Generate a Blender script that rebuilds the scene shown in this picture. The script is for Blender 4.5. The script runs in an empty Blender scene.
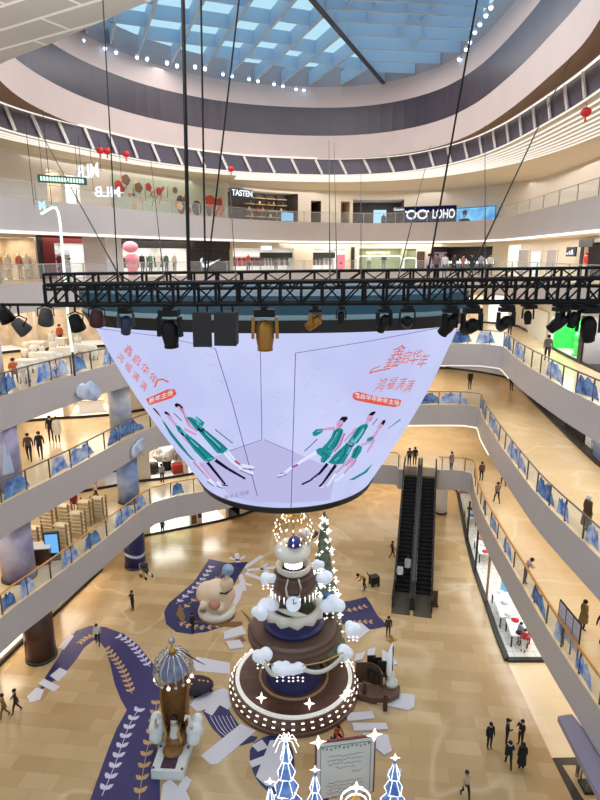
import bpy, bmesh, math, random
from mathutils import Vector, Matrix

scene = bpy.context.scene
COL = scene.collection
random.seed(7)

# ---------------------------------------------------------------- camera
F_PX = 580.0
PITCH = math.radians(14.0)
EYE = 22.0
cam_data = bpy.data.cameras.new('camera')
cam_data.sensor_fit = 'VERTICAL'
cam_data.sensor_height = 24.0
cam_data.lens = F_PX / 800.0 * 24.0
cam_data.clip_end = 400
cam = bpy.data.objects.new('camera', cam_data)
cam.location = (0, 0, EYE)
cam.rotation_euler = (math.pi / 2 - PITCH, 0, 0)
COL.objects.link(cam)
scene.camera = cam

# ---------------------------------------------------------------- world, light, exposure
scene.view_settings.view_transform = 'Standard'
scene.view_settings.look = 'None'
scene.view_settings.gamma = 1.0
scene.view_settings.use_curve_mapping = False
scene.view_settings.exposure = 0.0

def lin(c):
    """0-255 sRGB triple to linear RGBA"""
    out = []
    for v in c[:3]:
        v = v / 255.0
        out.append(v / 12.92 if v <= 0.04045 else ((v + 0.055) / 1.055) ** 2.4)
    return (out[0], out[1], out[2], 1.0)

world = bpy.data.worlds.new('sky')
scene.world = world
world.use_nodes = True
wn, wl = world.node_tree.nodes, world.node_tree.links
wn.clear()
w_out = wn.new('ShaderNodeOutputWorld')
w_bg = wn.new('ShaderNodeBackground')
w_tc = wn.new('ShaderNodeTexCoord')
w_sep = wn.new('ShaderNodeSeparateXYZ')
w_ramp = wn.new('ShaderNodeValToRGB')
w_ramp.color_ramp.elements[0].position = 0.0
w_ramp.color_ramp.elements[0].color = (0.60, 0.59, 0.61, 1)
w_ramp.color_ramp.elements[1].position = 0.45
w_ramp.color_ramp.elements[1].color = (0.60, 0.86, 0.97, 1)
e = w_ramp.color_ramp.elements.new(0.2)
e.color = (0.64, 0.89, 0.98, 1)
wl.new(w_tc.outputs['Generated'], w_sep.inputs[0])
wl.new(w_sep.outputs['Z'], w_ramp.inputs[0])
wl.new(w_ramp.outputs[0], w_bg.inputs[0])
w_bg.inputs[1].default_value = 1.0
wl.new(w_bg.outputs[0], w_out.inputs[0])

def area_light(name, loc, sx, sy, watts, color=(1, 1, 1), rot=(0, 0, 0), spread=180):
    d = bpy.data.lights.new(name, 'AREA')
    d.shape = 'RECTANGLE'
    d.size, d.size_y = sx, sy
    d.energy = watts
    d.color = color
    d.spread = math.radians(spread)
    o = bpy.data.objects.new(name, d)
    o.location = loc
    o.rotation_euler = rot
    COL.objects.link(o)
    return o

WARM = (1.0, 0.88, 0.72)
NEUT = (1.0, 0.95, 0.90)
# daylight falling through the skylight into the atrium
area_light('skylight_daylight', (-1.0, 34, 35.2), 19, 26, 4600, (1.0, 0.96, 0.94))
# added unseen fill lights, one on the drum's far wall, one on the near soffit
area_light('unseen_fill', (-1, 13.0, 30.2), 14, 0.8, 800, (1.0, 0.85, 0.82), (math.radians(98), 0, 0), 130)
area_light('unseen_fill', (-9, 7, 25.6), 14, 3, 1300, NEUT, (math.radians(127), 0, 0), 130)
# rows of ceiling lamps over the galleries (left, back, right of every floor)
for zc, p in ((3.3, 1.0), (8.4, 1.0), (13.5, 1.0)):
    area_light('gallery_lamps', (-17.0, 30, zc), 5, 26, 520 * p, WARM, (0, 0, math.radians(-10)))
    area_light('gallery_lamps', (6.0, 53, zc), 20, 10, 900 * p, WARM)
    area_light('gallery_lamps', (15.3, 29, zc), 3.6, 30, 520 * p, WARM)
area_light('gallery_lamps', (-8, 47.5, 13.5), 7, 5, 300, WARM)
area_light('gallery_lamps', (-19.5, 36, 18.6), 5, 20, 500, WARM)
area_light('gallery_lamps', (6.0, 53, 18.6), 20, 10, 650, WARM)
area_light('gallery_lamps', (16.3, 33, 18.6), 2.6, 30, 420, NEUT)
area_light('gallery_lamps', (-14.5, 48, 23.2), 4, 16, 600, NEUT, (0, 0, math.radians(-40)))
area_light('gallery_lamps', (4.0, 64, 23.2), 22, 3, 700, NEUT)
area_light('gallery_lamps', (19.0, 44, 23.2), 3, 24, 600, NEUT)
area_light('gallery_lamps', (-15.5, 48, 28.4), 5, 18, 480, NEUT, (0, 0, math.radians(-40)))
area_light('gallery_lamps', (4.0, 62, 28.4), 22, 5, 640, NEUT)
area_light('gallery_lamps', (19.0, 44, 28.4), 4, 24, 560, NEUT)

# ---------------------------------------------------------------- photo geometry helpers (used to lay out plans on real floors)
_c, _s = math.cos(PITCH), math.sin(PITCH)

def ray(px, py):
    u = (px - 300.0) / F_PX
    v = -(py - 400.0) / F_PX
    return Vector((u, _c + v * _s, -_s + v * _c))

def PZ(px, py, z):
    """point on the floor at height z"""
    r = ray(px, py)
    t = (z - EYE) / r.z
    return Vector((r.x * t, r.y * t, z))

def PY(px, py, y):
    """point in the vertical plane at distance y"""
    r = ray(px, py)
    t = y / r.y
    return Vector((r.x * t, y, EYE + r.z * t))

# ---------------------------------------------------------------- materials
MATS = {}

def new_mat(name):
    m = bpy.data.materials.new(name)
    m.use_nodes = True
    m.node_tree.nodes.clear()
    return m, m.node_tree.nodes, m.node_tree.links

def mat(name, rgb, rough=0.5, metal=0.0, noise=0.0, nscale=4.0, emit=0.0, spec=0.5, rgb2=None):
    """plain procedural material; a little noise between rgb and rgb2"""
    if name in MATS:
        return MATS[name]
    m, n, l = new_mat(name)
    out = n.new('ShaderNodeOutputMaterial')
    b = n.new('ShaderNodeBsdfPrincipled')
    l.new(b.outputs[0], out.inputs[0])
    base = lin(rgb)
    b.inputs['Base Color'].default_value = base
    b.inputs['Roughness'].default_value = rough
    b.inputs['Metallic'].default_value = metal
    b.inputs['Specular IOR Level'].default_value = spec
    if noise > 0 or rgb2:
        tc = n.new('ShaderNodeTexCoord')
        nz = n.new('ShaderNodeTexNoise')
        nz.inputs['Scale'].default_value = nscale
        nz.inputs['Detail'].default_value = 5
        rp = n.new('ShaderNodeValToRGB')
        other = lin(rgb2) if rgb2 else tuple(base[i] * (1 - noise) for i in range(3)) + (1,)
        rp.color_ramp.elements[0].position = 0.35
        rp.color_ramp.elements[1].position = 0.65
        rp.color_ramp.elements[0].color = other
        rp.color_ramp.elements[1].color = base
        l.new(tc.outputs['Object'], nz.inputs['Vector'])
        l.new(nz.outputs['Fac'], rp.inputs[0])
        l.new(rp.outputs[0], b.inputs['Base Color'])
        if emit:
            l.new(rp.outputs[0], b.inputs['Emission Color'])
    elif emit:
        b.inputs['Emission Color'].default_value = base
    if emit:
        b.inputs['Emission Strength'].default_value = emit
    MATS[name] = m
    return m

def emat(name, rgb, strength=1.0):
    if name in MATS:
        return MATS[name]
    m, n, l = new_mat(name)
    out = n.new('ShaderNodeOutputMaterial')
    em = n.new('ShaderNodeEmission')
    em.inputs[0].default_value = lin(rgb)
    em.inputs[1].default_value = strength
    l.new(em.outputs[0], out.inputs[0])
    MATS[name] = m
    return m

def glass_mat(name, tint=(1, 1, 1), gloss=0.06, haze=0.0, hazecol=(0.8, 0.85, 0.95)):
    if name in MATS:
        return MATS[name]
    m, n, l = new_mat(name)
    out = n.new('ShaderNodeOutputMaterial')
    tr = n.new('ShaderNodeBsdfTransparent')
    tr.inputs[0].default_value = tuple(tint) + (1,)
    gl = n.new('ShaderNodeBsdfGlossy')
    gl.inputs['Roughness'].default_value = 0.05
    mx = n.new('ShaderNodeMixShader')
    mx.inputs[0].default_value = gloss
    l.new(tr.outputs[0], mx.inputs[1])
    l.new(gl.outputs[0], mx.inputs[2])
    last = mx
    if haze > 0:
        df = n.new('ShaderNodeBsdfDiffuse')
        df.inputs[0].default_value = tuple(hazecol) + (1,)
        m2 = n.new('ShaderNodeMixShader')
        m2.inputs[0].default_value = haze
        l.new(mx.outputs[0], m2.inputs[1])
        l.new(df.outputs[0], m2.inputs[2])
        last = m2
    l.new(last.outputs[0], out.inputs[0])
    MATS[name] = m
    return m

def tile_mat(name, c1, c2, mortar, scale, bw=0.9, rh=0.9, rough=0.2, rot=0.0, msize=0.012, vein=0.0, offset=0.5):
    """polished stone tiles: brick pattern, cloudy stone and pale veins"""
    if name in MATS:
        return MATS[name]
    m, n, l = new_mat(name)
    out = n.new('ShaderNodeOutputMaterial')
    b = n.new('ShaderNodeBsdfPrincipled')
    l.new(b.outputs[0], out.inputs[0])
    b.inputs['Roughness'].default_value = rough
    tc = n.new('ShaderNodeTexCoord')
    mp = n.new('ShaderNodeMapping')
    mp.inputs['Rotation'].default_value = (0, 0, rot)
    l.new(tc.outputs['Object'], mp.inputs[0])
    br = n.new('ShaderNodeTexBrick')
    br.inputs['Scale'].default_value = scale
    br.inputs['Brick Width'].default_value = bw
    br.inputs['Row Height'].default_value = rh
    br.inputs['Mortar Size'].default_value = msize
    br.inputs['Bias'].default_value = 0.0
    br.offset = offset
    br.inputs['Color1'].default_value = lin(c1)
    br.inputs['Color2'].default_value = lin(c2)
    br.inputs['Mortar'].default_value = lin(mortar)
    l.new(mp.outputs[0], br.inputs['Vector'])
    nz = n.new('ShaderNodeTexNoise')
    nz.inputs['Scale'].default_value = 0.35
    nz.inputs['Detail'].default_value = 6
    l.new(mp.outputs[0], nz.inputs['Vector'])
    mx = n.new('ShaderNodeMix')
    mx.data_type = 'RGBA'
    mx.blend_type = 'MULTIPLY'
    mx.inputs[0].default_value = 0.35
    rp = n.new('ShaderNodeValToRGB')
    rp.color_ramp.elements[0].position = 0.3
    rp.color_ramp.elements[0].color = (0.62, 0.60, 0.56, 1)
    rp.color_ramp.elements[1].position = 0.7
    rp.color_ramp.elements[1].color = (1, 1, 1, 1)
    l.new(nz.outputs['Fac'], rp.inputs[0])
    l.new(br.outputs['Color'], mx.inputs[6])
    l.new(rp.outputs[0], mx.inputs[7])
    src = mx.outputs[2]
    if vein > 0:
        wv = n.new('ShaderNodeTexNoise')
        wv.inputs['Scale'].default_value = 0.07
        wv.inputs['Detail'].default_value = 3
        wv.inputs['Distortion'].default_value = 0.6
        l.new(mp.outputs[0], wv.inputs['Vector'])
        r2 = n.new('ShaderNodeValToRGB')
        r2.color_ramp.elements[0].position = 0.49
        r2.color_ramp.elements[0].color = (0, 0, 0, 1)
        r2.color_ramp.elements[1].position = 0.5
        r2.color_ramp.elements[1].color = (vein, vein, vein, 1)
        x = r2.color_ramp.elements.new(0.51)
        x.color = (0, 0, 0, 1)
        l.new(wv.outputs['Fac'], r2.inputs[0])
        m3 = n.new('ShaderNodeMix')
        m3.data_type = 'RGBA'
        m3.inputs[7].default_value = lin((246, 232, 205))
        l.new(r2.outputs[0], m3.inputs[0])
        l.new(src, m3.inputs[6])
        src = m3.outputs[2]
    l.new(src, b.inputs['Base Color'])
    MATS[name] = m
    return m

# ---------------------------------------------------------------- mesh builder
class MB:
    def __init__(self):
        self.v, self.f, self.m = [], [], []

    def add(self, verts, faces, mi=0):
        o = len(self.v)
        self.v.extend([Vector(p) for p in verts])
        for f in faces:
            self.f.append([i + o for i in f])
            self.m.append(mi)
        return self

    def box(self, lo, hi, mi=0, rz=0.0, piv=None):
        x0, y0, z0 = lo
        x1, y1, z1 = hi
        vs = [Vector(p) for p in ((x0, y0, z0), (x1, y0, z0), (x1, y1, z0), (x0, y1, z0), (x0, y0, z1), (x1, y0, z1), (x1, y1, z1), (x0, y1, z1))]
        if rz:
            c = Vector(piv) if piv else Vector(((x0 + x1) / 2, (y0 + y1) / 2, 0))
            R = Matrix.Rotation(rz, 3, 'Z')
            vs = [R @ (p - c) + c for p in vs]
        return self.add(vs, [(0, 3, 2, 1), (4, 5, 6, 7), (0, 1, 5, 4), (1, 2, 6, 5), (2, 3, 7, 6), (3, 0, 4, 7)], mi)

    def bar(self, p, q, w, h=None, mi=0, up=(0, 0, 1)):
        """rectangular bar from p to q, w wide sideways and h along up"""
        p, q = Vector(p), Vector(q)
        h = h or w
        d = (q - p).normalized()
        up = Vector(up)
        if abs(d.dot(up)) > 0.98:
            up = Vector((1, 0, 0))
        s = d.cross(up).normalized() * w / 2
        t = s.cross(d).normalized() * h / 2
        vs = [p - s - t, p + s - t, p + s + t, p - s + t, q - s - t, q + s - t, q + s + t, q - s + t]
        return self.add(vs, [(0, 3, 2, 1), (4, 5, 6, 7), (0, 1, 5, 4), (1, 2, 6, 5), (2, 3, 7, 6), (3, 0, 4, 7)], mi)

    def tube(self, pts, r, n=6, mi=0, closed=False, caps=True):
        pts = [Vector(p) for p in pts]
        k = len(pts)
        rings = []
        ref = Vector((0, 0, 1))
        for i, p in enumerate(pts):
            if closed:
                d = pts[(i + 1) % k] - pts[i - 1]
            else:
                d = pts[min(i + 1, k - 1)] - pts[max(i - 1, 0)]
            d.normalize()
            rf = ref if abs(d.dot(ref)) < 0.95 else Vector((1, 0, 0))
            s = d.cross(rf).normalized()
            t = s.cross(d).normalized()
            rr = r[i] if isinstance(r, (list, tuple)) else r
            rings.append([p + (s * math.cos(a) + t * math.sin(a)) * rr for a in [2 * math.pi * j / n for j in range(n)]])
        vs = [v for g in rings for v in g]
        fs = []
        for i in range(k if closed else k - 1):
            a, b = i * n, ((i + 1) % k) * n
            for j in range(n):
                fs.append((a + j, a + (j + 1) % n, b + (j + 1) % n, b + j))
        if caps and not closed:
            fs.append(tuple(range(n))[::-1])
            fs.append(tuple(range((k - 1) * n, k * n)))
        return self.add(vs, fs, mi)

    def lathe(self, prof, n=24, c=(0, 0, 0), mi=0, a0=0.0, a1=None, cap=True):
        """prof: (r, z) list turned about the vertical through c"""
        full = a1 is None
        a1 = 2 * math.pi if full else a1
        cx, cy, cz = c
        m = n if full else n + 1
        vs, fs = [], []
        for r, z in prof:
            for j in range(m):
                a = a0 + (a1 - a0) * j / n
                vs.append((cx + r * math.cos(a), cy + r * math.sin(a), cz + z))
        for i in range(len(prof) - 1):
            for j in range(n):
                j2 = (j + 1) % m
                fs.append((i * m + j, i * m + j2, (i + 1) * m + j2, (i + 1) * m + j))
        if cap and full:
            if prof[0][0] > 1e-4:
                fs.append(tuple(range(m))[::-1])
            if prof[-1][0] > 1e-4:
                k = (len(prof) - 1) * m
                fs.append(tuple(range(k, k + m)))
        return self.add(vs, fs, mi)

    def prism(self, poly, z0, z1, mi=0, top=None):
        """vertical prism over a plan polygon"""
        n = len(poly)
        vs = [(p[0], p[1], z0) for p in poly] + [(p[0], p[1], z1) for p in poly]
        self.add(vs, [tuple(range(n))[::-1]] + [(i, (i + 1) % n, n + (i + 1) % n, n + i) for i in range(n)], mi)
        o = len(self.v) - n
        self.f.append([o + i for i in range(n)])
        self.m.append(mi if top is None else top)
        return self

    def sphere(self, c, r, nu=10, nv=7, mi=0, sc=(1, 1, 1)):
        c = Vector(c)
        vs = [c + Vector((0, 0, -r * sc[2]))]
        for i in range(1, nv):
            t = -math.pi / 2 + math.pi * i / nv
            for j in range(nu):
                a = 2 * math.pi * j / nu
                vs.append(c + Vector((r * sc[0] * math.cos(t) * math.cos(a), r * sc[1] * math.cos(t) * math.sin(a), r * sc[2] * math.sin(t))))
        vs.append(c + Vector((0, 0, r * sc[2])))
        fs = [(0, 1 + (j + 1) % nu, 1 + j) for j in range(nu)]
        for i in range(nv - 2):
            for j in range(nu):
                a, b = 1 + i * nu, 1 + (i + 1) * nu
                fs.append((a + j, a + (j + 1) % nu, b + (j + 1) % nu, b + j))
        k = 1 + (nv - 2) * nu
        fs += [(k + j, k + (j + 1) % nu, len(vs) - 1) for j in range(nu)]
        return self.add(vs, fs, mi)

    def cloud(self, c, balls, nu=22, nv=14, mi=0):
        """one continuous puffy blob: the outline of several balls seen from their middle"""
        c = Vector(c)
        def rad(d):
            best = 0.02
            for (b, r) in balls:
                b = Vector(b)
                k = d.dot(b)
                disc = k * k - b.dot(b) + r * r
                if disc > 0:
                    best = max(best, k + math.sqrt(disc))
            return best
        vs = []
        for i in range(nv + 1):
            t = -math.pi / 2 + math.pi * i / nv
            for j in range(nu):
                a = 2 * math.pi * j / nu
                d = Vector((math.cos(t) * math.cos(a), math.cos(t) * math.sin(a), math.sin(t)))
                vs.append(c + d * rad(d))
        fs = []
        for i in range(nv):
            for j in range(nu):
                a, b = i * nu, (i + 1) * nu
                fs.append((a + j, a + (j + 1) % nu, b + (j + 1) % nu, b + j))
        return self.add(vs, fs, mi)

    def build(self, name, mats, parent=None, smooth=False, origin=None):
        me = bpy.data.meshes.new(name)
        o = Vector(origin) if origin is not None else Vector((0, 0, 0))
        me.from_pydata([tuple(p - o) for p in self.v], [], self.f)
        if not isinstance(mats, (list, tuple)):
            mats = [mats]
        for x in mats:
            me.materials.append(x)
        if len(mats) > 1:
            me.polygons.foreach_set('material_index', self.m)
        if smooth:
            me.polygons.foreach_set('use_smooth', [True] * len(me.polygons))
        me.update()
        ob = bpy.data.objects.new(name, me)
        COL.objects.link(ob)
        if parent is not None:
            ob.parent = parent
        elif origin is not None:
            ob.location = o
        return ob

def thing(name, label, cat, loc=(0, 0, 0), rotz=0.0, group=None):
    o = bpy.data.objects.new(name, None)
    o.empty_display_size = 0.2
    o.location = loc
    o.rotation_euler = (0, 0, rotz)
    o['label'] = label
    o['category'] = cat
    if group:
        o['group'] = group
    COL.objects.link(o)
    return o

def tag(o, label, cat, group=None):
    o['label'] = label
    o['category'] = cat
    if group:
        o['group'] = group
    return o

def struct(o):
    o['kind'] = 'structure'
    return o

def copy_tree(o, parent=None):
    c = o.copy()
    COL.objects.link(c)
    if parent is not None:
        c.parent = parent
    for ch in list(o.children):
        copy_tree(ch, c)
    return c

def smooth_line(pts, step=1.0, closed=False):
    """Catmull-Rom through plan points"""
    P = [Vector((p[0], p[1])) for p in pts]
    n = len(P)
    out = []
    for i in range(n if closed else n - 1):
        p0 = P[i - 1] if (closed or i > 0) else P[0]
        p1, p2 = P[i], P[(i + 1) % n]
        p3 = P[(i + 2) % n] if (closed or i + 2 < n) else P[-1]
        k = max(1, int((p2 - p1).length / step))
        for j in range(k):
            t = j / k
            out.append(0.5 * ((2 * p1) + (p2 - p0) * t + (2 * p0 - 5 * p1 + 4 * p2 - p3) * t * t + (3 * p1 - p0 - 3 * p2 + p3) * t ** 3))
    if not closed:
        out.append(P[-1].copy())
    return out

def offset_line(line, d, closed=False):
    """shift a plan polyline to its left by d"""
    out = []
    n = len(line)
    for i in range(n):
        a = line[i - 1] if (closed or i > 0) else line[i]
        b = line[(i + 1) % n] if (closed or i < n - 1) else line[i]
        t = (b - a)
        if t.length < 1e-6:
            t = Vector((0, 1))
        t.normalize()
        out.append(line[i] + Vector((-t.y, t.x)) * d)
    return out

def arclen(line):
    s = [0.0]
    for a, b in zip(line, line[1:]):
        s.append(s[-1] + (b - a).length)
    return s

def at_s(line, S, s):
    s = max(0.0, min(S[-1] - 1e-6, s))
    for i in range(len(line) - 1):
        if S[i + 1] >= s:
            t = (s - S[i]) / max(1e-9, S[i + 1] - S[i])
            d = (line[i + 1] - line[i]).normalized()
            return line[i].lerp(line[i + 1], t), d
    return line[-1].copy(), (line[-1] - line[-2]).normalized()

def line_hit(px, py, line, S):
    """arclength where the upright plane through a pixel column meets a plan line, and the height there"""
    r = ray(px, py)
    best = None
    for i in range(len(line) - 1):
        a, b = line[i], line[i + 1]
        ca = a.x * r.y - a.y * r.x
        cb = b.x * r.y - b.y * r.x
        if (ca <= 0 < cb) or (cb <= 0 < ca):
            t = ca / (ca - cb)
            p = a.lerp(b, t)
            if best is None or p.length < best[2]:
                best = (S[i] + t * (S[i + 1] - S[i]), EYE + r.z * p.y / r.y, p.length)
    if best is None:  # outside the line: take its end nearer to the pixel column
        i = min((0, len(line) - 1), key=lambda k: abs(line[k].x / max(1.0, line[k].y) - r.x / r.y))
        p = line[i]
        return S[i], EYE + r.z * p.y / r.y
    return best[0], best[1]

def text_obj(body, size, matx, loc, right, up, parent=None, name='lettering', extrude=0.03, mirror=False, bold=0.0, xs=1.0, bbox=None):
    """raised lettering; loc is the middle of the word"""
    cu = bpy.data.curves.new(name, 'FONT')
    cu.body = body
    cu.size = size
    cu.align_x = 'CENTER'
    cu.align_y = 'CENTER'
    cu.extrude = extrude
    cu.offset = bold
    tmp = bpy.data.objects.new(name, cu)
    COL.objects.link(tmp)
    bpy.context.view_layer.update()
    dg = bpy.context.evaluated_depsgraph_get()
    me = bpy.data.meshes.new_from_object(tmp.evaluated_get(dg))
    bpy.data.objects.remove(tmp)
    bpy.data.curves.remove(cu)
    me.name = name
    right, up = Vector(right).normalized(), Vector(up).normalized()
    nrm = right.cross(up)
    k = -1.0 if mirror else 1.0
    off = Vector(parent.location) if parent is not None else Vector((0, 0, 0))
    for v in me.vertices:
        v.co = Vector(loc) - off + right * (v.co.x * k * xs) + up * v.co.y + nrm * v.co.z
    me.materials.clear()
    me.materials.append(matx)
    ob = bpy.data.objects.new(name, me)
    COL.objects.link(ob)
    if parent is not None:
        ob.parent = parent
    return ob
# ================================================================ SETTING
Z2, Z3, Z4, Z5, Z6, ZC = 5.1, 10.2, 15.3, 20.4, 25.2, 28.65
SL = 1.7

m_fascia = mat('fascia_panel', (190, 184, 186), rough=0.45, noise=0.04, nscale=0.4)
m_fascia_soffit = mat('soffit_white', (225, 215, 200), rough=0.7)
m_floor_g = tile_mat('ground_stone', (204, 176, 134), (184, 154, 110), (180, 150, 108), 1.0, 1.6, 0.8, rough=0.2, rot=0.12, msize=0.008, vein=0.22)
m_floor_u = tile_mat('gallery_stone', (226, 204, 166), (220, 196, 156), (200, 174, 134), 1.0, 1.2, 1.2, rough=0.2, msize=0.008, vein=0.3)
m_wall = mat('cream_wall', (220, 210, 194), rough=0.6, noise=0.05, nscale=0.6)
m_black = mat('black', (22, 21, 23), rough=0.5)
m_dark = mat('dark_grey', (52, 50, 52), rough=0.5)
m_white = mat('white_paint', (232, 232, 234), rough=0.5)
m_lamp_w = emat('lamp_white', (255, 246, 232), 3.0)
m_lamp_c = emat('lamp_cool', (235, 244, 255), 3.0)

# ground floor
g = MB()
g.add([(-60, -5, 0), (60, -5, 0), (60, 90, 0), (-60, 90, 0)], [(0, 1, 2, 3)])
struct(g.build('floor', m_floor_g))

EDGE = {}
EDGE[4] = smooth_line([(-15.6, 6), (-15.4, 16), (-14.95, 24), (-14.65, 27.5), (-13.3, 32.6), (-11.5, 37.2), (-10.4, 39.6), (-8.6, 40.9), (-3, 43.0), (3, 44.6), (9, 45.0), (14.2, 44.9), (15.3, 43.9), (15.0, 41.5), (14.3, 37), (13.85, 31), (13.75, 27), (13.9, 21), (14.2, 12), (14.4, 6)], 1.2)
EDGE[3] = smooth_line([(-15.6, 6), (-15.3, 16), (-14.9, 24), (-14.6, 26.3), (-13.0, 31.3), (-12.3, 34), (-11.2, 38), (-10.2, 39.9), (-8.6, 40.9), (-3, 43.2), (3, 45.0), (9, 45.6), (13.4, 45.6), (14.3, 45.0), (13.7, 42), (12.9, 36), (12.3, 30.5), (12.0, 26.4), (12.05, 21), (12.1, 14), (12.2, 6)], 1.2)
EDGE[2] = smooth_line([(-15.4, 6), (-15.0, 16), (-14.5, 23.8), (-13.6, 27), (-12.1, 32), (-10.9, 36.6), (-10.3, 38.0), (-9.0, 39.0), (-7.3, 39.8), (-3, 42.0), (2, 45), (5, 45.7), (8.0, 45.3)], 1.2) + smooth_line([(8.05, 44.4), (11.2, 44.4)], 1.0) + smooth_line([(11.3, 44.3), (13.0, 44.2), (13.7, 43.6), (12.9, 40), (12.3, 36), (11.95, 31.5), (11.7, 27), (11.5, 23), (11.5, 17), (11.5, 12), (11.5, 6)], 1.2)
EDGE[6] = smooth_line([(-19.5, 18), (-18.6, 27), (-16.6, 34), (-13.4, 41.0), (-11.0, 46.0), (-6.2, 53.5), (0, 59.4), (8, 61.6), (15.6, 58.4), (17.5, 53), (17.5, 48), (16.8, 39), (16.1, 31), (15.6, 24), (15.4, 16)], 1.2)
EDGE[5] = [p.copy() for p in EDGE[6]]

def slab(level, z, soffit_mat, fdepth=SL):
    e = EDGE[level]
    outer = [Vector((45, e[-1].y)), Vector((45, 85)), Vector((-45, 85)), Vector((-45, e[0].y))]
    poly = e + outer
    b = MB()
    n = len(poly)
    b.add([(p.x, p.y, z) for p in poly], [tuple(range(n))[::-1]], 0)
    b.add([(p.x, p.y, z - fdepth) for p in poly], [tuple(range(n))], 2)
    for i in range(len(e) - 1):
        a, c = e[i], e[i + 1]
        b.add([(a.x, a.y, z - fdepth), (c.x, c.y, z - fdepth), (c.x, c.y, z), (a.x, a.y, z)], [(0, 1, 2, 3)], 1)
    return struct(b.build('floor', [m_floor_u, m_fascia, soffit_mat]))

slab(2, Z2, m_fascia_soffit)
slab(3, Z3, m_fascia_soffit)
slab(4, Z4, m_fascia_soffit)
slab(5, Z5, m_fascia_soffit)
slab(6, Z6, m_fascia_soffit, 1.85)

# bright cove line along the foot of the sixth floor front
def run_tube(name, line, z, r, m, off=0.0, i0=0, i1=None):
    ln = offset_line(line, off)[i0:i1]
    b = MB()
    b.tube([(p.x, p.y, z) for p in ln], r, 6)
    return b.build(name, m)
struct(run_tube('trim', EDGE[6], Z6 - 1.9, 0.09, emat('cove_white', (255, 248, 236), 1.6), -0.02))
nE3 = len(EDGE[3])
struct(run_tube('trim', EDGE[3], Z3 - SL - 0.04, 0.06, emat('cove_warm', (255, 244, 220), 1.3), -0.02, nE3 // 3, nE3 * 2 // 3 + 1))
struct(run_tube('trim', EDGE[4], Z4 - SL - 0.04, 0.05, emat('cove_white2', (250, 246, 240), 1.0), -0.02, nE3 // 3, nE3 * 2 // 3))

# ---------------------------------------------------------------- shop walls with openings
WALL = {}
WALL[4] = smooth_line([(-27, 20), (-23.5, 32), (-20.6, 40.6), (-14.4, 43.6), (-10, 47), (-4, 54), (0, 58.5), (8, 61.5), (16, 61.0), (20.6, 57.5), (20.8, 54), (19.9, 48), (18.6, 42), (17.9, 36), (17.6, 31), (17.5, 24), (17.5, 12)], 1.5)
WALL[3] = smooth_line([(-27, 20), (-23.5, 34), (-20.6, 40.6), (-17.8, 41.5), (-14.4, 42.4), (-10, 46), (-4, 53.5), (0, 58.5), (8, 61.5), (16, 61.0), (20.4, 56.5), (20.4, 53), (19.4, 47), (18.1, 38), (17.5, 33.5), (17.2, 30), (17.2, 22), (17.2, 12)], 1.5)
WALL[2] = smooth_line([(-23, 20), (-20, 33), (-16.5, 39.5), (-14.6, 40.5), (-12.5, 41.7), (-8.7, 43.2), (-4, 48), (0, 55), (8, 60), (16, 60), (20, 55), (18.5, 42), (17.5, 30), (17, 20), (17, 12)], 1.5)
WALL[1] = smooth_line([(-17.2, 18), (-16.6, 27.6), (-15.65, 31.5), (-14.3, 37.6)], 1.5) + smooth_line([(-14.25, 42.0), (-12.6, 42.7), (-9.9, 44.0), (-5.2, 46.5), (0, 51.5), (8, 56.5), (14, 56), (15.1, 51.2)], 1.5)
WALL[6] = smooth_line([(-24, 20), (-22.4, 30), (-19.6, 38), (-16, 45.5), (-13.3, 49.6), (-8.6, 56), (-1.5, 63.0), (8, 65.6), (17.0, 62.4), (21.2, 55), (21.2, 48), (20.4, 39), (19.6, 31), (19, 22)], 1.5)
WALL[5] = [p.copy() for p in WALL[6]]
WS = {k: arclen(v) for k, v in WALL.items()}

def wall_span(level, px0, px1, py):
    a = line_hit(px0, py, WALL[level], WS[level])[0]
    b = line_hit(px1, py, WALL[level], WS[level])[0]
    return (min(a, b), max(a, b))

def wall_pt(level, s, z, out=0.0):
    """point on a shop wall, out metres in front of it; plus right and normal directions seen from the atrium"""
    p, d = at_s(WALL[level], WS[level], s)
    nrm = Vector((d.y, -d.x))
    q = p + nrm * out
    return Vector((q.x, q.y, z)), Vector((d.x, d.y, 0)), Vector((nrm.x, nrm.y, 0))

def sub_line(level, s0, s1):
    L, S = WALL[level], WS[level]
    out = [at_s(L, S, s0)[0]]
    for p, s in zip(L, S):
        if s0 + 0.05 < s < s1 - 0.05:
            out.append(p)
    out.append(at_s(L, S, s1)[0])
    return out

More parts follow.
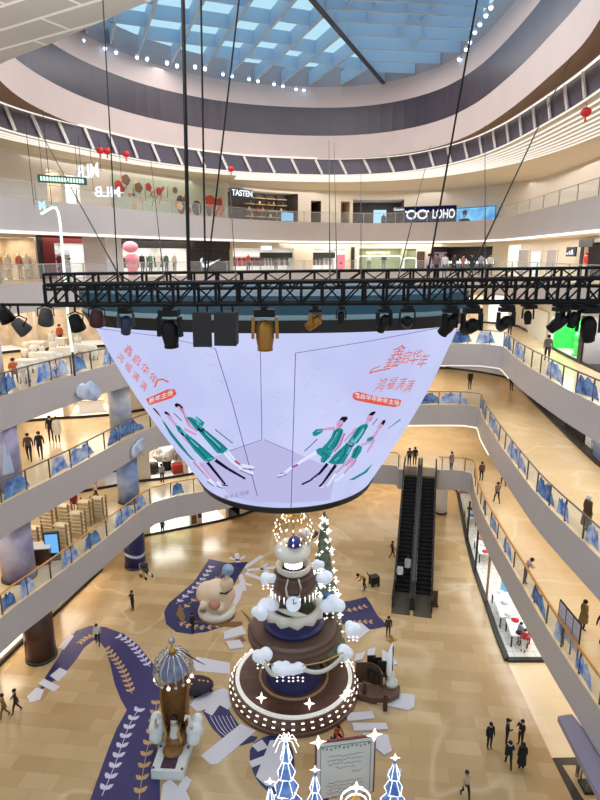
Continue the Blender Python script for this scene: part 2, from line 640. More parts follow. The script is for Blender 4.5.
def shop_wall(level, z0, z1, opens, side, wall_m):
    """the shop wall of one floor with openings cut through, each opening a lined shop room"""
    b = MB()
    opens = sorted(opens, key=lambda o: o['s'][0])
    cur = 0.0
    def strip(s0, s1, za, zb):
        ln = sub_line(level, s0, s1)
        for a, c in zip(ln, ln[1:]):
            b.add([(a.x, a.y, za), (c.x, c.y, za), (c.x, c.y, zb), (a.x, a.y, zb)], [(0, 1, 2, 3)])
    for o in opens:
        s0, s1 = o['s']
        if s0 > cur:
            strip(cur, s0, z0, z1)
        if o.get('sill', 0) > 0:
            strip(s0, s1, z0, z0 + o['sill'])
        strip(s0, s1, z0 + o['h'], z1)
        cur = s1
    strip(cur, WS[level][-1], z0, z1)
    struct(b.build('wall_' + side, wall_m))
    for o in opens:
        s0, s1 = o['s']
        zb, zt = z0 + o.get('sill', 0) + 0.015, z0 + o['h']
        ln = sub_line(level, s0, s1)
        dp = o.get('d', 3.5)
        c0, c1 = ln[0], ln[-1]
        t = (c1 - c0).normalized()
        n = Vector((-t.y, t.x))
        e0, e1 = c0 + n * dp, c1 + n * dp
        r = MB()
        r.add([(e0.x, e0.y, zb), (e1.x, e1.y, zb), (e1.x, e1.y, zt), (e0.x, e0.y, zt)], [(0, 1, 2, 3)], 0)
        for p, q in ((c0, e0), (c1, e1)):
            r.add([(p.x, p.y, zb), (q.x, q.y, zb), (q.x, q.y, zt), (p.x, p.y, zt)], [(0, 1, 2, 3)], 0)
        pl = ln + [e1, e0]
        r.add([(p.x, p.y, zb) for p in pl], [tuple(range(len(pl)))], 1)
        r.add([(p.x, p.y, zt) for p in pl], [tuple(range(len(pl)))[::-1]], 2)
        struct(r.build('wall_shop', [o.get('back', m_wall), o.get('floor', m_white), o.get('ceil', m_white)]))
        mid = (c0 + c1 + e0 + e1) / 4
        if o.get('watts', 0) > 0:
            area_light('shop_lamp', (mid.x, mid.y, zt - 0.06), max(0.6, (c1 - c0).length * 0.8), dp * 0.7, o['watts'], o.get('lc', NEUT), (0, 0, math.atan2(t.y, t.x)))

m_shop_white = mat('shop_white', (238, 236, 230), rough=0.6)
m_shop_warm = mat('shop_warm', (222, 202, 172), rough=0.6, noise=0.3, nscale=1.2)
m_shop_dark = mat('shop_dark', (60, 52, 48), rough=0.6, noise=0.3, nscale=1.5)
m_shop_floor = mat('shop_floor', (226, 222, 214), rough=0.3)
m_red_front = mat('red_shop', (120, 28, 34), rough=0.5)

def op(level, a, b, py, h, **k):
    d = dict(s=wall_span(level, a, b, py), h=h)
    d.update(k)
    return d

shop_wall(5, Z5, Z6 - 1.8, [
    op(5, -12, 36, 255, 2.75, back=m_shop_warm, floor=m_shop_floor, watts=93, lc=WARM, d=3.0),
    op(5, 50, 92, 255, 2.55, back=m_shop_white, watts=82, d=3.5),
    op(5, 123, 186, 255, 2.55, back=m_shop_white, watts=181, d=4),
    op(5, 233, 294, 255, 2.3, back=m_shop_white, watts=143, d=4),
    op(5, 313, 345, 255, 2.3, back=m_shop_white, watts=93, d=4),
    op(5, 359, 402, 255, 2.35, back=mat('sage_wall', (170, 176, 140), rough=0.6), watts=93, d=3.5),
    op(5, 404, 416, 255, 2.3, back=mat('sage_wall', (170, 176, 140)), watts=33, d=3),
    op(5, 432, 492, 255, 2.5, back=m_shop_dark, watts=49, d=4),
    op(5, 508, 520, 255, 2.6, back=m_shop_white, watts=44, d=3),
    op(5, 588, 608, 255, 2.5, back=m_shop_dark, watts=33, d=3),
], 'fifth', m_wall)
shop_wall(6, Z6, ZC + 0.1, [
    op(6, 48, 62, 195, 2.6, back=m_shop_warm, watts=60, d=3),
    op(6, 66, 80, 195, 2.4, back=m_shop_white, watts=60, d=3),
    op(6, 228, 298, 205, 3.0, back=m_shop_dark, watts=110, d=3),
    op(6, 311, 321, 205, 2.4, back=m_shop_dark, d=3),
    op(6, 341, 350, 205, 2.4, back=m_shop_warm, d=3),
    op(6, 353, 404, 205, 2.6, back=m_shop_dark, watts=50, d=4),
], 'sixth', mat('sixth_wall', (208, 200, 188), rough=0.6))
shop_wall(4, Z4, Z5 - SL, [
    op(4, -8, 30, 330, 2.9, back=m_shop_warm, watts=80, lc=NEUT, d=4),
    op(4, 34, 70, 330, 2.9, back=m_shop_warm, watts=80, lc=NEUT, d=4),
    op(4, 74, 112, 330, 2.9, back=m_shop_warm, watts=80, lc=NEUT, d=4),
    op(4, 462, 482, 315, 2.8, back=m_shop_warm, watts=90, d=3),
    op(4, 488, 508, 315, 2.8, back=m_shop_white, watts=90, d=3),
    op(4, 554, 580, 330, 2.75, back=mat('green_backdrop', (60, 215, 95), rough=0.6), floor=m_shop_floor, watts=140, d=1.3),
    op(4, 585, 622, 340, 2.75, back=mat('grey_backdrop', (168, 166, 168), rough=0.6), floor=m_dark, watts=120, d=1.5),
], 'fourth', m_wall)
shop_wall(3, Z3, Z4 - SL, [
    op(3, 22, 62, 400, 2.9, back=m_shop_warm, watts=160, lc=WARM, d=4),
    op(3, 68, 108, 400, 2.9, back=m_shop_warm, watts=160, lc=WARM, d=4),
    op(3, 445, 500, 372, 2.6, back=m_shop_dark, watts=30, d=4),
    op(3, 528, 620, 405, 3.0, back=m_shop_dark, floor=m_dark, watts=80, lc=(0.9, 0.95, 1), d=4),
], 'third', m_wall)
shop_wall(2, Z2, Z3 - SL, [
    op(2, 104, 134, 470, 3.0, back=m_shop_dark, watts=40, d=3),
    op(2, 150, 184, 465, 3.1, back=mat('flower_wall', (196, 186, 168), rough=0.7, noise=0.5, nscale=5), floor=m_shop_white, watts=300, d=5),
    op(2, 188, 199, 465, 3.1, back=m_shop_white, watts=60, d=3),
], 'second', m_wall)
shop_wall(1, 0, Z2 - SL, [
    op(1, -5, 30, 640, 3.0, back=m_shop_warm, watts=160, lc=WARM, d=3, sill=0.35),
    op(1, 58, 98, 590, 3.0, back=m_shop_warm, watts=160, lc=WARM, d=3, sill=0.35),
    op(1, 150, 190, 525, 3.0, back=mat('mint_wall', (196, 222, 200), rough=0.6), watts=160, d=3),
    op(1, 202, 226, 520, 3.0, back=m_shop_warm, watts=120, d=3),
    op(1, 229, 240, 520, 3.0, back=m_shop_dark, d=3),
], 'ground', m_wall)

# outer building wall far behind everything and the ground floor's corner shop wall
b = MB()
for p, q in (((-45, 5), (-45, 85)), ((-45, 85), (45, 85)), ((45, 85), (45, 5))):
    b.add([(p[0], p[1], 0), (q[0], q[1], 0), (q[0], q[1], 40), (p[0], p[1], 40)], [(0, 1, 2, 3)])
struct(b.build('wall_outer', mat('outer_wall', (190, 180, 165), rough=0.8)))

# dark base line along the shop fronts
for lv, z in ((1, 0), (2, Z2), (3, Z3), (4, Z4)):
    b = MB()
    ln = offset_line(WALL[lv], -0.05)
    for a, c in zip(ln, ln[1:]):
        if (c - a).length < 3:
            b.bar((a.x, a.y, z + 0.09), (c.x, c.y, z + 0.09), 0.1, 0.18)
    struct(b.build('baseboard_shops', m_black))

# ---------------------------------------------------------------- upper drum and skylight
OVAL = smooth_line([(1.2, 13.6), (-2.4, 15.2), (-4.0, 16.3), (-7.2, 18.9), (-10.2, 21.3), (-12.4, 24.5), (-13.9, 29.5), (-14.5, 34), (-14.0, 39), (-12.6, 43), (-10.3, 46.7), (-6.3, 50.2), (-1.5, 52.0), (3.5, 52.3), (7.4, 50.6), (10.2, 47), (11.5, 42), (11.7, 36), (11.4, 30), (10.7, 24), (8.6, 18), (5.2, 14.4)], 1.0, closed=True)
LOUV = smooth_line([(1.2, 11.6), (-2.5, 12.6), (-7.6, 16.6), (-12.4, 20.5), (-14.8, 25.5), (-16.0, 30.5), (-16.1, 34), (-15.0, 37.5), (-13.0, 41.5), (-10.4, 46.0), (-5.4, 50.4), (-0.5, 52.2), (4.2, 52.6), (8.6, 50.6), (11.6, 45.5), (12.7, 39.8), (12.8, 33), (12.5, 27), (11.5, 21), (9.6, 16), (5.6, 12.4)], 1.0, closed=True)
m_drum_pale = mat('drum_pale', (208, 188, 182), rough=0.6, noise=0.05, nscale=0.5)
m_drum_dark = mat('drum_dark', (72, 62, 70), rough=0.35, noise=0.2, nscale=0.4)
m_drum_brown = mat('drum_brown', (140, 112, 92), rough=0.7)
def band(line, z0, z1, name, m, z0b=None, closed=True):
    b = MB()
    n = len(line)
    for i in range(n if closed else n - 1):
        a, c = line[i], line[(i + 1) % n]
        b.add([(a.x, a.y, z0), (c.x, c.y, z0), (c.x, c.y, z1), (a.x, a.y, z1)], [(3, 2, 1, 0)])
    return struct(b.build(name, m))
band(OVAL, 29.9, 31.7, 'trim_ring', m_drum_pale)
band(OVAL, 31.7, 33.85, 'trim_clerestory', m_drum_dark)
band(OVAL, 33.85, 35.4, 'trim_ring', m_drum_pale)
# brown soffit between the drum and the louvred front
b = MB()
no = len(OVAL)
LS = arclen(LOUV + [LOUV[0]])
OS = arclen(OVAL + [OVAL[0]])
def loop_at(line, S, f):
    return at_s(line + [line[0]], S, f * S[-1])[0]
NR = 120
NF = 54
def ring_face(l0, S0, z0, l1, S1, z1, name, m):
    b = MB()
    for i in range(NR):
        f0, f1 = i / NR, (i + 1) / NR
        a, c = loop_at(l0, S0, f0), loop_at(l0, S0, f1)
        d, e_ = loop_at(l1, S1, f1), loop_at(l1, S1, f0)
        b.add([(a.x, a.y, z0), (c.x, c.y, z0), (d.x, d.y, z1), (e_.x, e_.y, z1)], [(0, 1, 2, 3)])
    return struct(b.build(name, m))
ring_face(OVAL, OS, 29.9, LOUV, LS, 29.95, 'ceiling_ring', m_drum_brown)
# louvred front below it: dark panels, slanted pale fins, white lines
band(LOUV, ZC, 29.95, 'trim_louvre', mat('louvre_dark', (88, 82, 94), rough=0.4))
b = MB()
for i in range(NF):
    a = loop_at(LOUV, LS, i / NF)
    c = loop_at(LOUV, LS, ((i + 0.3) / NF) % 1.0)
    ctr = Vector((-1, 33))
    ia = a + (ctr - a).normalized() * 0.14
    ic = c + (ctr - c).normalized() * 0.14
    b.bar((ia.x, ia.y, 29.85), (ic.x, ic.y, ZC + 0.05), 0.07, 0.2)
struct(b.build('trim_louvre', mat('fin_white', (225, 220, 215), rough=0.5)))
m_line = emat('line_white', (255, 247, 235), 1.1)
def loop_tube(line, z, r, m, off, f0=0.0, f1=1.0):
    ln = offset_line(line, off, True)
    S = arclen(ln + [ln[0]])
    k = 90
    pts = [at_s(ln + [ln[0]], S, (f0 + (f1 - f0) * i / k) * S[-1])[0] for i in range(k + 1)]
    b = MB()
    b.tube([(p.x, p.y, z) for p in pts], r, 5)
    return struct(b.build('trim_light', m))
# the loops run clockwise seen from above, so a positive offset goes outwards
loop_tube(LOUV, 29.95, 0.08, m_line, -0.12)
loop_tube(LOUV, ZC - 0.02, 0.05, m_line, -0.05)
for k in range(1, 9):
    loop_tube(LOUV, ZC - 0.06, 0.05, m_line, 0.5 * k, 0.46 if k > 3 else 0.20, 0.92)

# gallery ceiling around the drum, with a hole the shape of the louvred front
b = MB()
OUT = []
for i in range(NR):
    a = loop_at(LOUV, LS, i / NR)
    d = (a - Vector((-1, 33))).normalized()
    OUT.append(a + d * 40)
for i in range(NR):
    j = (i + 1) % NR
    a, c = loop_at(LOUV, LS, i / NR), loop_at(LOUV, LS, j / NR)
    if min(OUT[i].y, OUT[j].y) < -4:
        continue
    b.add([(a.x, a.y, ZC), (c.x, c.y, ZC), (OUT[j].x, OUT[j].y, ZC), (OUT[i].x, OUT[i].y, ZC)], [(0, 1, 2, 3)])
struct(b.build('ceiling', mat('ceiling_cream', (214, 206, 194), rough=0.8, noise=0.05, nscale=0.2)))

# panelled soffit over the near rim, its lip following the oval
m_panel = tile_mat('panel_soffit', (204, 200, 198), (194, 190, 188), (255, 254, 250), 1.0, 3.2, 0.95, rough=0.5, rot=math.radians(30), msize=0.06)
lip = []
for p in OVAL:
    if p.y < 27 and p.x < 6:
        lip.append(p)
# order the lip from far left round to the near right
lip = sorted(lip, key=lambda p: math.atan2(p.y - 33, p.x + 1) if math.atan2(p.y - 33, p.x + 1) < 0 else math.atan2(p.y - 33, p.x + 1) - 2 * math.pi)
b = MB()
poly = [(p.x, p.y) for p in lip] + [(8, 14), (12, 3), (-30, 3), (-30, 27)]
b.prism(poly, 28.0, 28.5)
struct(b.build('ceiling_panels', m_panel))

# skylight: main beam, fins and cross pieces, glass above
m_fin = mat('fin_backlit_blue', (176, 204, 230), rough=0.45)  # white fins: their backlit blue tint is put into the colour
m_dbeam = mat('beam_dark', (44, 50, 74), rough=0.5)
ZS = 35.4
beam_a, beam_b = PZ(318, 6, ZS), PZ(390, 90, ZS)
dirb = (beam_b - beam_a).normalized()
beam_a2 = beam_a - dirb * 12
b = MB()
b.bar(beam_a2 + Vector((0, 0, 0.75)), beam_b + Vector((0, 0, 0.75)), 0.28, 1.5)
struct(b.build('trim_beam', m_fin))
b = MB()
b.bar(beam_a2 + Vector((0, 0, -0.05)), beam_b + Vector((0, 0, -0.05)), 0.3, 0.1)
struct(b.build('trim_beam', m_dbeam))
def inside(p, line):
    c = False
    n = len(line)
    for i in range(n):
        a, d = line[i], line[i - 1]
        if (a.y > p.y) != (d.y > p.y) and p.x < (d.x - a.x) * (p.y - a.y) / (d.y - a.y) + a.x:
            c = not c
    return c
dl = (PZ(287, 0, ZS) - PZ(229, 69, ZS)); dl.z = 0; dl.normalize()
def fin(p, d, side):
    """vertical plate from the rim through p along d until it meets the beam or the far rim"""
    q = p.copy()
    k = 0
    while k < 60 and not inside(Vector((q.x, q.y)), OVAL):
        q = q + d * 0.1
        k += 1
    p.xy = q.xy
    k = 0
    while k < 300:
        q2 = q + d * 0.15
        cr = (q2.x - beam_a.x) * dirb.y - (q2.y - beam_a.y) * dirb.x
        if not inside(Vector((q2.x, q2.y)), OVAL) or cr * side < 0:
            break
        q = q2
        k += 1
    return q
k = 0
for px, py in ((62, 38), (88, 41), (112, 47), (140, 55), (173, 63), (203, 71), (229, 77), (254, 83), (278, 87), (302, 90), (328, 93), (355, 95)):
    p = PZ(px, py + 3, ZS)
    p = Vector((p.x, p.y - 0.3, ZS))
    q = fin(p, dl, -1)
    b = MB()
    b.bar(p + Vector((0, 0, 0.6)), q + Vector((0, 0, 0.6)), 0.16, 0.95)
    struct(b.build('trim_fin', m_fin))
    for j in range(1, 6):
        t = j * 3.6 + (1.2 if k % 2 else 0)
        if t < (q - p).length - 1:
            c = p + dl * t
            sd = Vector((dl.y, -dl.x, 0))
            b = MB()
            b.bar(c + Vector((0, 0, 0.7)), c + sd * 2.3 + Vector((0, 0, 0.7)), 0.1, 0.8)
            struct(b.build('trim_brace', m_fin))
    k += 1
dr = (PZ(330, 40, ZS) - PZ(462, 46, ZS)); dr.z = 0; dr.normalize()
k = 0
for px, py in ((392, 90), (418, 84), (436, 76), (449, 66), (460, 55), (468, 43), (475, 31), (482, 20), (488, 10), (494, 0)):
    p = PZ(px, py, ZS)
    q = fin(p, dr, 1)
    b = MB()
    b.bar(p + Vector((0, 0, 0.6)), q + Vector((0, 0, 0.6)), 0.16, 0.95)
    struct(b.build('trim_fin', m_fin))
    for j in range(1, 5):
        t = j * 3.4 + (1.2 if k % 2 else 0)
        if t < (q - p).length - 1:
            c = p + dr * t
            sd = Vector((-dr.y, dr.x, 0))
            b = MB()
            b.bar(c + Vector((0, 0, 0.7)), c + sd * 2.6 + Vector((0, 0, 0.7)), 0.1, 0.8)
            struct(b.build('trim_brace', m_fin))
    k += 1
b = MB()
b.add([(p.x, p.y, 36.9) for p in OVAL], [tuple(range(len(OVAL)))])
struct(b.build('window_skylight', glass_mat('sky_glass', (0.82, 0.93, 1.0), 0.05)))
# roof around the skylight glass
b = MB()
for i in range(len(OVAL)):
    j = (i + 1) % len(OVAL)
    a, c = OVAL[i], OVAL[j]
    b.add([(a.x, a.y, 35.4), (c.x, c.y, 35.4), (c.x, c.y, 36.9), (a.x, a.y, 36.9)], [(0, 1, 2, 3)])
struct(b.build('trim_kerb', mat('kerb', (168, 160, 168), rough=0.6)))

# star lights along the rim of the skylight, in pairs
m_star = emat('star_blue', (170, 205, 255), 8.0)
star_pts = [(83, 39), (105, 47), (116, 51), (137, 56), (147, 58), (167, 62), (177, 65), (195, 66), (205, 68), (223, 73), (232, 75), (249, 78), (258, 80), (274, 83), (283, 85), (296, 88), (304, 89), (321, 91), (329, 91), (348, 93), (356, 93), (425, 78), (432, 76), (446, 69), (451, 66), (459, 58), (466, 48), (470, 41), (475, 31), (480, 23), (486, 14), (491, 6)]
star0 = None
for px, py in star_pts:
    p = PZ(px, py, 35.15)
    r = Vector((p.x + 1, p.y - 34)).normalized()
    if star0 is None:
        star0 = thing('spotlight', 'small blue-white spotlight on the rim of the skylight', 'lamp', p, 0, 'spotlights around the skylight rim')
        h = MB(); h.lathe([(0.0, 0.14), (0.1, 0.12), (0.14, -0.04), (0.0, -0.05)], 8); h.build('housing', m_white, star0)
        h = MB(); h.sphere((0, 0, -0.08), 0.12, 8, 6); h.build('bulb', m_star, star0)
    else:
        c = copy_tree(star0)
        c.location = p

# paler stone at the foot of the walkway
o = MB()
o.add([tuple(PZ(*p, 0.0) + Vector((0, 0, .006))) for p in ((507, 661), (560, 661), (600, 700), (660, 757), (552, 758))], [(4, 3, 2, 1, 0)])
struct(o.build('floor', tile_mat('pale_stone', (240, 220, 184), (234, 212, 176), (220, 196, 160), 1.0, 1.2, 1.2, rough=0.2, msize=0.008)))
# ================================================================ RAILINGS
m_rail_gold = mat('bronze_rail', (206, 152, 84), rough=0.35, metal=0.5)
m_rail_grey = mat('grey_rail', (120, 116, 112), rough=0.35, metal=0.6)
m_rail_pale = mat('pale_rail', (176, 172, 168), rough=0.4, metal=0.3)
m_post = mat('rail_post', (96, 78, 60), rough=0.4, metal=0.5)
m_glass = glass_mat('rail_glass', (0.93, 0.96, 0.98), 0.05, 0.14)
m_wave = mat('wave_print', (52, 116, 205), rough=0.5, nscale=2.2, rgb2=(206, 220, 240))
m_wave_dark = mat('wave_print_dark', (34, 66, 140), rough=0.5, nscale=2.2, rgb2=(120, 168, 220))

def railing(line, z, label, rail_m, post_step=1.7, inset=0.12, h=1.08, group=None, stickers=(), rail_r=0.045, seed=1, post_m=None):
    ln = offset_line(line, inset)
    S = arclen(ln)
    base = Vector((ln[len(ln) // 2].x, ln[len(ln) // 2].y, z))
    t = thing('glass_railing', label, 'railing', base, 0, group)
    b = MB()
    b.tube([(p.x, p.y, z + h) for p in ln], rail_r, 6)
    b.build('handrail', rail_m, t, origin=base)
    b = MB()
    for a, c in zip(ln, ln[1:]):
        b.add([(a.x, a.y, z + 0.05), (c.x, c.y, z + 0.05), (c.x, c.y, z + h - 0.06), (a.x, a.y, z + h - 0.06)], [(0, 1, 2, 3)])
    b.build('glass_panel', m_glass, t, origin=base)
    s = 0.3
    while s < S[-1]:
        p, d = at_s(ln, S, s)
        b = MB()
        b.bar((p.x, p.y, z), (p.x, p.y, z + h), 0.07, 0.05, up=(d.x, d.y, 0))
        b.build('post', post_m or m_post, t, origin=base)
        s += post_step
    rnd = random.Random(seed)
    for (s0, s1, hh, mm) in stickers:
        # a splash shape stuck on the glass, higher in the middle with a spiky crest
        b = MB()
        k = max(8, int((s1 - s0) / 0.16))
        vs, fs = [], []
        w1, w2 = rnd.uniform(3, 6), rnd.uniform(7, 12)
        for i in range(k + 1):
            f = i / k
            p, d = at_s(ln, S, s0 + (s1 - s0) * f)
            q = p - Vector((-d.y, d.x)) * 0.02
            env = min(1.0, f * 6, (1 - f) * 3.5) ** 0.6
            top = 0.1 + hh * abs(env) * (0.62 + 0.26 * abs(math.sin(w1 * f * 2.2)) + 0.16 * abs(math.sin(w2 * f * 2.0 + 1)) + rnd.uniform(-0.03, 0.03))
            bot = 0.04 + 0.12 * (0.5 + 0.5 * math.sin(5 * f + w1))
            vs += [(q.x, q.y, z + bot), (q.x, q.y, z + min(h - 0.05, max(top, bot + 0.03)))]
        for i in range(k):
            fs.append((2 * i, 2 * i + 2, 2 * i + 3, 2 * i + 1))
        b.add(vs, fs)
        b.build('wave_sticker', mm, t, origin=base)
    return t

def split_edge(level):
    """left, back and right run of a gallery edge"""
    e = EDGE[level]
    S = arclen(e)
    ia = next(i for i, p in enumerate(e) if p.x > -8.7 and p.y > 35)
    ib = max(i for i, p in enumerate(e) if p.y > 43.9 and p.x > 10)
    return e[:ia + 1], e[ia:ib + 1], e[ib:]

def stick(line, spans, hh=0.95):
    S = arclen(offset_line(line, 0.12))
    out = []
    for i, (px0, px1, py) in enumerate(spans):
        a = line_hit(px0, py, offset_line(line, 0.12), S)[0]
        c = line_hit(px1, py, offset_line(line, 0.12), S)[0]
        out.append((min(a, c), max(a, c), hh, m_wave if i % 3 else m_wave_dark))
    return out

def crop_line(line, y0, y1):
    return [p for p in line if y0 <= p.y <= y1]

for lv, z, word, rm, sl, sr, sb in (
        (2, Z2, 'second', m_rail_gold,
         [(2, 18, 615), (20, 37, 600), (62, 80, 570), (84, 101, 545), (114, 134, 520), (136, 146, 507), (172, 184, 492)],
         [(482, 486, 520), (489, 497, 540), (502, 512, 560), (530, 547, 610), (553, 562, 645), (572, 592, 690)],
         []),
        (3, Z3, 'third', m_rail_grey,
         [(2, 30, 490), (50, 68, 465), (68, 94, 455), (106, 144, 430)],
         [(479, 486, 415), (489, 500, 430), (506, 528, 465), (536, 556, 498), (556, 570, 515), (585, 600, 545)],
         [(418, 440, 398), (440, 468, 398)]),
        (4, Z4, 'fourth', m_rail_grey,
         [(0, 16, 385), (36, 56, 380), (56, 68, 372), (72, 86, 362), (102, 120, 355)],
         [(504, 512, 345), (514, 526, 355), (546, 564, 375), (575, 600, 395)],
         [(452, 472, 338), (476, 496, 338)])):
    L, B, R = split_edge(lv)
    railing(crop_line(L, 15, 80), z, '%s-floor glass railing with blue wave stickers beside the %s columns' % (word, {2: 'brown and blue', 3: 'purple', 4: 'grey'}[lv]), rm, stickers=stick(crop_line(L, 15, 80), sl), seed=lv)
    if lv != 2:
        railing(B, z, {3: 'third-floor glass railing with a blue arch sticker behind the screen', 4: 'fourth-floor glass railing behind the top of the screen'}[lv], rm, stickers=stick(B, sb), seed=lv + 10)
    railing(crop_line(R, 10, 80), z, {2: 'glass railing with thick bronze handrail and blue stickers beside the notice screen', 3: 'third-floor glass railing with blue stickers in front of the brown-coated person', 4: 'fourth-floor glass railing opposite the green shop display'}[lv], rm, stickers=stick(crop_line(R, 10, 80), sr), seed=lv + 20, rail_r=0.07 if lv == 2 else 0.045)
# the two short runs either side of the escalator head
e2 = EDGE[2]
ia = next(i for i, p in enumerate(e2) if p.x > -8.7)
railing([p for p in e2[ia:] if p.x < 8.1 and p.y > 38 and p.x > -8.8], Z2, 'second-floor glass railing running behind the screen to the escalator head', m_rail_gold, stickers=[], seed=31)
railing([p for p in e2 if 11.15 < p.x < 13.9 and p.y > 43.7], Z2, 'short bronze railing on the landing above the white round column', m_rail_gold, seed=32)
L5 = [p for p in EDGE[5] if p.y > 26]
railing(L5, Z5, 'fifth-floor glass railing in front of the far shops', m_rail_pale, 3.2, seed=33, rail_r=0.03, post_m=m_rail_pale)
railing([p for p in EDGE[6] if p.y > 26], Z6, 'sixth-floor glass railing above the white cove line', m_rail_pale, 3.2, seed=34, h=0.95, rail_r=0.03, post_m=m_rail_pale)

# ================================================================ COLUMNS
m_col_brown = mat('column_brown', (82, 50, 36), rough=0.35, noise=0.3, nscale=1.5)
m_col_navy = mat('column_navy', (34, 44, 112), rough=0.35, noise=0.35, nscale=0.9)
m_col_blue = mat('column_blue', (74, 110, 178), rough=0.4, nscale=0.8, rgb2=(176, 190, 220))
m_col_purple = mat('column_purple', (122, 112, 160), rough=0.4, nscale=0.6, rgb2=(188, 184, 206))
m_col_marble = mat('column_marble', (206, 206, 214), rough=0.35, nscale=0.9, rgb2=(150, 166, 200))
m_col_grey = mat('column_grey', (196, 190, 192), rough=0.5)
m_band_white = mat('wave_band', (190, 205, 235), rough=0.5)

def column(x, y, z0, z1, r, m, label, band=False, peaks=None, square=False, group=None):
    t = thing('column', label, 'column', (x, y, z0), 0, group)
    b = MB()
    if square:
        b.box((-r, -r, 0), (r, r, z1 - z0), rz=math.radians(-18), piv=(0, 0, 0))
        b.build('shaft', m, t)
    else:
        b.lathe([(r, 0), (r, z1 - z0)], 28)
        b.build('shaft', m, t, True)
        b = MB()
        b.lathe([(r + 0.05, 0.0), (r + 0.05, 0.14), (r, 0.16)], 28)
        b.build('base_ring', m_dark, t, True)
    if band:
        b = MB()
        for i in range(28):
            a0, a1 = 2 * math.pi * i / 28, 2 * math.pi * (i + 1) / 28
            za, zb = 1.0 + 0.10 * math.sin(a0 * 2), 1.0 + 0.10 * math.sin(a1 * 2)
            R = r + 0.02
            b.add([(R * math.cos(a0), R * math.sin(a0), za), (R * math.cos(a1), R * math.sin(a1), zb), (R * math.cos(a1), R * math.sin(a1), zb + 0.22), (R * math.cos(a0), R * math.sin(a0), za + 0.22)], [(0, 1, 2, 3)])
        b.build('wave_band', m_band_white, t)
    if peaks:
        b = MB()
        for i, (a, w, zb, h) in enumerate(peaks):
            R = r + 0.02
            P = lambda aa, zz: (R * math.cos(aa), R * math.sin(aa), zz)
            b.add([P(a - w, zb), P(a, zb), P(a, zb + h)], [(0, 1, 2)])
            b.add([P(a, zb), P(a + w, zb), P(a, zb + h)], [(0, 1, 2)])
        b.build('peak_print', m_band_white, t)
    return t

column(-14.6, 28.3, 0, Z2 - SL, 0.8, m_col_brown, 'thick brown column standing on the ground floor near the purple ribbon')
column(-12.0, 38.2, 0, Z2 - SL, 0.74, m_col_navy, 'navy printed column with a pale wave band beside the stroller', band=True)
column(12.4, 47.2, 0, Z2 - SL, 0.5, m_white, 'white round column under the landing beside the escalator')
column(-15.2, 28.2, Z2, Z3 - SL, 0.85, m_col_purple, 'wide purple-grey column behind the second-floor railing near the slatted shelves')
column(-12.1, 38.2, Z2, Z3 - SL, 0.74, m_col_blue, 'blue and white printed column behind the second-floor railing')
column(-15.4, 28.4, Z3, Z4 - SL, 0.85, m_col_purple, 'purple column with a white mountain print on the third floor', peaks=[(math.radians(-52), 0.28, 1.0, 1.9), (math.radians(-40), 0.2, 1.0, 1.3)])
column(-12.3, 38.3, Z3, Z4 - SL, 0.74, m_col_marble, 'pale marbled column on the third floor beside a cloud decoration')
column(-15.7, 28.4, Z4, Z5 - SL, 0.85, m_col_grey, 'plain grey column on the fourth floor by the diners')
p5 = PZ(104, 292, Z5 - 0.4)
column(-14.35, 43.6, Z5, Z6 - 1.85, 0.95, m_col_grey, 'square grey pillar between the red shop and the black sports shop', square=True)

# ================================================================ LED SCREEN
CONE_Y = 20.0
CZT, CZB = 19.86, 14.36
def cone_at(z):
    t = (z - CZB) / (CZT - CZB)
    return (-0.5 + (-0.80 + 0.5) * t, 3.12 + (6.22 - 3.12) * t + 0.26 * math.sin(math.pi * max(0, min(1, t))), 3.3 + (3.55 - 3.3) * t)
def cone_pt(a, z, out=0.0):
    cx, ra, rb = cone_at(z)
    return Vector((cx + (ra + out) * math.cos(a), CONE_Y + (rb + out) * math.sin(a), z))
def cone_hit(px, py, lift=0.012):
    r = ray(px, py)
    o = Vector((0, 0, EYE))
    def f(t):
        p = o + r * t
        cx, ra, rb = cone_at(p.z)
        return ((p.x - cx) / ra) ** 2 + ((p.y - CONE_Y) / rb) ** 2 - 1
    t = 13.0
    prev = t
    while t < 24 and f(t) > 0:
        prev = t
        t += 0.1
    lo, hi = prev, t
    for _ in range(20):
        mid = (lo + hi) / 2
        if f(mid) > 0: lo = mid
        else: hi = mid
    p = o + r * lo
    cx, ra, rb = cone_at(p.z)
    n = Vector(((p.x - cx) / ra ** 2, (p.y - CONE_Y) / rb ** 2, -0.25 * abs(p.x - cx) / ra ** 2)).normalized()
    return p + n * lift

SCREEN = Vector((-0.7, CONE_Y, CZB))
led = thing('led_screen', 'huge tapering video screen hung over the tiered Christmas tree', 'screen', SCREEN)
m_led, _n, _l = new_mat('led_picture')
_o = _n.new('ShaderNodeOutputMaterial'); _e = _n.new('ShaderNodeEmission'); _t = _n.new('ShaderNodeTexCoord')
_z = _n.new('ShaderNodeTexNoise'); _z.inputs['Scale'].default_value = 0.35; _z.inputs['Detail'].default_value = 4
_r = _n.new('ShaderNodeValToRGB')
_r.color_ramp.elements[0].position = 0.3; _r.color_ramp.elements[0].color = lin((190, 196, 240))
_r.color_ramp.elements[1].position = 0.7; _r.color_ramp.elements[1].color = lin((206, 212, 250))
_l.new(_t.outputs['Object'], _z.inputs['Vector']); _l.new(_z.outputs['Fac'], _r.inputs[0]); _l.new(_r.outputs[0], _e.inputs[0]); _l.new(_e.outputs[0], _o.inputs[0])
_e.inputs[1].default_value = 1.0
NA = 72
b = MB()
vs, fs = [], []
for i in range(13):
    z = CZB + (CZT - CZB) * i / 12
    for j in range(NA):
        vs.append(cone_pt(2 * math.pi * j / NA, z))
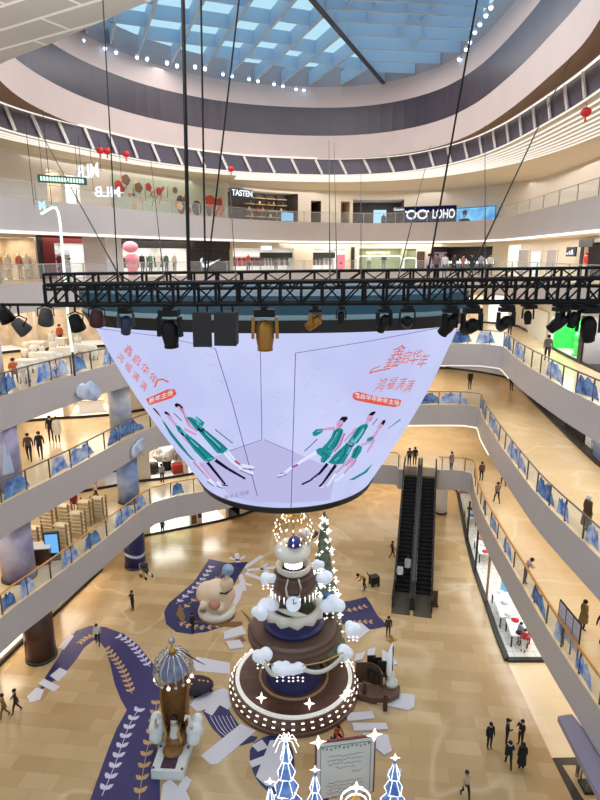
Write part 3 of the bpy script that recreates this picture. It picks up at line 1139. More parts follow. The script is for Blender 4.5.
for i in range(12):
    for j in range(NA):
        fs.append((i * NA + j, i * NA + (j + 1) % NA, (i + 1) * NA + (j + 1) % NA, (i + 1) * NA + j))
b.add(vs, fs)
FACE = b
FACE_M = [m_led]
def cone_ring(z0, z1, o0, o1, name, m, o2=None):
    b = MB()
    rows = [(z0, o0), (z1, o0), (z1, o1), (z0, o1)]
    vs = [cone_pt(2 * math.pi * j / NA, z, o) for z, o in rows for j in range(NA)]
    fs = []
    for i in range(4):
        k = (i + 1) % 4
        for j in range(NA):
            fs.append((i * NA + j, i * NA + (j + 1) % NA, k * NA + (j + 1) % NA, k * NA + j))
    b.add(vs, fs)
    return b.build(name, m, led, False, origin=SCREEN)
cone_ring(CZT, CZT + 0.36, 0.10, -0.25, 'top_rim', m_black)
cone_ring(CZB - 0.16, CZB + 0.02, 0.06, -0.2, 'bottom_rim', m_black)
b = MB()
b.add([cone_pt(2 * math.pi * j / NA, CZB - 0.1, -0.1) for j in range(NA)], [tuple(range(NA))])
b.build('bottom_plate', m_dark, led, origin=SCREEN)
m_teal = mat('teal_cover', (44, 92, 118), rough=0.6, noise=0.25, nscale=0.8)
b = MB()
rows = [(CZT + 0.36, 0.05), (CZT + 0.5, 0.0)]
vs = [cone_pt(2 * math.pi * j / NA, z, o) for z, o in rows for j in range(NA)]
b.add(vs, [(j, (j + 1) % NA, NA + (j + 1) % NA, NA + j) for j in range(NA)])
b.build('cover_lip', mat('cover_lip', (150, 178, 188), rough=0.5), led, origin=SCREEN)
b = MB()
rows = [(CZT + 0.5, 0.0), (CZT + 1.02, -0.25), (CZT + 1.12, -0.9)]
vs = [cone_pt(2 * math.pi * j / NA, min(z, CZT + 1.2), o) for z, o in rows for j in range(NA)]
fs = [(i * NA + j, i * NA + (j + 1) % NA, (i + 1) * NA + (j + 1) % NA, (i + 1) * NA + j) for i in range(2) for j in range(NA)]
fs.append(tuple(range(2 * NA, 3 * NA)))
b.add(vs, fs)
b.build('top_cover', m_teal, led, origin=SCREEN)

def led_poly(polys, name, m, lift=0.015, sub=6.0):
    """picture shapes on the screen; every polygon is cut fine enough to follow the curved face"""
    b = MB()
    for poly in polys:
        bm = bmesh.new()
        vs = [bm.verts.new((p[0], p[1], 0)) for p in poly]
        try:
            f = bm.faces.new(vs)
        except ValueError:
            bm.free(); continue
        bmesh.ops.triangulate(bm, faces=[f])
        for _ in range(3):
            ed = [e for e in bm.edges if e.calc_length() > sub]
            if not ed: break
            bmesh.ops.subdivide_edges(bm, edges=ed, cuts=1)
            bmesh.ops.triangulate(bm, faces=list(bm.faces))
        bm.verts.index_update()
        if m not in FACE_M: FACE_M.append(m)
        FACE.add([cone_hit(v.co.x, v.co.y, lift) for v in bm.verts], [[v.index for v in f.verts] for f in bm.faces], FACE_M.index(m))
        bm.free()

def stroke(pts, w):
    """a thick polyline in picture units -> quads"""
    out = []
    for a, c in zip(pts, pts[1:]):
        d = Vector((c[0] - a[0], c[1] - a[1]))
        if d.length < 1e-6: continue
        n = Vector((-d.y, d.x)).normalized() * w / 2
        out.append([(a[0] - n.x, a[1] - n.y), (c[0] - n.x, c[1] - n.y), (c[0] + n.x, c[1] + n.y), (a[0] + n.x, a[1] + n.y)])
    return out

def Zr(pts):  # right half of the picture
    return [(270 + x / 3.333, 320 + y / 3.333) for x, y in pts]
def Zl(pts):  # left half
    return [(100 + x / 3.333, 320 + y / 3.333) for x, y in pts]

# room corner drawn on the screen
led_poly([Zl([(540, 400), (590, 440), (590, 560), (540, 610), (440, 590), (330, 480), (420, 440)]), Zr([(-20, 400), (80, 440), (220, 500), (200, 600), (60, 610), (-25, 605)])], 'floor_print', emat('led_floor', (188, 186, 230)), 0.008)
led_poly(stroke(Zl([(533, 0), (540, 400)]), 0.7) + stroke(Zl([(385, 95), (440, 270), (525, 585)]), 0.8) + stroke(Zl([(0, 28), (210, 55), (385, 95)]), 0.5) + stroke(Zl([(540, 398), (420, 440)]), 0.5) + stroke(Zr([(85, 110), (70, 625)]), 0.8) + stroke(Zr([(85, 110), (330, 70), (590, 20)]), 0.6) + stroke(Zr([(-20, 398), (80, 440)]), 0.5), 'line_print', emat('led_line', (96, 100, 150)), 0.02)
rn = random.Random(3)
sc = []
for k in range(70):
    x, y = rn.uniform(0, 590), rn.uniform(100, 390)
    if k % 2:
        if x > 160 + y * 0.6: sc += stroke(Zl([(x, y), (x + 12, y + 9)]), 0.35)
    elif x < 240 and y > 120: sc += stroke(Zr([(x, y), (x + 14, y - 9)]), 0.35)
led_poly(sc, 'scratch_print', emat('led_scratch', (168, 176, 226)), 0.02)
def R2(pts):
    return [(270 + x / 4.615, 400 + y / 4.615) for x, y in pts]
def L2(pts):
    return [(140 + x / 4.615, 390 + y / 4.615) for x, y in pts]
TEAL, DTEAL, LTEAL = emat('led_teal', (36, 140, 146)), emat('led_dark_teal', (18, 86, 98)), emat('led_light_teal', (120, 190, 206))
SKIN, SHADE, INK, SHOE = emat('led_skin', (206, 160, 196)), emat('led_skin_shade', (150, 104, 150)), emat('led_ink', (28, 22, 44)), emat('led_pale', (224, 230, 252))
MAG = emat('led_magenta', (150, 96, 170))
def limb(Z, pts, w0, w1):
    """tapering limb through picture points"""
    out = []
    n = len(pts) - 1
    for k, (a, c) in enumerate(zip(pts, pts[1:])):
        d = Vector((c[0] - a[0], c[1] - a[1])); nn = Vector((-d.y, d.x)).normalized()
        wa, wc = (w0 + (w1 - w0) * k / n) / 2, (w0 + (w1 - w0) * (k + 1) / n) / 2
        out.append(Z([(a[0] - nn.x * wa, a[1] - nn.y * wa), (c[0] - nn.x * wc, c[1] - nn.y * wc), (c[0] + nn.x * wc, c[1] + nn.y * wc), (a[0] + nn.x * wa, a[1] + nn.y * wa)]))
    return out
def disc(Z, x, y, rx, ry, a=0.0, n=12):
    return [Z([(x + rx * math.cos(t) * math.cos(a) - ry * math.sin(t) * math.sin(a), y + rx * math.cos(t) * math.sin(a) + ry * math.sin(t) * math.cos(a)) for t in [2 * math.pi * k / n for k in range(n)]])]
# right trio: skin, then kit, then dark and pale details
led_poly(limb(R2, [(300, 130), (262, 132), (232, 140)], 14, 9) + limb(R2, [(338, 150), (318, 205), (290, 235), (250, 262), (232, 272)], 17, 10) + disc(R2, 322, 108, 15, 22, .5)
         + limb(R2, [(312, 120), (312, 134)], 12, 12) + disc(R2, 460, 80, 13, 22, .5) + limb(R2, [(450, 96), (440, 112)], 11, 12) + limb(R2, [(398, 130), (365, 165), (342, 190)], 13, 9)
         + disc(R2, 508, 118, 10, 22, .5) + limb(R2, [(496, 138), (484, 160), (468, 176)], 11, 14) + limb(R2, [(482, 180), (445, 198), (420, 208)], 12, 9) + limb(R2, [(478, 186), (462, 215), (446, 240)], 11, 8)
         + limb(R2, [(372, 268), (340, 300), (305, 335)], 15, 8) + limb(R2, [(392, 270), (368, 305), (340, 338)], 15, 8), 'skin_print', SKIN, 0.016)
led_poly(limb(R2, [(344, 152), (324, 206), (296, 238)], 5, 4) + limb(R2, [(380, 270), (348, 304)], 4, 3) + limb(R2, [(398, 274), (374, 308)], 4, 3) + limb(R2, [(330, 112), (318, 128)], 5, 3) + limb(R2, [(468, 84), (458, 98)], 4, 3), 'skin_print', SHADE, 0.02)
led_poly([R2(p) for p in ([(292, 140), (308, 132), (326, 128), (338, 138), (326, 172), (312, 205), (290, 232), (262, 240), (236, 222), (260, 198), (280, 172)],
    [(212, 228), (232, 218), (262, 240), (288, 234), (276, 262), (248, 290), (232, 284), (238, 262), (214, 244)],
    [(400, 128), (424, 112), (446, 108), (452, 118), (430, 158), (404, 196), (378, 206), (356, 196), (380, 160)],
    [(322, 226), (350, 200), (384, 208), (366, 244), (338, 292), (300, 298), (266, 288), (290, 256)],
    [(448, 176), (468, 166), (480, 174), (462, 188), (442, 190)],
    [(384, 226), (406, 206), (424, 214), (418, 238), (396, 270), (370, 266)],
    [(194, 150), (212, 134), (244, 130), (240, 148), (216, 164), (200, 166)],
    [(540, 132), (600, 84), (600, 92), (546, 130)], [(362, 368), (430, 330), (474, 290), (444, 334), (384, 368)])], 'kit_print', TEAL, 0.022)
led_poly(limb(R2, [(300, 146), (292, 190), (262, 226)], 4, 3) + limb(R2, [(330, 140), (312, 184), (292, 222)], 5, 3) + limb(R2, [(238, 240), (264, 256), (246, 284)], 4, 3) + limb(R2, [(416, 122), (394, 160), (370, 194)], 4, 4)
         + limb(R2, [(446, 118), (420, 164), (396, 200)], 4, 3) + limb(R2, [(352, 206), (340, 250), (310, 290)], 5, 3) + limb(R2, [(330, 226), (300, 262), (280, 286)], 3, 3) + limb(R2, [(404, 212), (392, 244), (380, 264)], 5, 4), 'kit_print', DTEAL, 0.027)
led_poly(limb(R2, [(432, 132), (408, 168), (384, 196)], 10, 12) + limb(R2, [(384, 172), (372, 198)], 8, 8) + limb(R2, [(310, 146), (290, 186), (268, 218)], 4, 4) + limb(R2, [(216, 146), (238, 136)], 5, 4) + limb(R2, [(370, 216), (356, 246)], 6, 6) + limb(R2, [(296, 278), (318, 262)], 4, 4), 'kit_print', LTEAL, 0.027)
led_poly([R2(p) for p in ([(318, 92), (330, 76), (352, 74), (358, 84), (346, 98), (338, 104), (334, 92)], [(452, 68), (466, 54), (484, 50), (484, 60), (472, 70), (462, 70)], [(510, 106), (518, 92), (530, 90), (530, 100), (520, 116)])]
         + limb(R2, [(264, 292), (228, 336), (206, 352)], 14, 9) + limb(R2, [(206, 352), (184, 370), (146, 388)], 8, 8) + limb(R2, [(302, 298), (268, 346), (242, 382)], 15, 9) + limb(R2, [(242, 382), (226, 398)], 8, 10)
         + limb(R2, [(350, 196), (372, 214), (388, 204)], 5, 5) + limb(R2, [(158, 234), (188, 208), (218, 178)], 3.5, 3.5) + limb(R2, [(470, 114), (494, 84)], 3, 3) + limb(R2, [(316, 128), (304, 142)], 3, 3), 'dark_print', INK, 0.03)
led_poly(limb(R2, [(214, 240), (160, 272), (112, 302)], 17, 12) + limb(R2, [(104, 306), (72, 332), (40, 352)], 13, 11) + limb(R2, [(300, 340), (280, 370), (262, 396)], 10, 9) + limb(R2, [(338, 340), (318, 362), (296, 372)], 9, 8) + limb(R2, [(214, 346), (200, 362)], 9, 9) + limb(R2, [(228, 404), (246, 398)], 5, 5), 'pale_print', SHOE, 0.024)
led_poly(limb(R2, [(100, 310), (128, 296)], 10, 10) + limb(R2, [(212, 352), (222, 342)], 5, 5), 'sock_print', MAG, 0.03)
led_poly(limb(R2, [(36, 356), (56, 350)], 5, 4) + limb(R2, [(48, 338), (70, 334)], 4, 3) + limb(R2, [(60, 348), (78, 340)], 4, 3), 'dark_print', emat('led_blue_ink', (70, 80, 130)), 0.03)
# left trio
led_poly(disc(L2, 190, 82, 12, 26, -.6) + limb(L2, [(196, 100), (212, 120)], 12, 12) + limb(L2, [(212, 124), (226, 162), (268, 188)], 14, 10) + limb(L2, [(246, 142), (270, 168)], 12, 8)
         + disc(L2, 138, 122, 9, 24, -.6) + limb(L2, [(146, 136), (168, 160)], 10, 12) + limb(L2, [(184, 182), (208, 226), (250, 262)], 10, 8) + limb(L2, [(206, 178), (240, 196), (262, 206)], 12, 8)
         + disc(L2, 82, 102, 5, 20, -.6) + limb(L2, [(246, 330), (290, 378), (322, 412)], 10, 7) + limb(L2, [(278, 334), (318, 386), (352, 424)], 10, 7), 'skin_print', SKIN, 0.016)
led_poly(limb(L2, [(206, 120), (234, 160)], 4, 3) + limb(L2, [(252, 332), (296, 382)], 3, 3) + limb(L2, [(192, 84), (206, 108)], 4, 3), 'skin_print', SHADE, 0.02)
led_poly([L2(p) for p in ([(214, 122), (238, 124), (262, 136), (268, 158), (292, 172), (300, 186), (284, 196), (262, 184), (236, 152)],
    [(270, 186), (300, 180), (332, 206), (380, 244), (408, 272), (384, 292), (358, 290), (316, 242)],
    [(164, 158), (184, 166), (200, 184), (236, 216), (226, 222), (198, 210), (176, 188)],
    [(200, 206), (236, 214), (272, 244), (316, 284), (350, 314), (322, 330), (298, 326), (252, 278)],
    [(100, 132), (118, 150), (150, 196), (196, 254), (232, 300), (262, 330), (238, 318), (190, 268), (142, 208)],
    [(256, 118), (276, 130), (300, 150), (290, 168), (272, 160)])], 'kit_print', TEAL, 0.022)
led_poly(limb(L2, [(226, 128), (262, 160), (286, 186)], 4, 4) + limb(L2, [(286, 188), (332, 236), (376, 280)], 6, 5) + limb(L2, [(312, 190), (362, 240), (400, 272)], 4, 3) + limb(L2, [(178, 168), (206, 200)], 4, 4) + limb(L2, [(214, 214), (262, 264), (312, 318)], 5, 5)
         + limb(L2, [(248, 226), (300, 276), (340, 312)], 4, 3) + limb(L2, [(112, 148), (160, 214), (220, 288)], 4, 3), 'kit_print', DTEAL, 0.027)
led_poly(limb(L2, [(262, 128), (282, 150)], 8, 8) + limb(L2, [(300, 196), (342, 232), (372, 262)], 6, 6) + limb(L2, [(188, 180), (214, 204)], 8, 9) + limb(L2, [(232, 228), (272, 262)], 6, 6) + limb(L2, [(306, 318), (338, 314)], 4, 4), 'kit_print', LTEAL, 0.027)
led_poly([L2(p) for p in ([(162, 66), (170, 58), (186, 64), (202, 80), (196, 86), (182, 72), (168, 80)], [(114, 100), (122, 96), (136, 106), (144, 120), (132, 112), (120, 110)], [(62, 84), (70, 82), (88, 104), (104, 128), (88, 112)])]
         + limb(L2, [(268, 176), (286, 190), (298, 176)], 8, 8) + limb(L2, [(192, 196), (208, 210)], 8, 6) + limb(L2, [(314, 332), (356, 384), (396, 434)], 14, 9) + limb(L2, [(350, 322), (408, 362), (488, 408)], 16, 9) + limb(L2, [(348, 180), (388, 212), (430, 244)], 3.5, 3.5) + limb(L2, [(160, 106), (196, 142)], 3.5, 3.5) + limb(L2, [(380, 436), (408, 440)], 5, 5), 'dark_print', INK, 0.03)
led_poly(limb(L2, [(392, 288), (430, 332), (464, 356)], 13, 10) + limb(L2, [(406, 282), (440, 322)], 11, 9) + limb(L2, [(460, 358), (524, 384)], 15, 12) + limb(L2, [(470, 346), (528, 356)], 14, 11) + limb(L2, [(360, 420), (380, 448)], 12, 9) + limb(L2, [(320, 410), (346, 436)], 14, 9), 'pale_print', SHOE, 0.024)
led_poly(limb(L2, [(440, 326), (462, 342)], 9, 9), 'sock_print', emat('led_red', (190, 60, 90)), 0.03)
led_poly(limb(L2, [(462, 368), (522, 394)], 4, 3) + limb(L2, [(472, 362), (528, 366)], 4, 3) + limb(L2, [(356, 440), (384, 452)], 4, 4) + limb(L2, [(314, 420), (344, 442)], 4, 4), 'dark_print', emat('led_blue_ink', (70, 80, 130)), 0.03)

def led_text(body, org, rt, up, size, m, name, bold=0.0, lift=0.02):
    """words drawn on the screen face: org is the middle, rt and up are picture directions"""
    cu = bpy.data.curves.new(name, 'FONT')
    cu.body = body; cu.size = 1.0; cu.align_x = 'CENTER'; cu.align_y = 'CENTER'; cu.offset = bold
    tmp = bpy.data.objects.new(name, cu)
    COL.objects.link(tmp)
    bpy.context.view_layer.update()
    me = bpy.data.meshes.new_from_object(tmp.evaluated_get(bpy.context.evaluated_depsgraph_get()))
    bpy.data.objects.remove(tmp); bpy.data.curves.remove(cu)
    if m not in FACE_M: FACE_M.append(m)
    FACE.add([cone_hit(org[0] + rt[0] * v.co.x * size + up[0] * v.co.y * size, org[1] + rt[1] * v.co.x * size + up[1] * v.co.y * size, lift) for v in me.vertices], [list(f.vertices) for f in me.polygons], FACE_M.index(m))
    bpy.data.meshes.remove(me)
ORANGE = emat('led_orange', (222, 96, 50))
for ch, x, y, sz in (('鑫', 395, 358, 27), ('启', 405.5, 358, 16), ('华', 414.5, 358, 18), ('年', 422, 362, 17), ('鸿', 380, 386, 17), ('福', 391, 384, 15), ('满', 400, 385, 15), ('满', 408, 387, 15)):
    led_text(ch, (x, y), (0.60, -0.06), (0.48, -0.92), sz, ORANGE, 'title_print', -0.004)
for k, ch in enumerate('鑫启华年'):
    led_text(ch, (129 + 8.2 * k, 351 + 9.3 * k), (0.55, 0.52), (0.30, -0.62), 14, ORANGE, 'title_print', 0.0)
for k, ch in enumerate('鸿福满满'):
    led_text(ch, (121 + 7.6 * k, 358 + 9.4 * k), (0.5, 0.56), (0.30, -0.62), 12, ORANGE, 'title_print', 0.0)
led_poly(stroke([(369, 373), (376, 371), (390, 368)], 1.2) + stroke([(369, 373), (372, 369), (380, 366)], 0.9) + stroke([(155, 387), (158, 380), (163, 379), (169, 382)], 1.5), 'title_print', ORANGE, 0.02)
led_poly([[(353, 393), (358, 391.5), (376, 396.5), (397, 399), (401, 400), (399.5, 405.5), (394, 407), (374, 404), (355, 400), (352, 397)]], 'banner_print', emat('led_banner', (224, 96, 70)), 0.016)
led_poly([[(146, 399), (168, 389), (175, 389), (177, 394), (172, 398), (150, 405)]], 'banner_print', emat('led_banner', (224, 96, 70)), 0.016)
led_text('鑫启华年新年主场', (376.5, 399.3), (1.0, 0.19), (0.14, -0.95), 5.6, SHOE, 'banner_lettering', 0.01, 0.024)
led_text('新年主场', (161.5, 397), (1.0, -0.38), (0.02, -1.0), 6.0, SHOE, 'banner_lettering', 0.01, 0.024)
led_text('新年主场赛', (237, 495), (1.0, -0.22), (0.05, -1.0), 5.0, emat('led_mauve', (150, 120, 170)), 'small_lettering', 0.0, 0.02)

FACE.build('screen_face', FACE_M, led, False, origin=SCREEN)

# ================================================================ TRUSS AND STAGE LIGHTS
TY = 11.0
m_truss = mat('truss_black', (10, 10, 12), rough=0.6, spec=0.25)
tl, tr_ = PY(44, 284, TY).x, 6.6
zl0, zl1 = PY(44, 305.5, TY).z, PY(44, 285, TY).z
zr0, zr1 = PY(600, 302, TY).z, PY(600, 278, TY).z
def zb_at(x): return zl0 + (zr0 - zl0) * (x - tl) / (tr_ - tl)
def zt_at(x): return zl1 + (zr1 - zl1) * (x - tl) / (tr_ - tl)
def lattice_truss(y0, x0, x1, n, label, depth=0.46, dz=0.0, light=False):
    TR = Vector((0, y0, zb_at(0)))
    truss = thing('lighting_truss', label, 'truss', TR)
    for yy in (0, depth):
        for f in (zt_at, zb_at):
            b = MB()
            b.tube([(x0, y0 + yy, f(x0) + dz), (x1, y0 + yy, f(x1) + dz)], 0.034, 8)
            b.build('chord', m_truss, truss, origin=TR)
    stepx = (x1 - x0) / n
    for i in range(n + 1):
        x = x0 + stepx * i
        for yy in (0, depth):
            b = MB()
            b.bar((x, y0 + yy, zb_at(x) + dz), (x, y0 + yy, zt_at(x) + dz), 0.05)
            b.build('upright', m_truss, truss, origin=TR)
    b = MB()
    for i in range(n):
        xa, xb = x0 + stepx * i, x0 + stepx * (i + 1)
        for yy in (0, depth):
            if i % 2:
                xa, xb = xb, xa
            b.bar((xa, y0 + yy, zb_at(xa) + dz), (xb, y0 + yy, zt_at(xb) + dz), 0.03)
        b.bar((xa, y0, zt_at(xa) + dz), (xb, y0 + depth, zt_at(xb) + dz), 0.025)
    b.build('lattice', m_truss, truss, origin=TR)
    return truss, TR
truss, TR = lattice_truss(TY, tl, 10.0, 37, 'black lattice truss carrying the row of stage lights across the atrium')
rear, _ = lattice_truss(14.6, PY(44, 280, 14.6).x, 12.5, 31, 'second black lattice truss behind the row of stage lights', 0.4, 0.1)

m_amber = mat('amber_housing', (168, 118, 52), rough=0.35, metal=0.5)
m_lens = mat('lens_glass', (70, 80, 92), rough=0.1)
m_lamp_body = mat('lamp_body', (13, 13, 15), rough=0.5, spec=0.3)
def moving_head(px, py, label, size=1.0, tilt=0.0, yaw=0.0, body=None, y=TY + 0.23, lens=None):
    size *= 1.27
    """moving-head lamp: clamp, base box, yoke arms, round head with lens; hangs from the lower chord"""
    p = PY(px, py, y)
    top = zb_at(p.x) - 0.06
    t = thing('stage_light', label, 'stage light', (p.x, y, top), 0)
    body = body or m_lamp_body
    s = size
    b = MB(); b.box((-0.05, -0.30, -0.05), (0.05, 0.30, 0.02)); b.build('clamp', m_truss, t)
    b = MB(); b.box((-0.17 * s, -0.14 * s, -0.16 * s), (0.17 * s, 0.14 * s, -0.05)); b.build('base_box', m_lamp_body, t)
    R = Matrix.Rotation(yaw, 3, 'Z')
    for sgn in (-1, 1):
        b = MB()
        b.bar((sgn * 0.19 * s, 0, -0.17 * s), (sgn * 0.2 * s, 0, -0.52 * s), 0.05 * s, 0.13 * s, up=(0, 1, 0))
        for v in b.v: v.xy = (R @ v).xy
        b.build('yoke_arm', body if body is not m_lamp_body else m_lamp_body, t)
    T = R @ Matrix.Rotation(tilt, 3, 'X')
    b = MB()
    b.lathe([(0.0, 0.20 * s), (0.09 * s, 0.19 * s), (0.145 * s, 0.08 * s), (0.15 * s, -0.10 * s), (0.125 * s, -0.24 * s), (0.13 * s, -0.30 * s), (0.105 * s, -0.30 * s)], 14)
    b.v = [T @ v + Vector((0, 0, -0.42 * s)) for v in b.v]
    b.build('lamp_head', body, t, True)
    b = MB()
    b.lathe([(0.108 * s, -0.295 * s), (0.0, -0.285 * s)], 14)
    b.v = [T @ v + Vector((0, 0, -0.42 * s)) for v in b.v]
    b.build('lens', lens or m_lens, t, True)
    return t
moving_head(126, 320, 'dark blue-tinted stage light hanging over the screen edge near the red shop', 0.58, 0.5, 0.5, mat('lamp_blue', (38, 52, 84), rough=0.45))
moving_head(170, 330, 'large black stage light hung just before the pair of speaker boxes', 0.86, 0.12, -0.2)
moving_head(265, 335, 'amber-lit stage light pointing straight down before the screen', 0.93, 0.05, 0.1, m_amber, lens=emat('amber_lens', (240, 200, 140), 1.2))
moving_head(315, 325, 'small stage light with amber-lit front between the two pale room lines', 0.55, 0.95, 0.9, m_amber)
moving_head(341, 322, 'tiny dark lamp hung beside the small amber stage light', 0.36, 0.2, 0.0)
moving_head(384, 322, 'black stage light, first of the close pair above the orange title', 0.58, 0.7, 0.4)
moving_head(407, 325, 'black stage light facing the camera, second of the close pair above the orange title', 0.58, 1.25, -0.2)
moving_head(450, 320, 'black stage light hung at the corner of the screen rim', 0.67, 0.7, 0.7)
moving_head(472, 320, 'black stage light with round face beside the corner lamp of the screen', 0.74, 1.2, 0.2)
moving_head(506, 318, 'black stage light with a pale triangle on its face over the walkway corner', 0.62, 1.1, 0.1)
moving_head(528, 314, 'slim black lamp hung alone between the triangle lamp and the green display', 0.4, 0.4, -0.5)
moving_head(560, 318, 'black stage light tilted sideways before the green display', 0.62, 0.8, 0.9)
moving_head(574, 314, 'small black lamp squeezed between two tilted lights by the green display', 0.48, 0.3, 0.3)
moving_head(589, 322, 'long black stage light hanging slanted beside the shop mannequin', 0.79, 0.45, -0.6)
b = MB()
def small_can(px, py, label, tilt, yaw, m):
    p = PY(px, py, TY + 0.2)
    t = thing('par_lamp', label, 'stage light', (p.x, p.y, p.z), 0)
    T = Matrix.Rotation(yaw, 3, 'Z') @ Matrix.Rotation(tilt, 3, 'X')
    b = MB()
    b.lathe([(0.0, 0.16), (0.10, 0.13), (0.13, 0.0), (0.15, -0.16), (0.13, -0.16), (0.10, -0.05), (0.0, -0.04)], 14)
    b.v = [T @ v for v in b.v]
    b.build('can', m, t, True)
    b = MB()
    b.tube([T @ Vector((-0.15, 0, 0)), (-0.15, 0, 0.14), (0, 0, 0.2), (0.15, 0, 0.14), T @ Vector((0.15, 0, 0))], 0.014, 5)
    b.build('bracket', m_truss, t)
    b = MB()
    b.bar((0, 0, 0.2), (0, 0, zb_at(p.x) - p.z - 0.02), 0.03)
    b.build('hanger', m_truss, t)
    return t
m_can_grey = mat('can_grey', (74, 68, 72), rough=0.5)
small_can(4, 314, 'reflection of a dark can lamp farthest along beside the grey column', 0.5, -0.7, m_lamp_body)  # this and the next two are reflections built as solid cans
small_can(20, 326, 'reflection of a grey can lamp leaning over the fourth-floor diners', 0.7, -0.8, m_can_grey)
small_can(46, 316, 'reflection of a small grey can lamp under the end of the truss', 0.5, 0.6, m_can_grey)
small_can(76, 322, 'dark can lamp above the orange diner by the neon reflection', 0.4, -0.3, m_lamp_body)
small_can(97, 317, 'dark red can lamp at the corner of the screen', 0.5, 0.4, mat('can_red', (74, 30, 38), rough=0.5))
# the rail that carries the end lamps built from reflections
b = MB()
p0, p1 = PY(-4, 311, TY + 0.2), PY(44, 307, TY + 0.2)
b.tube([(p0.x, TY + 0.2, zl0), (tl + 0.1, TY + 0.2, zl0)], 0.03, 6)
b.build('extension_bar', m_truss, truss, origin=TR)

def speaker(px0, px1, py0, py1, label, rz):
    a, c = PY(px0, py0, TY + 0.2), PY(px1, py1, TY + 0.2)
    w, h = c.x - a.x, a.z - c.z
    t = thing('speaker_box', label, 'speaker', ((a.x + c.x) / 2, TY + 0.2, zb_at(a.x) - 0.03), rz)
    h = zb_at(a.x) - 0.03 - c.z
    b = MB()
    b.add([(-w / 2, -0.2, -0.12), (w / 2, -0.2, -0.12), (w * 0.42, 0.22, -0.12), (-w * 0.42, 0.22, -0.12), (-w / 2, -0.26, -h), (w / 2, -0.26, -h), (w * 0.42, 0.16, -h), (-w * 0.42, 0.16, -h)],
          [(0, 1, 2, 3), (7, 6, 5, 4), (4, 5, 1, 0), (5, 6, 2, 1), (6, 7, 3, 2), (7, 4, 0, 3)])
    b.build('cabinet', mat('speaker_black', (40, 38, 42), rough=0.7), t)
    b = MB()
    b.add([(-w * 0.43, -0.208, -0.17), (w * 0.43, -0.208, -0.17), (w * 0.43, -0.27, -h + 0.05), (-w * 0.43, -0.27, -h + 0.05)], [(3, 2, 1, 0)])
    b.build('grille', mat('grille_black', (52, 49, 52), rough=0.9, noise=0.3, nscale=40), t)
    for x in (-w * 0.25, w * 0.25):
        b = MB(); b.bar((x, 0, -0.12), (x, 0, 0.05), 0.03); b.build('hanger', m_truss, t)
speaker(193, 213, 308, 345, 'black speaker box hung beside the large black stage light', 0.08)
speaker(216, 239, 308, 344, 'black speaker box hung nearer the amber-lit lamp', -0.1)

# ================================================================ ROPES AND CABLES
m_rope = mat('rope_black', (20, 20, 24), rough=0.7)
def cable(a, c, r, label):
    t = MB()
    t.tube([a, c], r, 5)
    o = t.build('hanging_cable', m_rope, origin=c)
    tag(o, label, 'cable', 'cables hanging from the roof')
def to_truss(px):  # anchor on the upper chord
    p = PY(px, 280, TY)
    return Vector((p.x, TY, zt_at(p.x) + 0.06))
def ext(px0, py0, px1, y=TY, top=34.0):
    """a cable seen passing through (px0, py0) and fixed to the truss at px1"""
    a = PY(px0, py0, y)
    q = to_truss(px1)
    d = (a - q)
    return q + d * ((top - q.z) / d.z), q
for (px0, py0, px1, r, lab) in (
        (183, 0, 189, 0.036, 'thick black rope carrying the truss in front of the sports shop'),
        (201, 0, 205.5, 0.018, 'straight black cable next to the thick rope'),
        (239, 0, 206.5, 0.016, 'slanting black cable crossing to the thick rope'),
        (104, 20, 118, 0.012, 'thin cable falling past the grey pillar'),
        (477, 0, 427, 0.018, 'slanting black cable crossing the glasses sign')):
    a, q = ext(px0, py0, px1)
    cable(a, q, r, lab)
for (u, v, px1, r, lab) in (
        ((572, 55), 30.0, 468, 0.018, 'long slanting cable from the louvred ring across the blue advert'),
        ((485, 125), 29.9, 485, 0.014, 'thin upright cable beside the end of the blue advert'),
        ((431, 145), 29.9, 398, 0.014, 'thin slanting cable passing the dark sixth-floor shop'),
        ((329, 140), 29.9, 330, 0.015, 'upright thin cable by the pink poster, first of two'),
        ((334, 142), 29.9, 337, 0.013, 'upright thin cable by the pink poster, second of two'),
        ((361, 160), 29.9, 361, 0.012, 'faint upright cable before the dark sixth-floor shop'),
        ((36, 124), 28.6, 122, 0.015, 'thin cable slanting down across the grey pillar'),
        ((150, 152), 28.8, 164, 0.013, 'thin cable slanting before the flower mural'),
        ((228, 158), 28.8, 236, 0.013, 'thin upright cable between the mural and the brown shelves')):
    p = PZ(u[0], u[1], v)
    cable(p, to_truss(px1), r, lab)

# neon strip reflected in the glass, built as a tube at the fourth floor edge
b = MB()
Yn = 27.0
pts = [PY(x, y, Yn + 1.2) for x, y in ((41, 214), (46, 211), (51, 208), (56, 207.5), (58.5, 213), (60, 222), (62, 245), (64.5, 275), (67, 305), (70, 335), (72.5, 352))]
t = thing('glow_tube', 'reflection of a tall white neon strip with a bent tip rising past the red shop', 'light', pts[-1])
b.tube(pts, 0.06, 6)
b.build('tube', emat('reflected_neon_white', (225, 255, 240), 1.6), t, origin=pts[-1])
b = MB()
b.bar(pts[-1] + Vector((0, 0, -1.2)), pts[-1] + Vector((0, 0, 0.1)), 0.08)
b.build('stand', m_dark, t, origin=pts[-1])  # stand added to carry the reflected strip

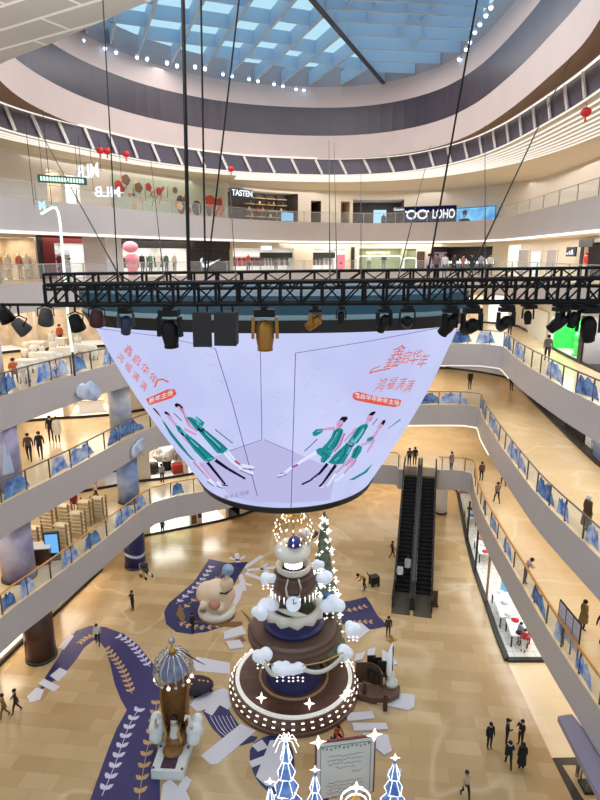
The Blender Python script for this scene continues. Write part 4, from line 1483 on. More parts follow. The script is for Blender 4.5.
# ================================================================ ESCALATOR
EB, ET = Vector((7.2, 33.0, 0)), Vector((9.75, 44.3, Z2))
ed = (ET - EB); ed.z = 0
elen = ed.length
rz = math.atan2(-ed.x, ed.y)
esc = thing('escalator', 'black escalator pair rising from the ground floor to the second floor', 'escalator', EB, rz)
m_step = mat('escalator_step', (34, 32, 32), rough=0.5, metal=0.3)
m_esc = mat('escalator_panel', (52, 48, 46), rough=0.3, metal=0.4)
m_chrome = mat('chrome_strip', (170, 168, 165), rough=0.25, metal=0.8)
prof = [(-0.3, 0.0), (1.6, 0.0), (elen - 1.4, Z2), (elen + 0.2, Z2)]
def pz(y):
    for (y0, z0), (y1, z1) in zip(prof, prof[1:]):
        if y0 <= y <= y1:
            return z0 + (z1 - z0) * (y - y0) / (y1 - y0)
    return Z2 if y > 0 else 0
W = 2.56
for x0, x1 in ((-W / 2, -W / 2 + 0.07), (-0.16, 0.16), (W / 2 - 0.07, W / 2)):
    b = MB()
    ys = [p[0] for p in prof]
    vs = []
    for x in (x0, x1):
        vs += [(x, y, max(-0.0, z - 0.9) if 0 < k < 3 else max(0, z - 0.6)) for k, (y, z) in enumerate(prof)]
        vs += [(x, y, z + 0.92) for y, z in prof]
    fs = []
    for k in range(3):
        fs.append((k, k + 1, 5 + k, 4 + k)); fs.append((8 + k, 12 + k, 13 + k, 9 + k))
        fs.append((4 + k, 5 + k, 13 + k, 12 + k)); fs.append((k, 8 + k, 9 + k, k + 1))
    fs += [(0, 4, 12, 8), (3, 11, 15, 7)]
    b.add(vs, fs)
    b.build('balustrade', m_esc, esc)
for x in (-W / 2 + 0.035, -0.11, 0.11, W / 2 - 0.035):
    b = MB()
    b.tube([(x, -0.45, 0.6), (x, -0.42, 0.9)] + [(x, y, z + 0.98) for y, z in prof] + [(x, elen + 0.35, Z2 + 0.9), (x, elen + 0.36, Z2 + 0.6)], 0.045, 6)
    b.build('handrail', m_black, esc)
    b = MB()
    sx = 0.06 if x < 0 and x < -0.5 or (0 < x < 0.5) else -0.06
    b.tube([(x + sx, y, z + 0.86) for y, z in prof], 0.022, 4)
    b.build('trim_strip', m_chrome, esc)
for x0, x1 in ((-W / 2 + 0.08, -0.17), (0.17, W / 2 - 0.08)):
    b = MB()
    ns = 30
    y0, y1 = 1.6, elen - 1.4
    for i in range(ns):
        ya, yb = y0 + (y1 - y0) * i / ns, y0 + (y1 - y0) * (i + 1) / ns
        z = Z2 * (i + 1) / ns
        b.add([(x0, ya, z - Z2 / ns), (x1, ya, z - Z2 / ns), (x1, ya, z), (x0, ya, z), (x0, yb, z), (x1, yb, z)], [(0, 1, 2, 3), (3, 2, 5, 4)])
    b.build('steps', m_step, esc)
    for ya, yb, z, nm in ((-0.9, 1.6, 0.02, 'landing_plate'), (elen - 1.4, elen + 0.6, Z2 + 0.02, 'landing_plate')):
        b = MB(); b.box((x0 - 0.06, ya, z - 0.02), (x1 + 0.06, yb, z + 0.02)); b.build(nm, mat('comb_plate', (92, 86, 80), rough=0.4, metal=0.5), esc)
b = MB()
vs = []
for x in (-W / 2, W / 2):
    vs += [(x, 1.6, 0.0), (x, elen - 1.4, Z2 - 0.9), (x, elen - 0.2, Z2 - 0.9), (x, elen - 0.2, Z2 - 0.06), (x, elen - 1.4, Z2 - 0.06)]
b.add(vs, [(0, 1, 2, 3, 4), (9, 8, 7, 6, 5), (0, 5, 6, 1), (1, 6, 7, 2), (2, 7, 8, 3)])
b.build('underside', m_esc, esc)
# little sign post at its foot
p = PZ(434, 606, 0)
t = thing('sign_post', 'small brown sign board standing at the foot of the escalator', 'sign', p)
b = MB(); b.box((-0.2, -0.04, 0.1), (0.2, 0.04, 1.1)); b.build('board', m_col_brown, t)
b = MB(); b.box((-0.25, -0.15, 0), (0.25, 0.15, 0.1)); b.build('foot_plate', m_dark, t)
# ================================================================ FLOOR GRAPHICS
m_rib = mat('ribbon_purple', (50, 44, 104), rough=0.4, noise=0.15, nscale=0.5)
m_rib2 = mat('ribbon_navy', (32, 36, 100), rough=0.4, noise=0.3, nscale=0.8)
m_leaf_gold = mat('leaf_gold', (190, 158, 110), rough=0.5)
m_leaf_pale = mat('leaf_pale', (206, 200, 224), rough=0.5)
m_bar_white = mat('snow_white', (208, 206, 218), rough=0.45)

def G(px, py, z=0.0):
    p = PZ(px, py, 0.0)
    return Vector((p.x, p.y, z))

def flat(polys, z0, z1):
    b = MB()
    for poly in polys:
        pts = [G(*p) for p in poly]
        a = sum(pts[i - 1].x * pts[i].y - pts[i].x * pts[i - 1].y for i in range(len(pts)))
        if a < 0: pts = pts[::-1]
        b.prism([(p.x, p.y) for p in pts], z0, z1)
    return b

def sprig(path, z, size, parent, origin, m, n=9):
    """a stem with paired leaves lying on the ribbon"""
    ln = smooth_line([(G(*p).x, G(*p).y) for p in path], 0.1)
    S = arclen(ln)
    b = MB()
    for i in range(n):
        p, d = at_s(ln, S, S[-1] * (i + 0.5) / n)
        for sg in (-1, 1):
            a = Vector((d.x, d.y)) * 0.8 + Vector((-d.y, d.x)) * sg * 0.75
            a.normalize()
            c = Vector((-a.y, a.x))
            L, w = size, size * 0.26
            q = p + c * 0
            pts = [q, q + a * L * .35 + c * w, q + a * L * .7 + c * w * .8, q + a * L, q + a * L * .7 - c * w * .8, q + a * L * .35 - c * w]
            b.add([(v.x, v.y, z) for v in pts], [(5, 4, 3, 2, 1, 0)])
    for u, v in zip(ln, ln[1:]):
        b.bar((u.x, u.y, z), (v.x, v.y, z), 0.035, 0.004)
    return b.build('leaf_print', m, parent, origin=origin)

def curve_poly(pts):
    """closed smooth outline through picture points"""
    out = smooth_line(pts, 6.0, closed=True)
    return [(p.x, p.y) for p in out]

o = G(130, 700)
rb = thing('floor_sticker', 'long purple ribbon floor sticker with gold and pale leaf sprigs under the seashell throne', 'floor sticker', o)
out = [(38, 693), (52, 682), (66, 672), (76, 660), (84, 648), (94, 640)] + [(100, 642), (106, 650), (110, 664), (115, 685), (121, 700), (127, 710)] + \
      [(117, 728), (108, 750), (99, 775), (88, 806), (160, 806), (160, 770), (156, 735), (158, 710), (164, 690), (160, 672), (150, 660), (138, 645), (124, 634), (105, 627), (90, 626), (76, 631), (66, 643), (58, 658), (46, 676)]
flat([out], 0.0, 0.012).build('sheet', m_rib, rb, origin=o)
sprig([(132, 694), (125, 675), (116, 660), (106, 648)], 0.016, 0.34, rb, o, m_leaf_gold, 11)
sprig([(150, 667), (138, 652), (128, 641), (118, 636)], 0.016, 0.34, rb, o, m_leaf_pale, 9)
sprig([(102, 796), (113, 770), (122, 745), (131, 722), (140, 708)], 0.016, 0.42, rb, o, m_leaf_pale, 9)
sprig([(139, 800), (143, 772), (148, 746), (154, 722), (157, 700)], 0.016, 0.42, rb, o, m_leaf_gold, 9)
sprig([(98, 635), (88, 637), (80, 643)], 0.016, 0.3, rb, o, m_leaf_gold, 5)

o = G(200, 595)
rb = thing('floor_sticker', 'hook-shaped navy ribbon floor sticker with leaf sprigs under the cream bear', 'floor sticker', o)
out = [(209, 559), (228, 563), (248, 562), (240, 574), (231, 590), (222, 604), (216, 613), (236, 611), (234, 618), (222, 627), (206, 632), (190, 634), (176, 632), (166, 624), (164, 612), (169, 603), (180, 594), (194, 582), (202, 570)]
flat([out], 0.0, 0.012).build('sheet', m_rib2, rb, origin=o)
sprig([(176, 604), (190, 592), (202, 580), (212, 566)], 0.016, 0.36, rb, o, m_leaf_pale, 9)
sprig([(182, 610), (196, 598), (210, 584), (226, 572)], 0.016, 0.34, rb, o, m_leaf_gold, 7)
sprig([(178, 622), (194, 627), (212, 627), (224, 622)], 0.016, 0.36, rb, o, m_leaf_gold, 7)

o = G(360, 612)
rb = thing('floor_sticker', 'dark blue pointed floor sticker with gold leaves below the escalator', 'floor sticker', o)
flat([[(338, 602), (350, 601), (366, 597), (371, 604), (377, 615), (388, 626), (374, 629), (356, 630), (342, 624)]], 0.0, 0.012).build('sheet', m_rib2, rb, origin=o)
sprig([(345, 611), (356, 609), (366, 606)], 0.016, 0.3, rb, o, m_leaf_gold, 4)
sprig([(350, 623), (362, 622), (372, 622)], 0.016, 0.3, rb, o, m_leaf_gold, 4)

o = G(225, 730)
rb = thing('floor_sticker', 'navy swirl floor sticker with pale strokes between the throne and the tree platform', 'floor sticker', o)
flat([[(186, 680), (200, 683), (214, 691), (222, 698), (232, 715), (246, 735), (258, 737), (254, 742), (240, 746), (226, 742), (212, 728), (203, 712), (195, 700)]], 0.0, 0.012).build('sheet', m_rib2, rb, origin=o)
b = MB()
for k in range(6):
    ln = smooth_line([(G(210 + k * 4, 716 + k * .5).x, G(210 + k * 4, 716).y), (G(220 + k * 4, 732).x, G(220 + k * 4, 732).y), (G(234 + k * 3.4, 741 - k).x, G(234 + k * 3.4, 741 - k).y)], 0.2)
    for u, v in zip(ln, ln[1:]):
        b.bar((u.x, u.y, 0.014), (v.x, v.y, 0.014), 0.03, 0.004)
b.build('stroke_print', m_leaf_pale, rb, origin=o)
o = G(256, 775)
rb = thing('floor_sticker', 'navy rounded floor sticker peeping out beside the lit tree with a crown top', 'floor sticker', o)
flat([curve_poly([(250, 750), (262, 738), (280, 736), (292, 748), (294, 775), (284, 794), (266, 790), (253, 772)])], 0.0, 0.012).build('sheet', m_rib2, rb, origin=o)

# snowflake made of white bars, lying round the platform
o = G(293, 690)
sf = thing('floor_sticker', 'giant white snowflake floor sticker spreading out under the tree platform', 'floor sticker', o)
bars = [
    [(192, 661), (197, 657), (230, 663), (230, 674), (196, 671)],
    [(190, 705), (196, 698), (224, 688), (232, 694), (229, 703), (197, 712)],
    [(201, 756), (241, 724), (256, 731), (218, 764), (211, 765)],
    [(200, 694), (206, 690), (232, 704), (228, 710)], [(204, 712), (212, 716), (228, 694), (222, 692)],
    [(256, 777), (270, 741), (284, 740), (286, 752), (280, 788), (266, 786)],
    [(249, 762), (270, 754), (272, 760), (252, 768)], [(252, 746), (262, 740), (268, 748), (258, 752)],
    [(216, 606), (230, 590), (246, 580), (240, 600), (228, 618), (222, 618)],
    [(224, 632), (242, 626), (246, 634), (224, 640)], [(226, 642), (240, 640), (244, 648), (230, 650)],
    [(348, 622), (362, 624), (370, 631), (356, 642), (346, 638)],
    [(356, 655), (366, 652), (362, 660), (354, 662)], [(368, 650), (376, 648), (374, 656), (367, 660)], [(382, 650), (392, 656), (398, 664), (390, 667), (382, 660)],
    [(380, 699), (402, 694), (415, 696), (414, 708), (408, 711), (368, 702)],
    [(346, 714), (372, 712), (375, 719), (348, 722)], [(352, 724), (386, 724), (388, 730), (354, 732)], [(362, 734), (388, 736), (392, 752), (384, 756), (370, 744)],
    [(388, 770), (402, 770), (400, 780), (386, 780)], [(330, 768), (340, 760), (346, 774), (336, 778)],
    [(160, 806), (163, 786), (170, 780), (178, 788), (186, 777), (192, 782), (186, 792), (190, 800), (188, 806)],
]
for k, poly in enumerate(bars):
    flat([poly], 0.0, 0.02 + 0.003 * k).build('snowflake_arm', m_bar_white, sf, origin=o)
o = G(240, 570)
sf = thing('floor_sticker', 'pale small snowflake floor sticker beyond the hook-shaped ribbon', 'floor sticker', o)
c = G(240, 571)
for k in range(8):
    a = math.pi * k / 4 + 0.2
    b = MB()
    d = Vector((math.cos(a), math.sin(a)))
    q0, q1 = Vector((c.x, c.y)) + d * 0.5, Vector((c.x, c.y)) + d * 2.6
    b.bar((q0.x, q0.y, 0.004), (q1.x, q1.y, 0.004), 0.34, 0.008)
    if k % 2 == 0:
        for sg in (-1, 1):
            m0 = Vector((c.x, c.y)) + d * 1.5
            dd = Matrix.Rotation(sg * 0.8, 2) @ d
            m1 = m0 + dd * 0.8
            b.bar((m0.x, m0.y, 0.004), (m1.x, m1.y, 0.004), 0.22, 0.008)
    b.build('snowflake_arm', m_bar_white, sf, origin=o)
o = G(65, 680)
sf = thing('floor_sticker', 'white snowflake pieces stuck on the narrow end of the purple ribbon', 'floor sticker', o)
for poly in ([(27, 697), (36, 688), (44, 690), (40, 700), (30, 703)], [(38, 684), (44, 679), (60, 687), (54, 692)], [(50, 676), (60, 668), (68, 672), (58, 682)], [(58, 648), (70, 634), (74, 636), (64, 650)]):
    flat([poly], 0.0, 0.03).build('snowflake_arm', m_bar_white, sf, origin=o)
# gold star points either side of the tree platform
o = G(240, 628)
st = thing('floor_sticker', 'brown and gold compass star points stuck on the floor beside the bear', 'floor sticker', o)
for poly in ([(190, 621), (242, 622), (243, 628), (215, 626)], [(241, 610), (254, 622), (254, 629)], [(224, 645), (242, 636), (246, 641)], [(176, 615), (180, 604), (185, 616), (184, 624)]):
    flat([poly], 0.022, 0.03).build('star_point', mat('star_bronze', (126, 88, 50), rough=0.4), st, origin=o)

# ================================================================ TIERED CHRISTMAS TREE
TC = Vector((-0.32, 25.95, 0))
tree = thing('tiered_christmas_tree', 'tall tiered Christmas tree of brown drums, cloud ornaments and a bulb crown', 'Christmas tree', TC)
m_wood = tile_mat('dark_planks', (112, 80, 68), (94, 66, 56), (70, 50, 44), 1.0, 1.6, 0.35, rough=0.35, msize=0.006)
m_drum = mat('drum_brown_paint', (92, 66, 56), rough=0.4)
m_ring = mat('ring_light', (238, 234, 228), rough=0.4, emit=0.35)
m_bulb = emat('bulb_white', (255, 246, 226), 2.5)
m_navy = mat('tier_navy', (48, 48, 100), rough=0.4)
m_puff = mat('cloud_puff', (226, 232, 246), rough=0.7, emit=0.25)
m_cream = mat('tier_cream', (232, 226, 214), rough=0.5)
m_gold = mat('gold_metal', (214, 166, 84), rough=0.3, metal=0.8)
b = MB()
b.lathe([(3.38, 0.0), (3.38, 0.18), (3.28, 0.2), (3.25, 0.42), (3.15, 0.6), (3.12, 0.72), (0.0, 0.72)], 64)
pf = b.build('platform', m_wood, tree)
b = MB(); b.lathe([(2.84, 0.72), (2.84, 0.80), (3.04, 0.80), (3.04, 0.72)], 64, cap=False); b.build('rim_light', m_ring, pf)
def bulb_string(R, z, n, r=0.045, wob=0.0):
    for k in range(n):
        a = 2 * math.pi * k / n
        if math.sin(a) > 0.75: continue
        b = MB(); b.box((-.075, -.022, -.018), (.075, .022, .024))
        Rm = Matrix.Rotation(a + math.pi / 2, 3, 'Z')
        b.v = [Rm @ v + Vector((R * math.cos(a), R * math.sin(a), z + wob * math.sin(6 * a))) for v in b.v]
        yield b
for bb in bulb_string(3.2, 0.63, 44): bb.build('bulb', m_bulb, pf)
for bb in bulb_string(3.33, 0.42, 44): bb.build('bulb', m_bulb, pf)
def star_mb(c, R, th=0.04, tilt=0.0, r=0.35):
    """four-pointed sparkle star facing the front"""
    b = MB()
    n = 8
    vs = []
    for k in range(n):
        a = math.pi / 2 + 2 * math.pi * k / n
        q = R if k % 2 == 0 else R * r
        vs.append(Vector((q * math.cos(a), 0, q * math.sin(a))))
    T = Matrix.Rotation(tilt, 3, 'X')
    f = [T @ (v + Vector((0, -th * 0, 0))) + Vector(c) for v in vs]
    fr, bk = T @ Vector((0, -th, 0)) + Vector(c), T @ Vector((0, th, 0)) + Vector(c)
    b.add(f + [fr, bk], [(i, (i + 1) % n, n) for i in range(n)] + [((i + 1) % n, i, n + 1) for i in range(n)])
    return b
m_starw = emat('sparkle', (255, 252, 244), 2.2)
for a, rr in ((-2.25, 2.5), (-1.25, 2.45), (-0.62, 3.1), (-0.5, 3.12)):
    star_mb((rr * math.cos(a), rr * math.sin(a), 1.0), 0.28, 0.05, -0.6).build('sparkle_star', m_starw, pf)
b = MB(); b.lathe([(1.7, 0.72), (1.7, 0.78), (1.82, 0.78), (1.82, 0.72)], 48, cap=False); b.build('step_ring', mat('ring_tan', (186, 150, 120), rough=0.4), pf)
# lower drum and second tier
b = MB(); b.lathe([(1.45, 0.72), (1.4, 1.0), (1.3, 1.4), (1.4, 2.6), (1.9, 3.1)], 40, cap=False); b.build('lower_drum', m_navy, tree, True)
b = MB(); b.lathe([(1.9, 3.0), (2.3, 3.12), (2.36, 3.3), (2.36, 3.52), (2.25, 3.6), (2.2, 3.75), (2.05, 3.82), (0.0, 3.82)], 56); t2 = b.build('second_tier', m_drum, tree)
b = MB(); b.lathe([(1.5, 3.82), (1.55, 4.0), (1.38, 4.1), (1.34, 4.75)], 48, cap=False); b.build('tier_band', m_navy, t2)
b = MB()
n = 48
vs, fs = [], []
for i, (r, z) in enumerate(((1.36, 4.55), (1.52, 4.62), (1.48, 4.95), (1.14, 4.9), (1.14, 4.5))):
    for j in range(n):
        a = 2 * math.pi * j / n
        sc = 0.06 * math.sin(12 * a) if i in (1,) else 0
        vs.append(((r + sc) * math.cos(a), (r + sc) * math.sin(a), z - (0.12 * (0.5 + 0.5 * math.sin(12 * a)) if i in (0, 1) else 0)))
for i in range(4):
    for j in range(n):
        fs.append((i * n + j, i * n + (j + 1) % n, (i + 1) * n + (j + 1) % n, (i + 1) * n + j))
b.add(vs, fs); b.build('scalloped_rim', m_cream, t2, True)
b = MB(); b.lathe([(1.15, 4.55), (0.0, 4.6)], 32); b.build('tier_floor', mat('mossy', (84, 84, 62), rough=0.8, noise=0.4, nscale=6), t2)
# white feather lying across the cup
b = MB()
pts = [(-0.9, -0.5, 4.95), (-0.4, -0.85, 5.05), (0.1, -1.02, 5.0), (0.7, -0.95, 4.86)]
b.tube(pts, [0.03, 0.13, 0.17, 0.04], 8); b.build('feather', m_cream, t2, True)
# third tier
b = MB(); b.lathe([(0.5, 4.56), (0.45, 5.2), (0.8, 5.7)], 32, cap=False); b.build('middle_drum', m_drum, tree, True)
b = MB(); b.lathe([(1.0, 5.7), (1.12, 5.85), (1.14, 6.2), (1.06, 6.35), (1.0, 6.7), (0.9, 6.75), (0.0, 6.75)], 40); t3 = b.build('third_tier', m_drum, tree)
b = MB(); b.lathe([(0.68, 6.75), (0.84, 6.9), (0.9, 7.15), (0.72, 7.15), (0.6, 6.9)], 32, cap=False); b.build('scalloped_rim', m_cream, t3, True)
b = MB(); b.lathe([(0.5, 6.75), (0.42, 7.2), (0.45, 7.8)], 24, cap=False); b.build('stem_drum', m_navy, t3)
for sg in (-1, 1):
    b = MB()
    b.tube([(sg * 0.25, -0.98, 6.9), (sg * 0.36, -1.12, 6.5), (sg * 0.30, -1.15, 6.1), (sg * 0.12, -1.15, 5.95)], 0.05, 6)
    b.build('scroll', m_cream, t3, True)
# round clock face
b = MB(); b.lathe([(0.0, 0.0), (0.36, 0.0), (0.36, 0.06), (0.0, 0.07)], 24)
T = Matrix.Rotation(math.radians(55), 3, 'X'); b.v = [T @ v + Vector((-0.0, -1.3, 5.75)) for v in b.v]; ck = b.build('clock_face', m_puff, t3)
b = MB(); b.bar((0, 0, 0.08), (0.0, 0.24, 0.08), 0.04, 0.02); b.bar((0, 0, 0.08), (0.16, 0.06, 0.08), 0.04, 0.02); b.v = [T @ v + Vector((0, -1.3, 5.75)) for v in b.v]; b.build('clock_hand', m_dark, ck)
# hat-like top with a blue ball
b = MB(); b.lathe([(0.0, 7.75), (0.5, 7.7), (0.85, 7.85), (0.9, 8.0), (0.6, 8.12), (0.35, 8.3), (0.0, 8.4)], 32)
T = Matrix.Rotation(math.radians(14), 3, 'X'); b.v = [T @ (v - Vector((0, 0, 8))) + Vector((-0.05, -0.1, 8)) for v in b.v]; b.build('hat', m_cream, tree, True)
b = MB(); b.sphere((0.05, -0.25, 8.45), 0.32, 14, 10); b.build('blue_ball', mat('ball_blue', (36, 58, 150), rough=0.25), tree, True)
b = MB(); b.lathe([(0.34, -0.02), (0.4, 0.02), (0.34, 0.08)], 20, c=(0.05, -0.2, 8.3)); b.build('hat_band', m_navy, tree, True)
b = MB(); b.lathe([(0.0, 8.2), (0.42, 8.25), (0.5, 8.35), (0.0, 8.45)], 20, c=(0.75, 0.9, 0)); b.build('side_hat', m_navy, tree, True)
b = MB(); b.sphere((0.62, 0.45, 8.6), 0.42, 14, 8, sc=(1, .8, .5)); b.build('side_puff', m_cream, tree, True)
# bulb crown
b = MB(); b.tube([(0, 0, 8.4), (0, 0, 10.15)], 0.05, 6); b.sphere((0, 0, 10.2), 0.11, 8, 6); cr = b.build('crown_stem', m_gold, tree)
for k in range(16):
    a = 2 * math.pi * k / 16
    b = MB()
    ca, sa = math.cos(a), math.sin(a)
    b.tube([(0.06 * ca, 0.06 * sa, 9.75), (0.5 * ca, 0.5 * sa, 9.72), (0.85 * ca, 0.85 * sa, 9.4), (0.95 * ca, 0.95 * sa, 8.95), (0.85 * ca, .85 * sa, 8.65)], 0.02, 5)
    b.build('crown_rib', m_gold, cr)
    for r, z in ((0.55, 9.72), (0.88, 9.36), (0.97, 8.95), (0.86, 8.6)):
        b = MB(); b.sphere((r * ca, r * sa, z), 0.05, 6, 4, sc=(.8, .8, 1.3)); b.build('bulb', m_bulb, cr)
b = MB(); b.tube([(0.72, -0.2, 9.3), (1.0, -0.3, 8.9), (0.9, -0.3, 8.6)], 0.03, 5); star_mb((0.95, -0.3, 9.6), 0.3); b.build('crown_rib', m_gold, cr)
# cloud ornaments round the tiers
def puffs(r, seed, w=1.0):
    rd = random.Random(seed)
    return [((rd.uniform(-.55, .55) * r * w, rd.uniform(-.25, .25) * r, rd.uniform(-.22, .32) * r), r * rd.uniform(.45, .62)) for _ in range(7)] + [((0, 0, 0), r * .5)]
def ornament(pos, r, seed, w=1.0, drops=True):
    b = MB(); b.cloud(pos, puffs(r, seed, w)); o = b.build('cloud_ornament', m_puff, tree, True)
    if drops:
        for k in (-.5, 0, .5):
            for j in range(2):
                b = star_mb((pos[0] + k * r * w, pos[1] - r * .3, pos[2] - r * (.75 + .4 * j) - .06 * abs(k)), .075, .03); b.build('hanging_star', m_starw, o)
    return o
for k, (px, py, yoff, r, w) in enumerate(((259, 613, -1.0, .48, .7), (263, 655, -2.1, .5, 1), (283, 668, -2.4, .5, 1.1), (298, 669, -2.45, .46, 1), (347, 653, -1.9, .5, 1), (353, 628, -1.1, .5, .8), (268, 605, -.5, .5, 1), (333, 604, -.6, .55, 1.1), (268, 578, -.4, .42, 1.1), (325, 577, -.3, .42, 1.1), (281, 552, -.3, .22, 1), (318, 565, -.8, .3, 1))):
    p = PY(px, py, TC.y + yoff) - TC
    ornament((p.x, p.y, p.z), r, 40 + k, w, k not in (0, 10))
# swags between the clouds
for (u, v, yo) in (((265, 662), (281, 668), -2.3), ((303, 668), (343, 655), -2.4)):
    a, c = PY(*u, TC.y + yo) - TC, PY(*v, TC.y + yo) - TC
    pts = [a.lerp(c, t) + Vector((0, -.1, -.45 * math.sin(math.pi * t))) for t in [i / 10 for i in range(11)]]
    b = MB(); b.tube(pts, .1, 8); b.build('swag', m_cream, tree, True)
    b = MB(); b.tube([a + Vector((0, -.15, .25)), a.lerp(c, .5) + Vector((0, -.25, .18)), c + Vector((0, -.15, .25))], .035, 6); b.build('gold_rope', m_gold, tree)
# icicle drips at the rims
for k in range(26):
    a = -math.pi * (0.05 + 0.9 * k / 25)
    b = MB()
    L = .25 + .3 * ((k * 7) % 5) / 5
    b.tube([(1.5 * math.cos(a), 1.5 * math.sin(a), 5.6), (1.5 * math.cos(a), 1.5 * math.sin(a), 5.6 - L)] if k % 2 else [(1.17 * math.cos(a), 1.17 * math.sin(a), 5.95), (1.17 * math.cos(a), 1.17 * math.sin(a), 5.95 - L)], [.03, .008], 5)
    if k % 2 == 0: b.build('icicle', m_starw, tree)
for k in range(7):
    a = -math.pi * (0.15 + 0.7 * k / 6)
    b = MB(); b.tube([(.42 * math.cos(a) , .42 * math.sin(a), 7.1), (.42 * math.cos(a), .42 * math.sin(a), 7.55)], .07, 6); b.build('candle_light', m_bulb, tree)
# sparkling fir behind the tiers
fr = thing('lit_fir_tree', 'slim fir tree with white lights and a blue bauble behind the tiered tree', 'Christmas tree', TC + Vector((1.55, 1.2, 0.72)))
b = MB()
rd = random.Random(5)
prof = []
for k in range(9):
    z = .8 + k * .86
    prof += [(1.25 * (1 - k / 9.3), z), (1.25 * (1 - k / 9.3) * .6, z + .6)]
b.lathe(prof + [(0.02, 8.6)], 14)
for v in b.v: v += Vector((rd.uniform(-.08, .08), rd.uniform(-.08, .08), rd.uniform(-.1, .1)))
b.build('foliage', mat('fir_green', (120, 132, 112), rough=0.8, noise=.5, nscale=5), fr)
b = MB(); b.tube([(0, 0, 0), (0, 0, 1.2)], .1, 8); b.build('trunk', m_col_brown, fr)
for k in range(95):
    z = .9 + 7.5 * rd.random()
    r = 1.25 * (1 - (z - .8) / 8.2) + .03
    a = rd.uniform(-math.pi, .4)
    b = star_mb((r * math.cos(a), r * math.sin(a), z), .11, .04) if k % 3 else star_mb((r * math.cos(a), r * math.sin(a), z), .2, .05)
    b.build('light', m_starw, fr)
b = MB(); b.sphere((.15, -.95, 4.4), .24, 12, 8); b.build('bauble', mat('bauble_blue', (60, 110, 180), rough=.2), fr, True)

# curved side stage with a star lamp post
SO = G(375, 690)
sd = thing('side_stage', 'small brown curved stage with dark chairs joined to the tree platform', 'stage', SO)
pts = [(357, 690), (385, 690), (394, 686), (400, 692), (399, 699), (390, 704), (372, 704), (357, 700)]
flat([pts], 0, 0.35).build('deck', m_wood, sd, origin=SO)
a0, c0 = G(357, 683), G(384, 684)
b = MB()
ln = smooth_line([(G(355, 682).x, G(355, 682).y), (G(370, 682).x, G(370, 682).y), (G(378, 686).x, G(378, 686).y), (G(382, 694).x, G(382, 694).y)], .3)
for u, v in zip(ln, ln[1:]):
    b.bar((u.x, u.y, .6), (v.x, v.y, .6), .08, 1.2)
b.build('curved_wall', m_drum, sd, origin=SO)
for px, py in ((364, 698), (385, 710)):
    q = G(px, py); b = MB(); b.box((q.x - .1, q.y - .1, 0), (q.x + .1, q.y + .1, .95)); b.build('bollard', m_col_brown, sd, origin=SO)
for px, py in ((371, 672), (377, 674), (382, 678)):
    q = G(px, py + 10); b = MB()
    b.box((q.x - .22, q.y - .2, .8), (q.x + .22, q.y + .2, .88)); b.box((q.x - .22, q.y + .14, .88), (q.x + .22, q.y + .2, 1.5))
    for dx in (-.18, .18):
        for dy in (-.16, .16): b.box((q.x + dx - .02, q.y + dy - .02, .35), (q.x + dx + .02, q.y + dy + .02, .8))
    b.build('seat', m_black, sd, origin=SO)
q = G(391, 690)
lp = thing('lamp_post', 'white and gold lamp post with a star, rising from the curved side stage', 'lamp', q)
b = MB(); b.tube([(0, 0, 0), (0, 0, 2.6)], .05, 8); b.build('post', m_black, lp)
b = MB(); b.lathe([(0.0, 0), (.34, 0), (.36, .18), (.2, .3), (.12, .8), (0, .85)], 16, c=(0, 0, .35)); b.build('pot', m_cream, lp, True)
b = MB(); b.tube([(-.1, 0, .9), (-.14, 0, 1.9), (-.05, 0, 2.9)], [.1, .16, .02], 8); b.build('paper_cone', m_puff, lp, True)
star_mb((-.1, 0, 3.0), .32, .06, 0, .45).build('star', m_gold, lp)

# ================================================================ SEASHELL THRONE
p = G(174, 759)
th = thing('seashell_throne', 'carved brown throne under a silver crown canopy with white swans, on a white plinth', 'throne', p, math.radians(-3))
th.scale = (.9, .94, .93)
b = MB(); b.box((-.78, -1.15, 0), (.78, 1.5, .5)); b.build('plinth', m_white, th)
b = MB(); b.box((-.36, -1.0, .5), (.36, .1, .53)); b.build('doormat', mat('mat_purple', (74, 48, 74), rough=.7), th)
for x in (-.7, .7):
    for y in (-1.0, .2):
        b = MB(); b.box((x - .05, y - .05, .5), (x + .05, y + .05, .54)); b.build('plinth_light', m_dark, th)
m_carve = mat('carved_brown', (150, 104, 58), rough=.4, noise=.3, nscale=3)
b = MB()
n = 18
vs, fs = [], []
for i, z in enumerate((.5, 1.4, 2.4, 3.3, 3.9, 4.2)):
    for j in range(n + 1):
        a = math.radians(-25 + 230 * j / n)
        k = abs(j / n - .5) * 2
        r = .62 + .06 * i * .5
        zz = .5 + (z - .5) * (1 - .38 * k ** 3)
        vs.append((r * math.cos(a), .75 + r * .8 * math.sin(a), zz))
for i in range(5):
    for j in range(n):
        q = i * (n + 1) + j
        fs.append((q, q + 1, q + n + 2, q + n + 1))
b.add(vs, fs)
ob = b.build('backrest', m_carve, th, True)
md = ob.modifiers.new('thick', 'SOLIDIFY'); md.thickness = .12
b = MB(); b.lathe([(0, .5), (.55, .5), (.6, .9), (.52, 1.05), (0, 1.1)], 20, c=(0, .55, 0)); b.build('seat', m_carve, th, True)
b = MB(); b.lathe([(0, .5), (.45, .52), (.5, .62), (.3, .75), (0, .78)], 20, c=(0, -.05, 0)); b.build('footstool', m_carve, th, True)
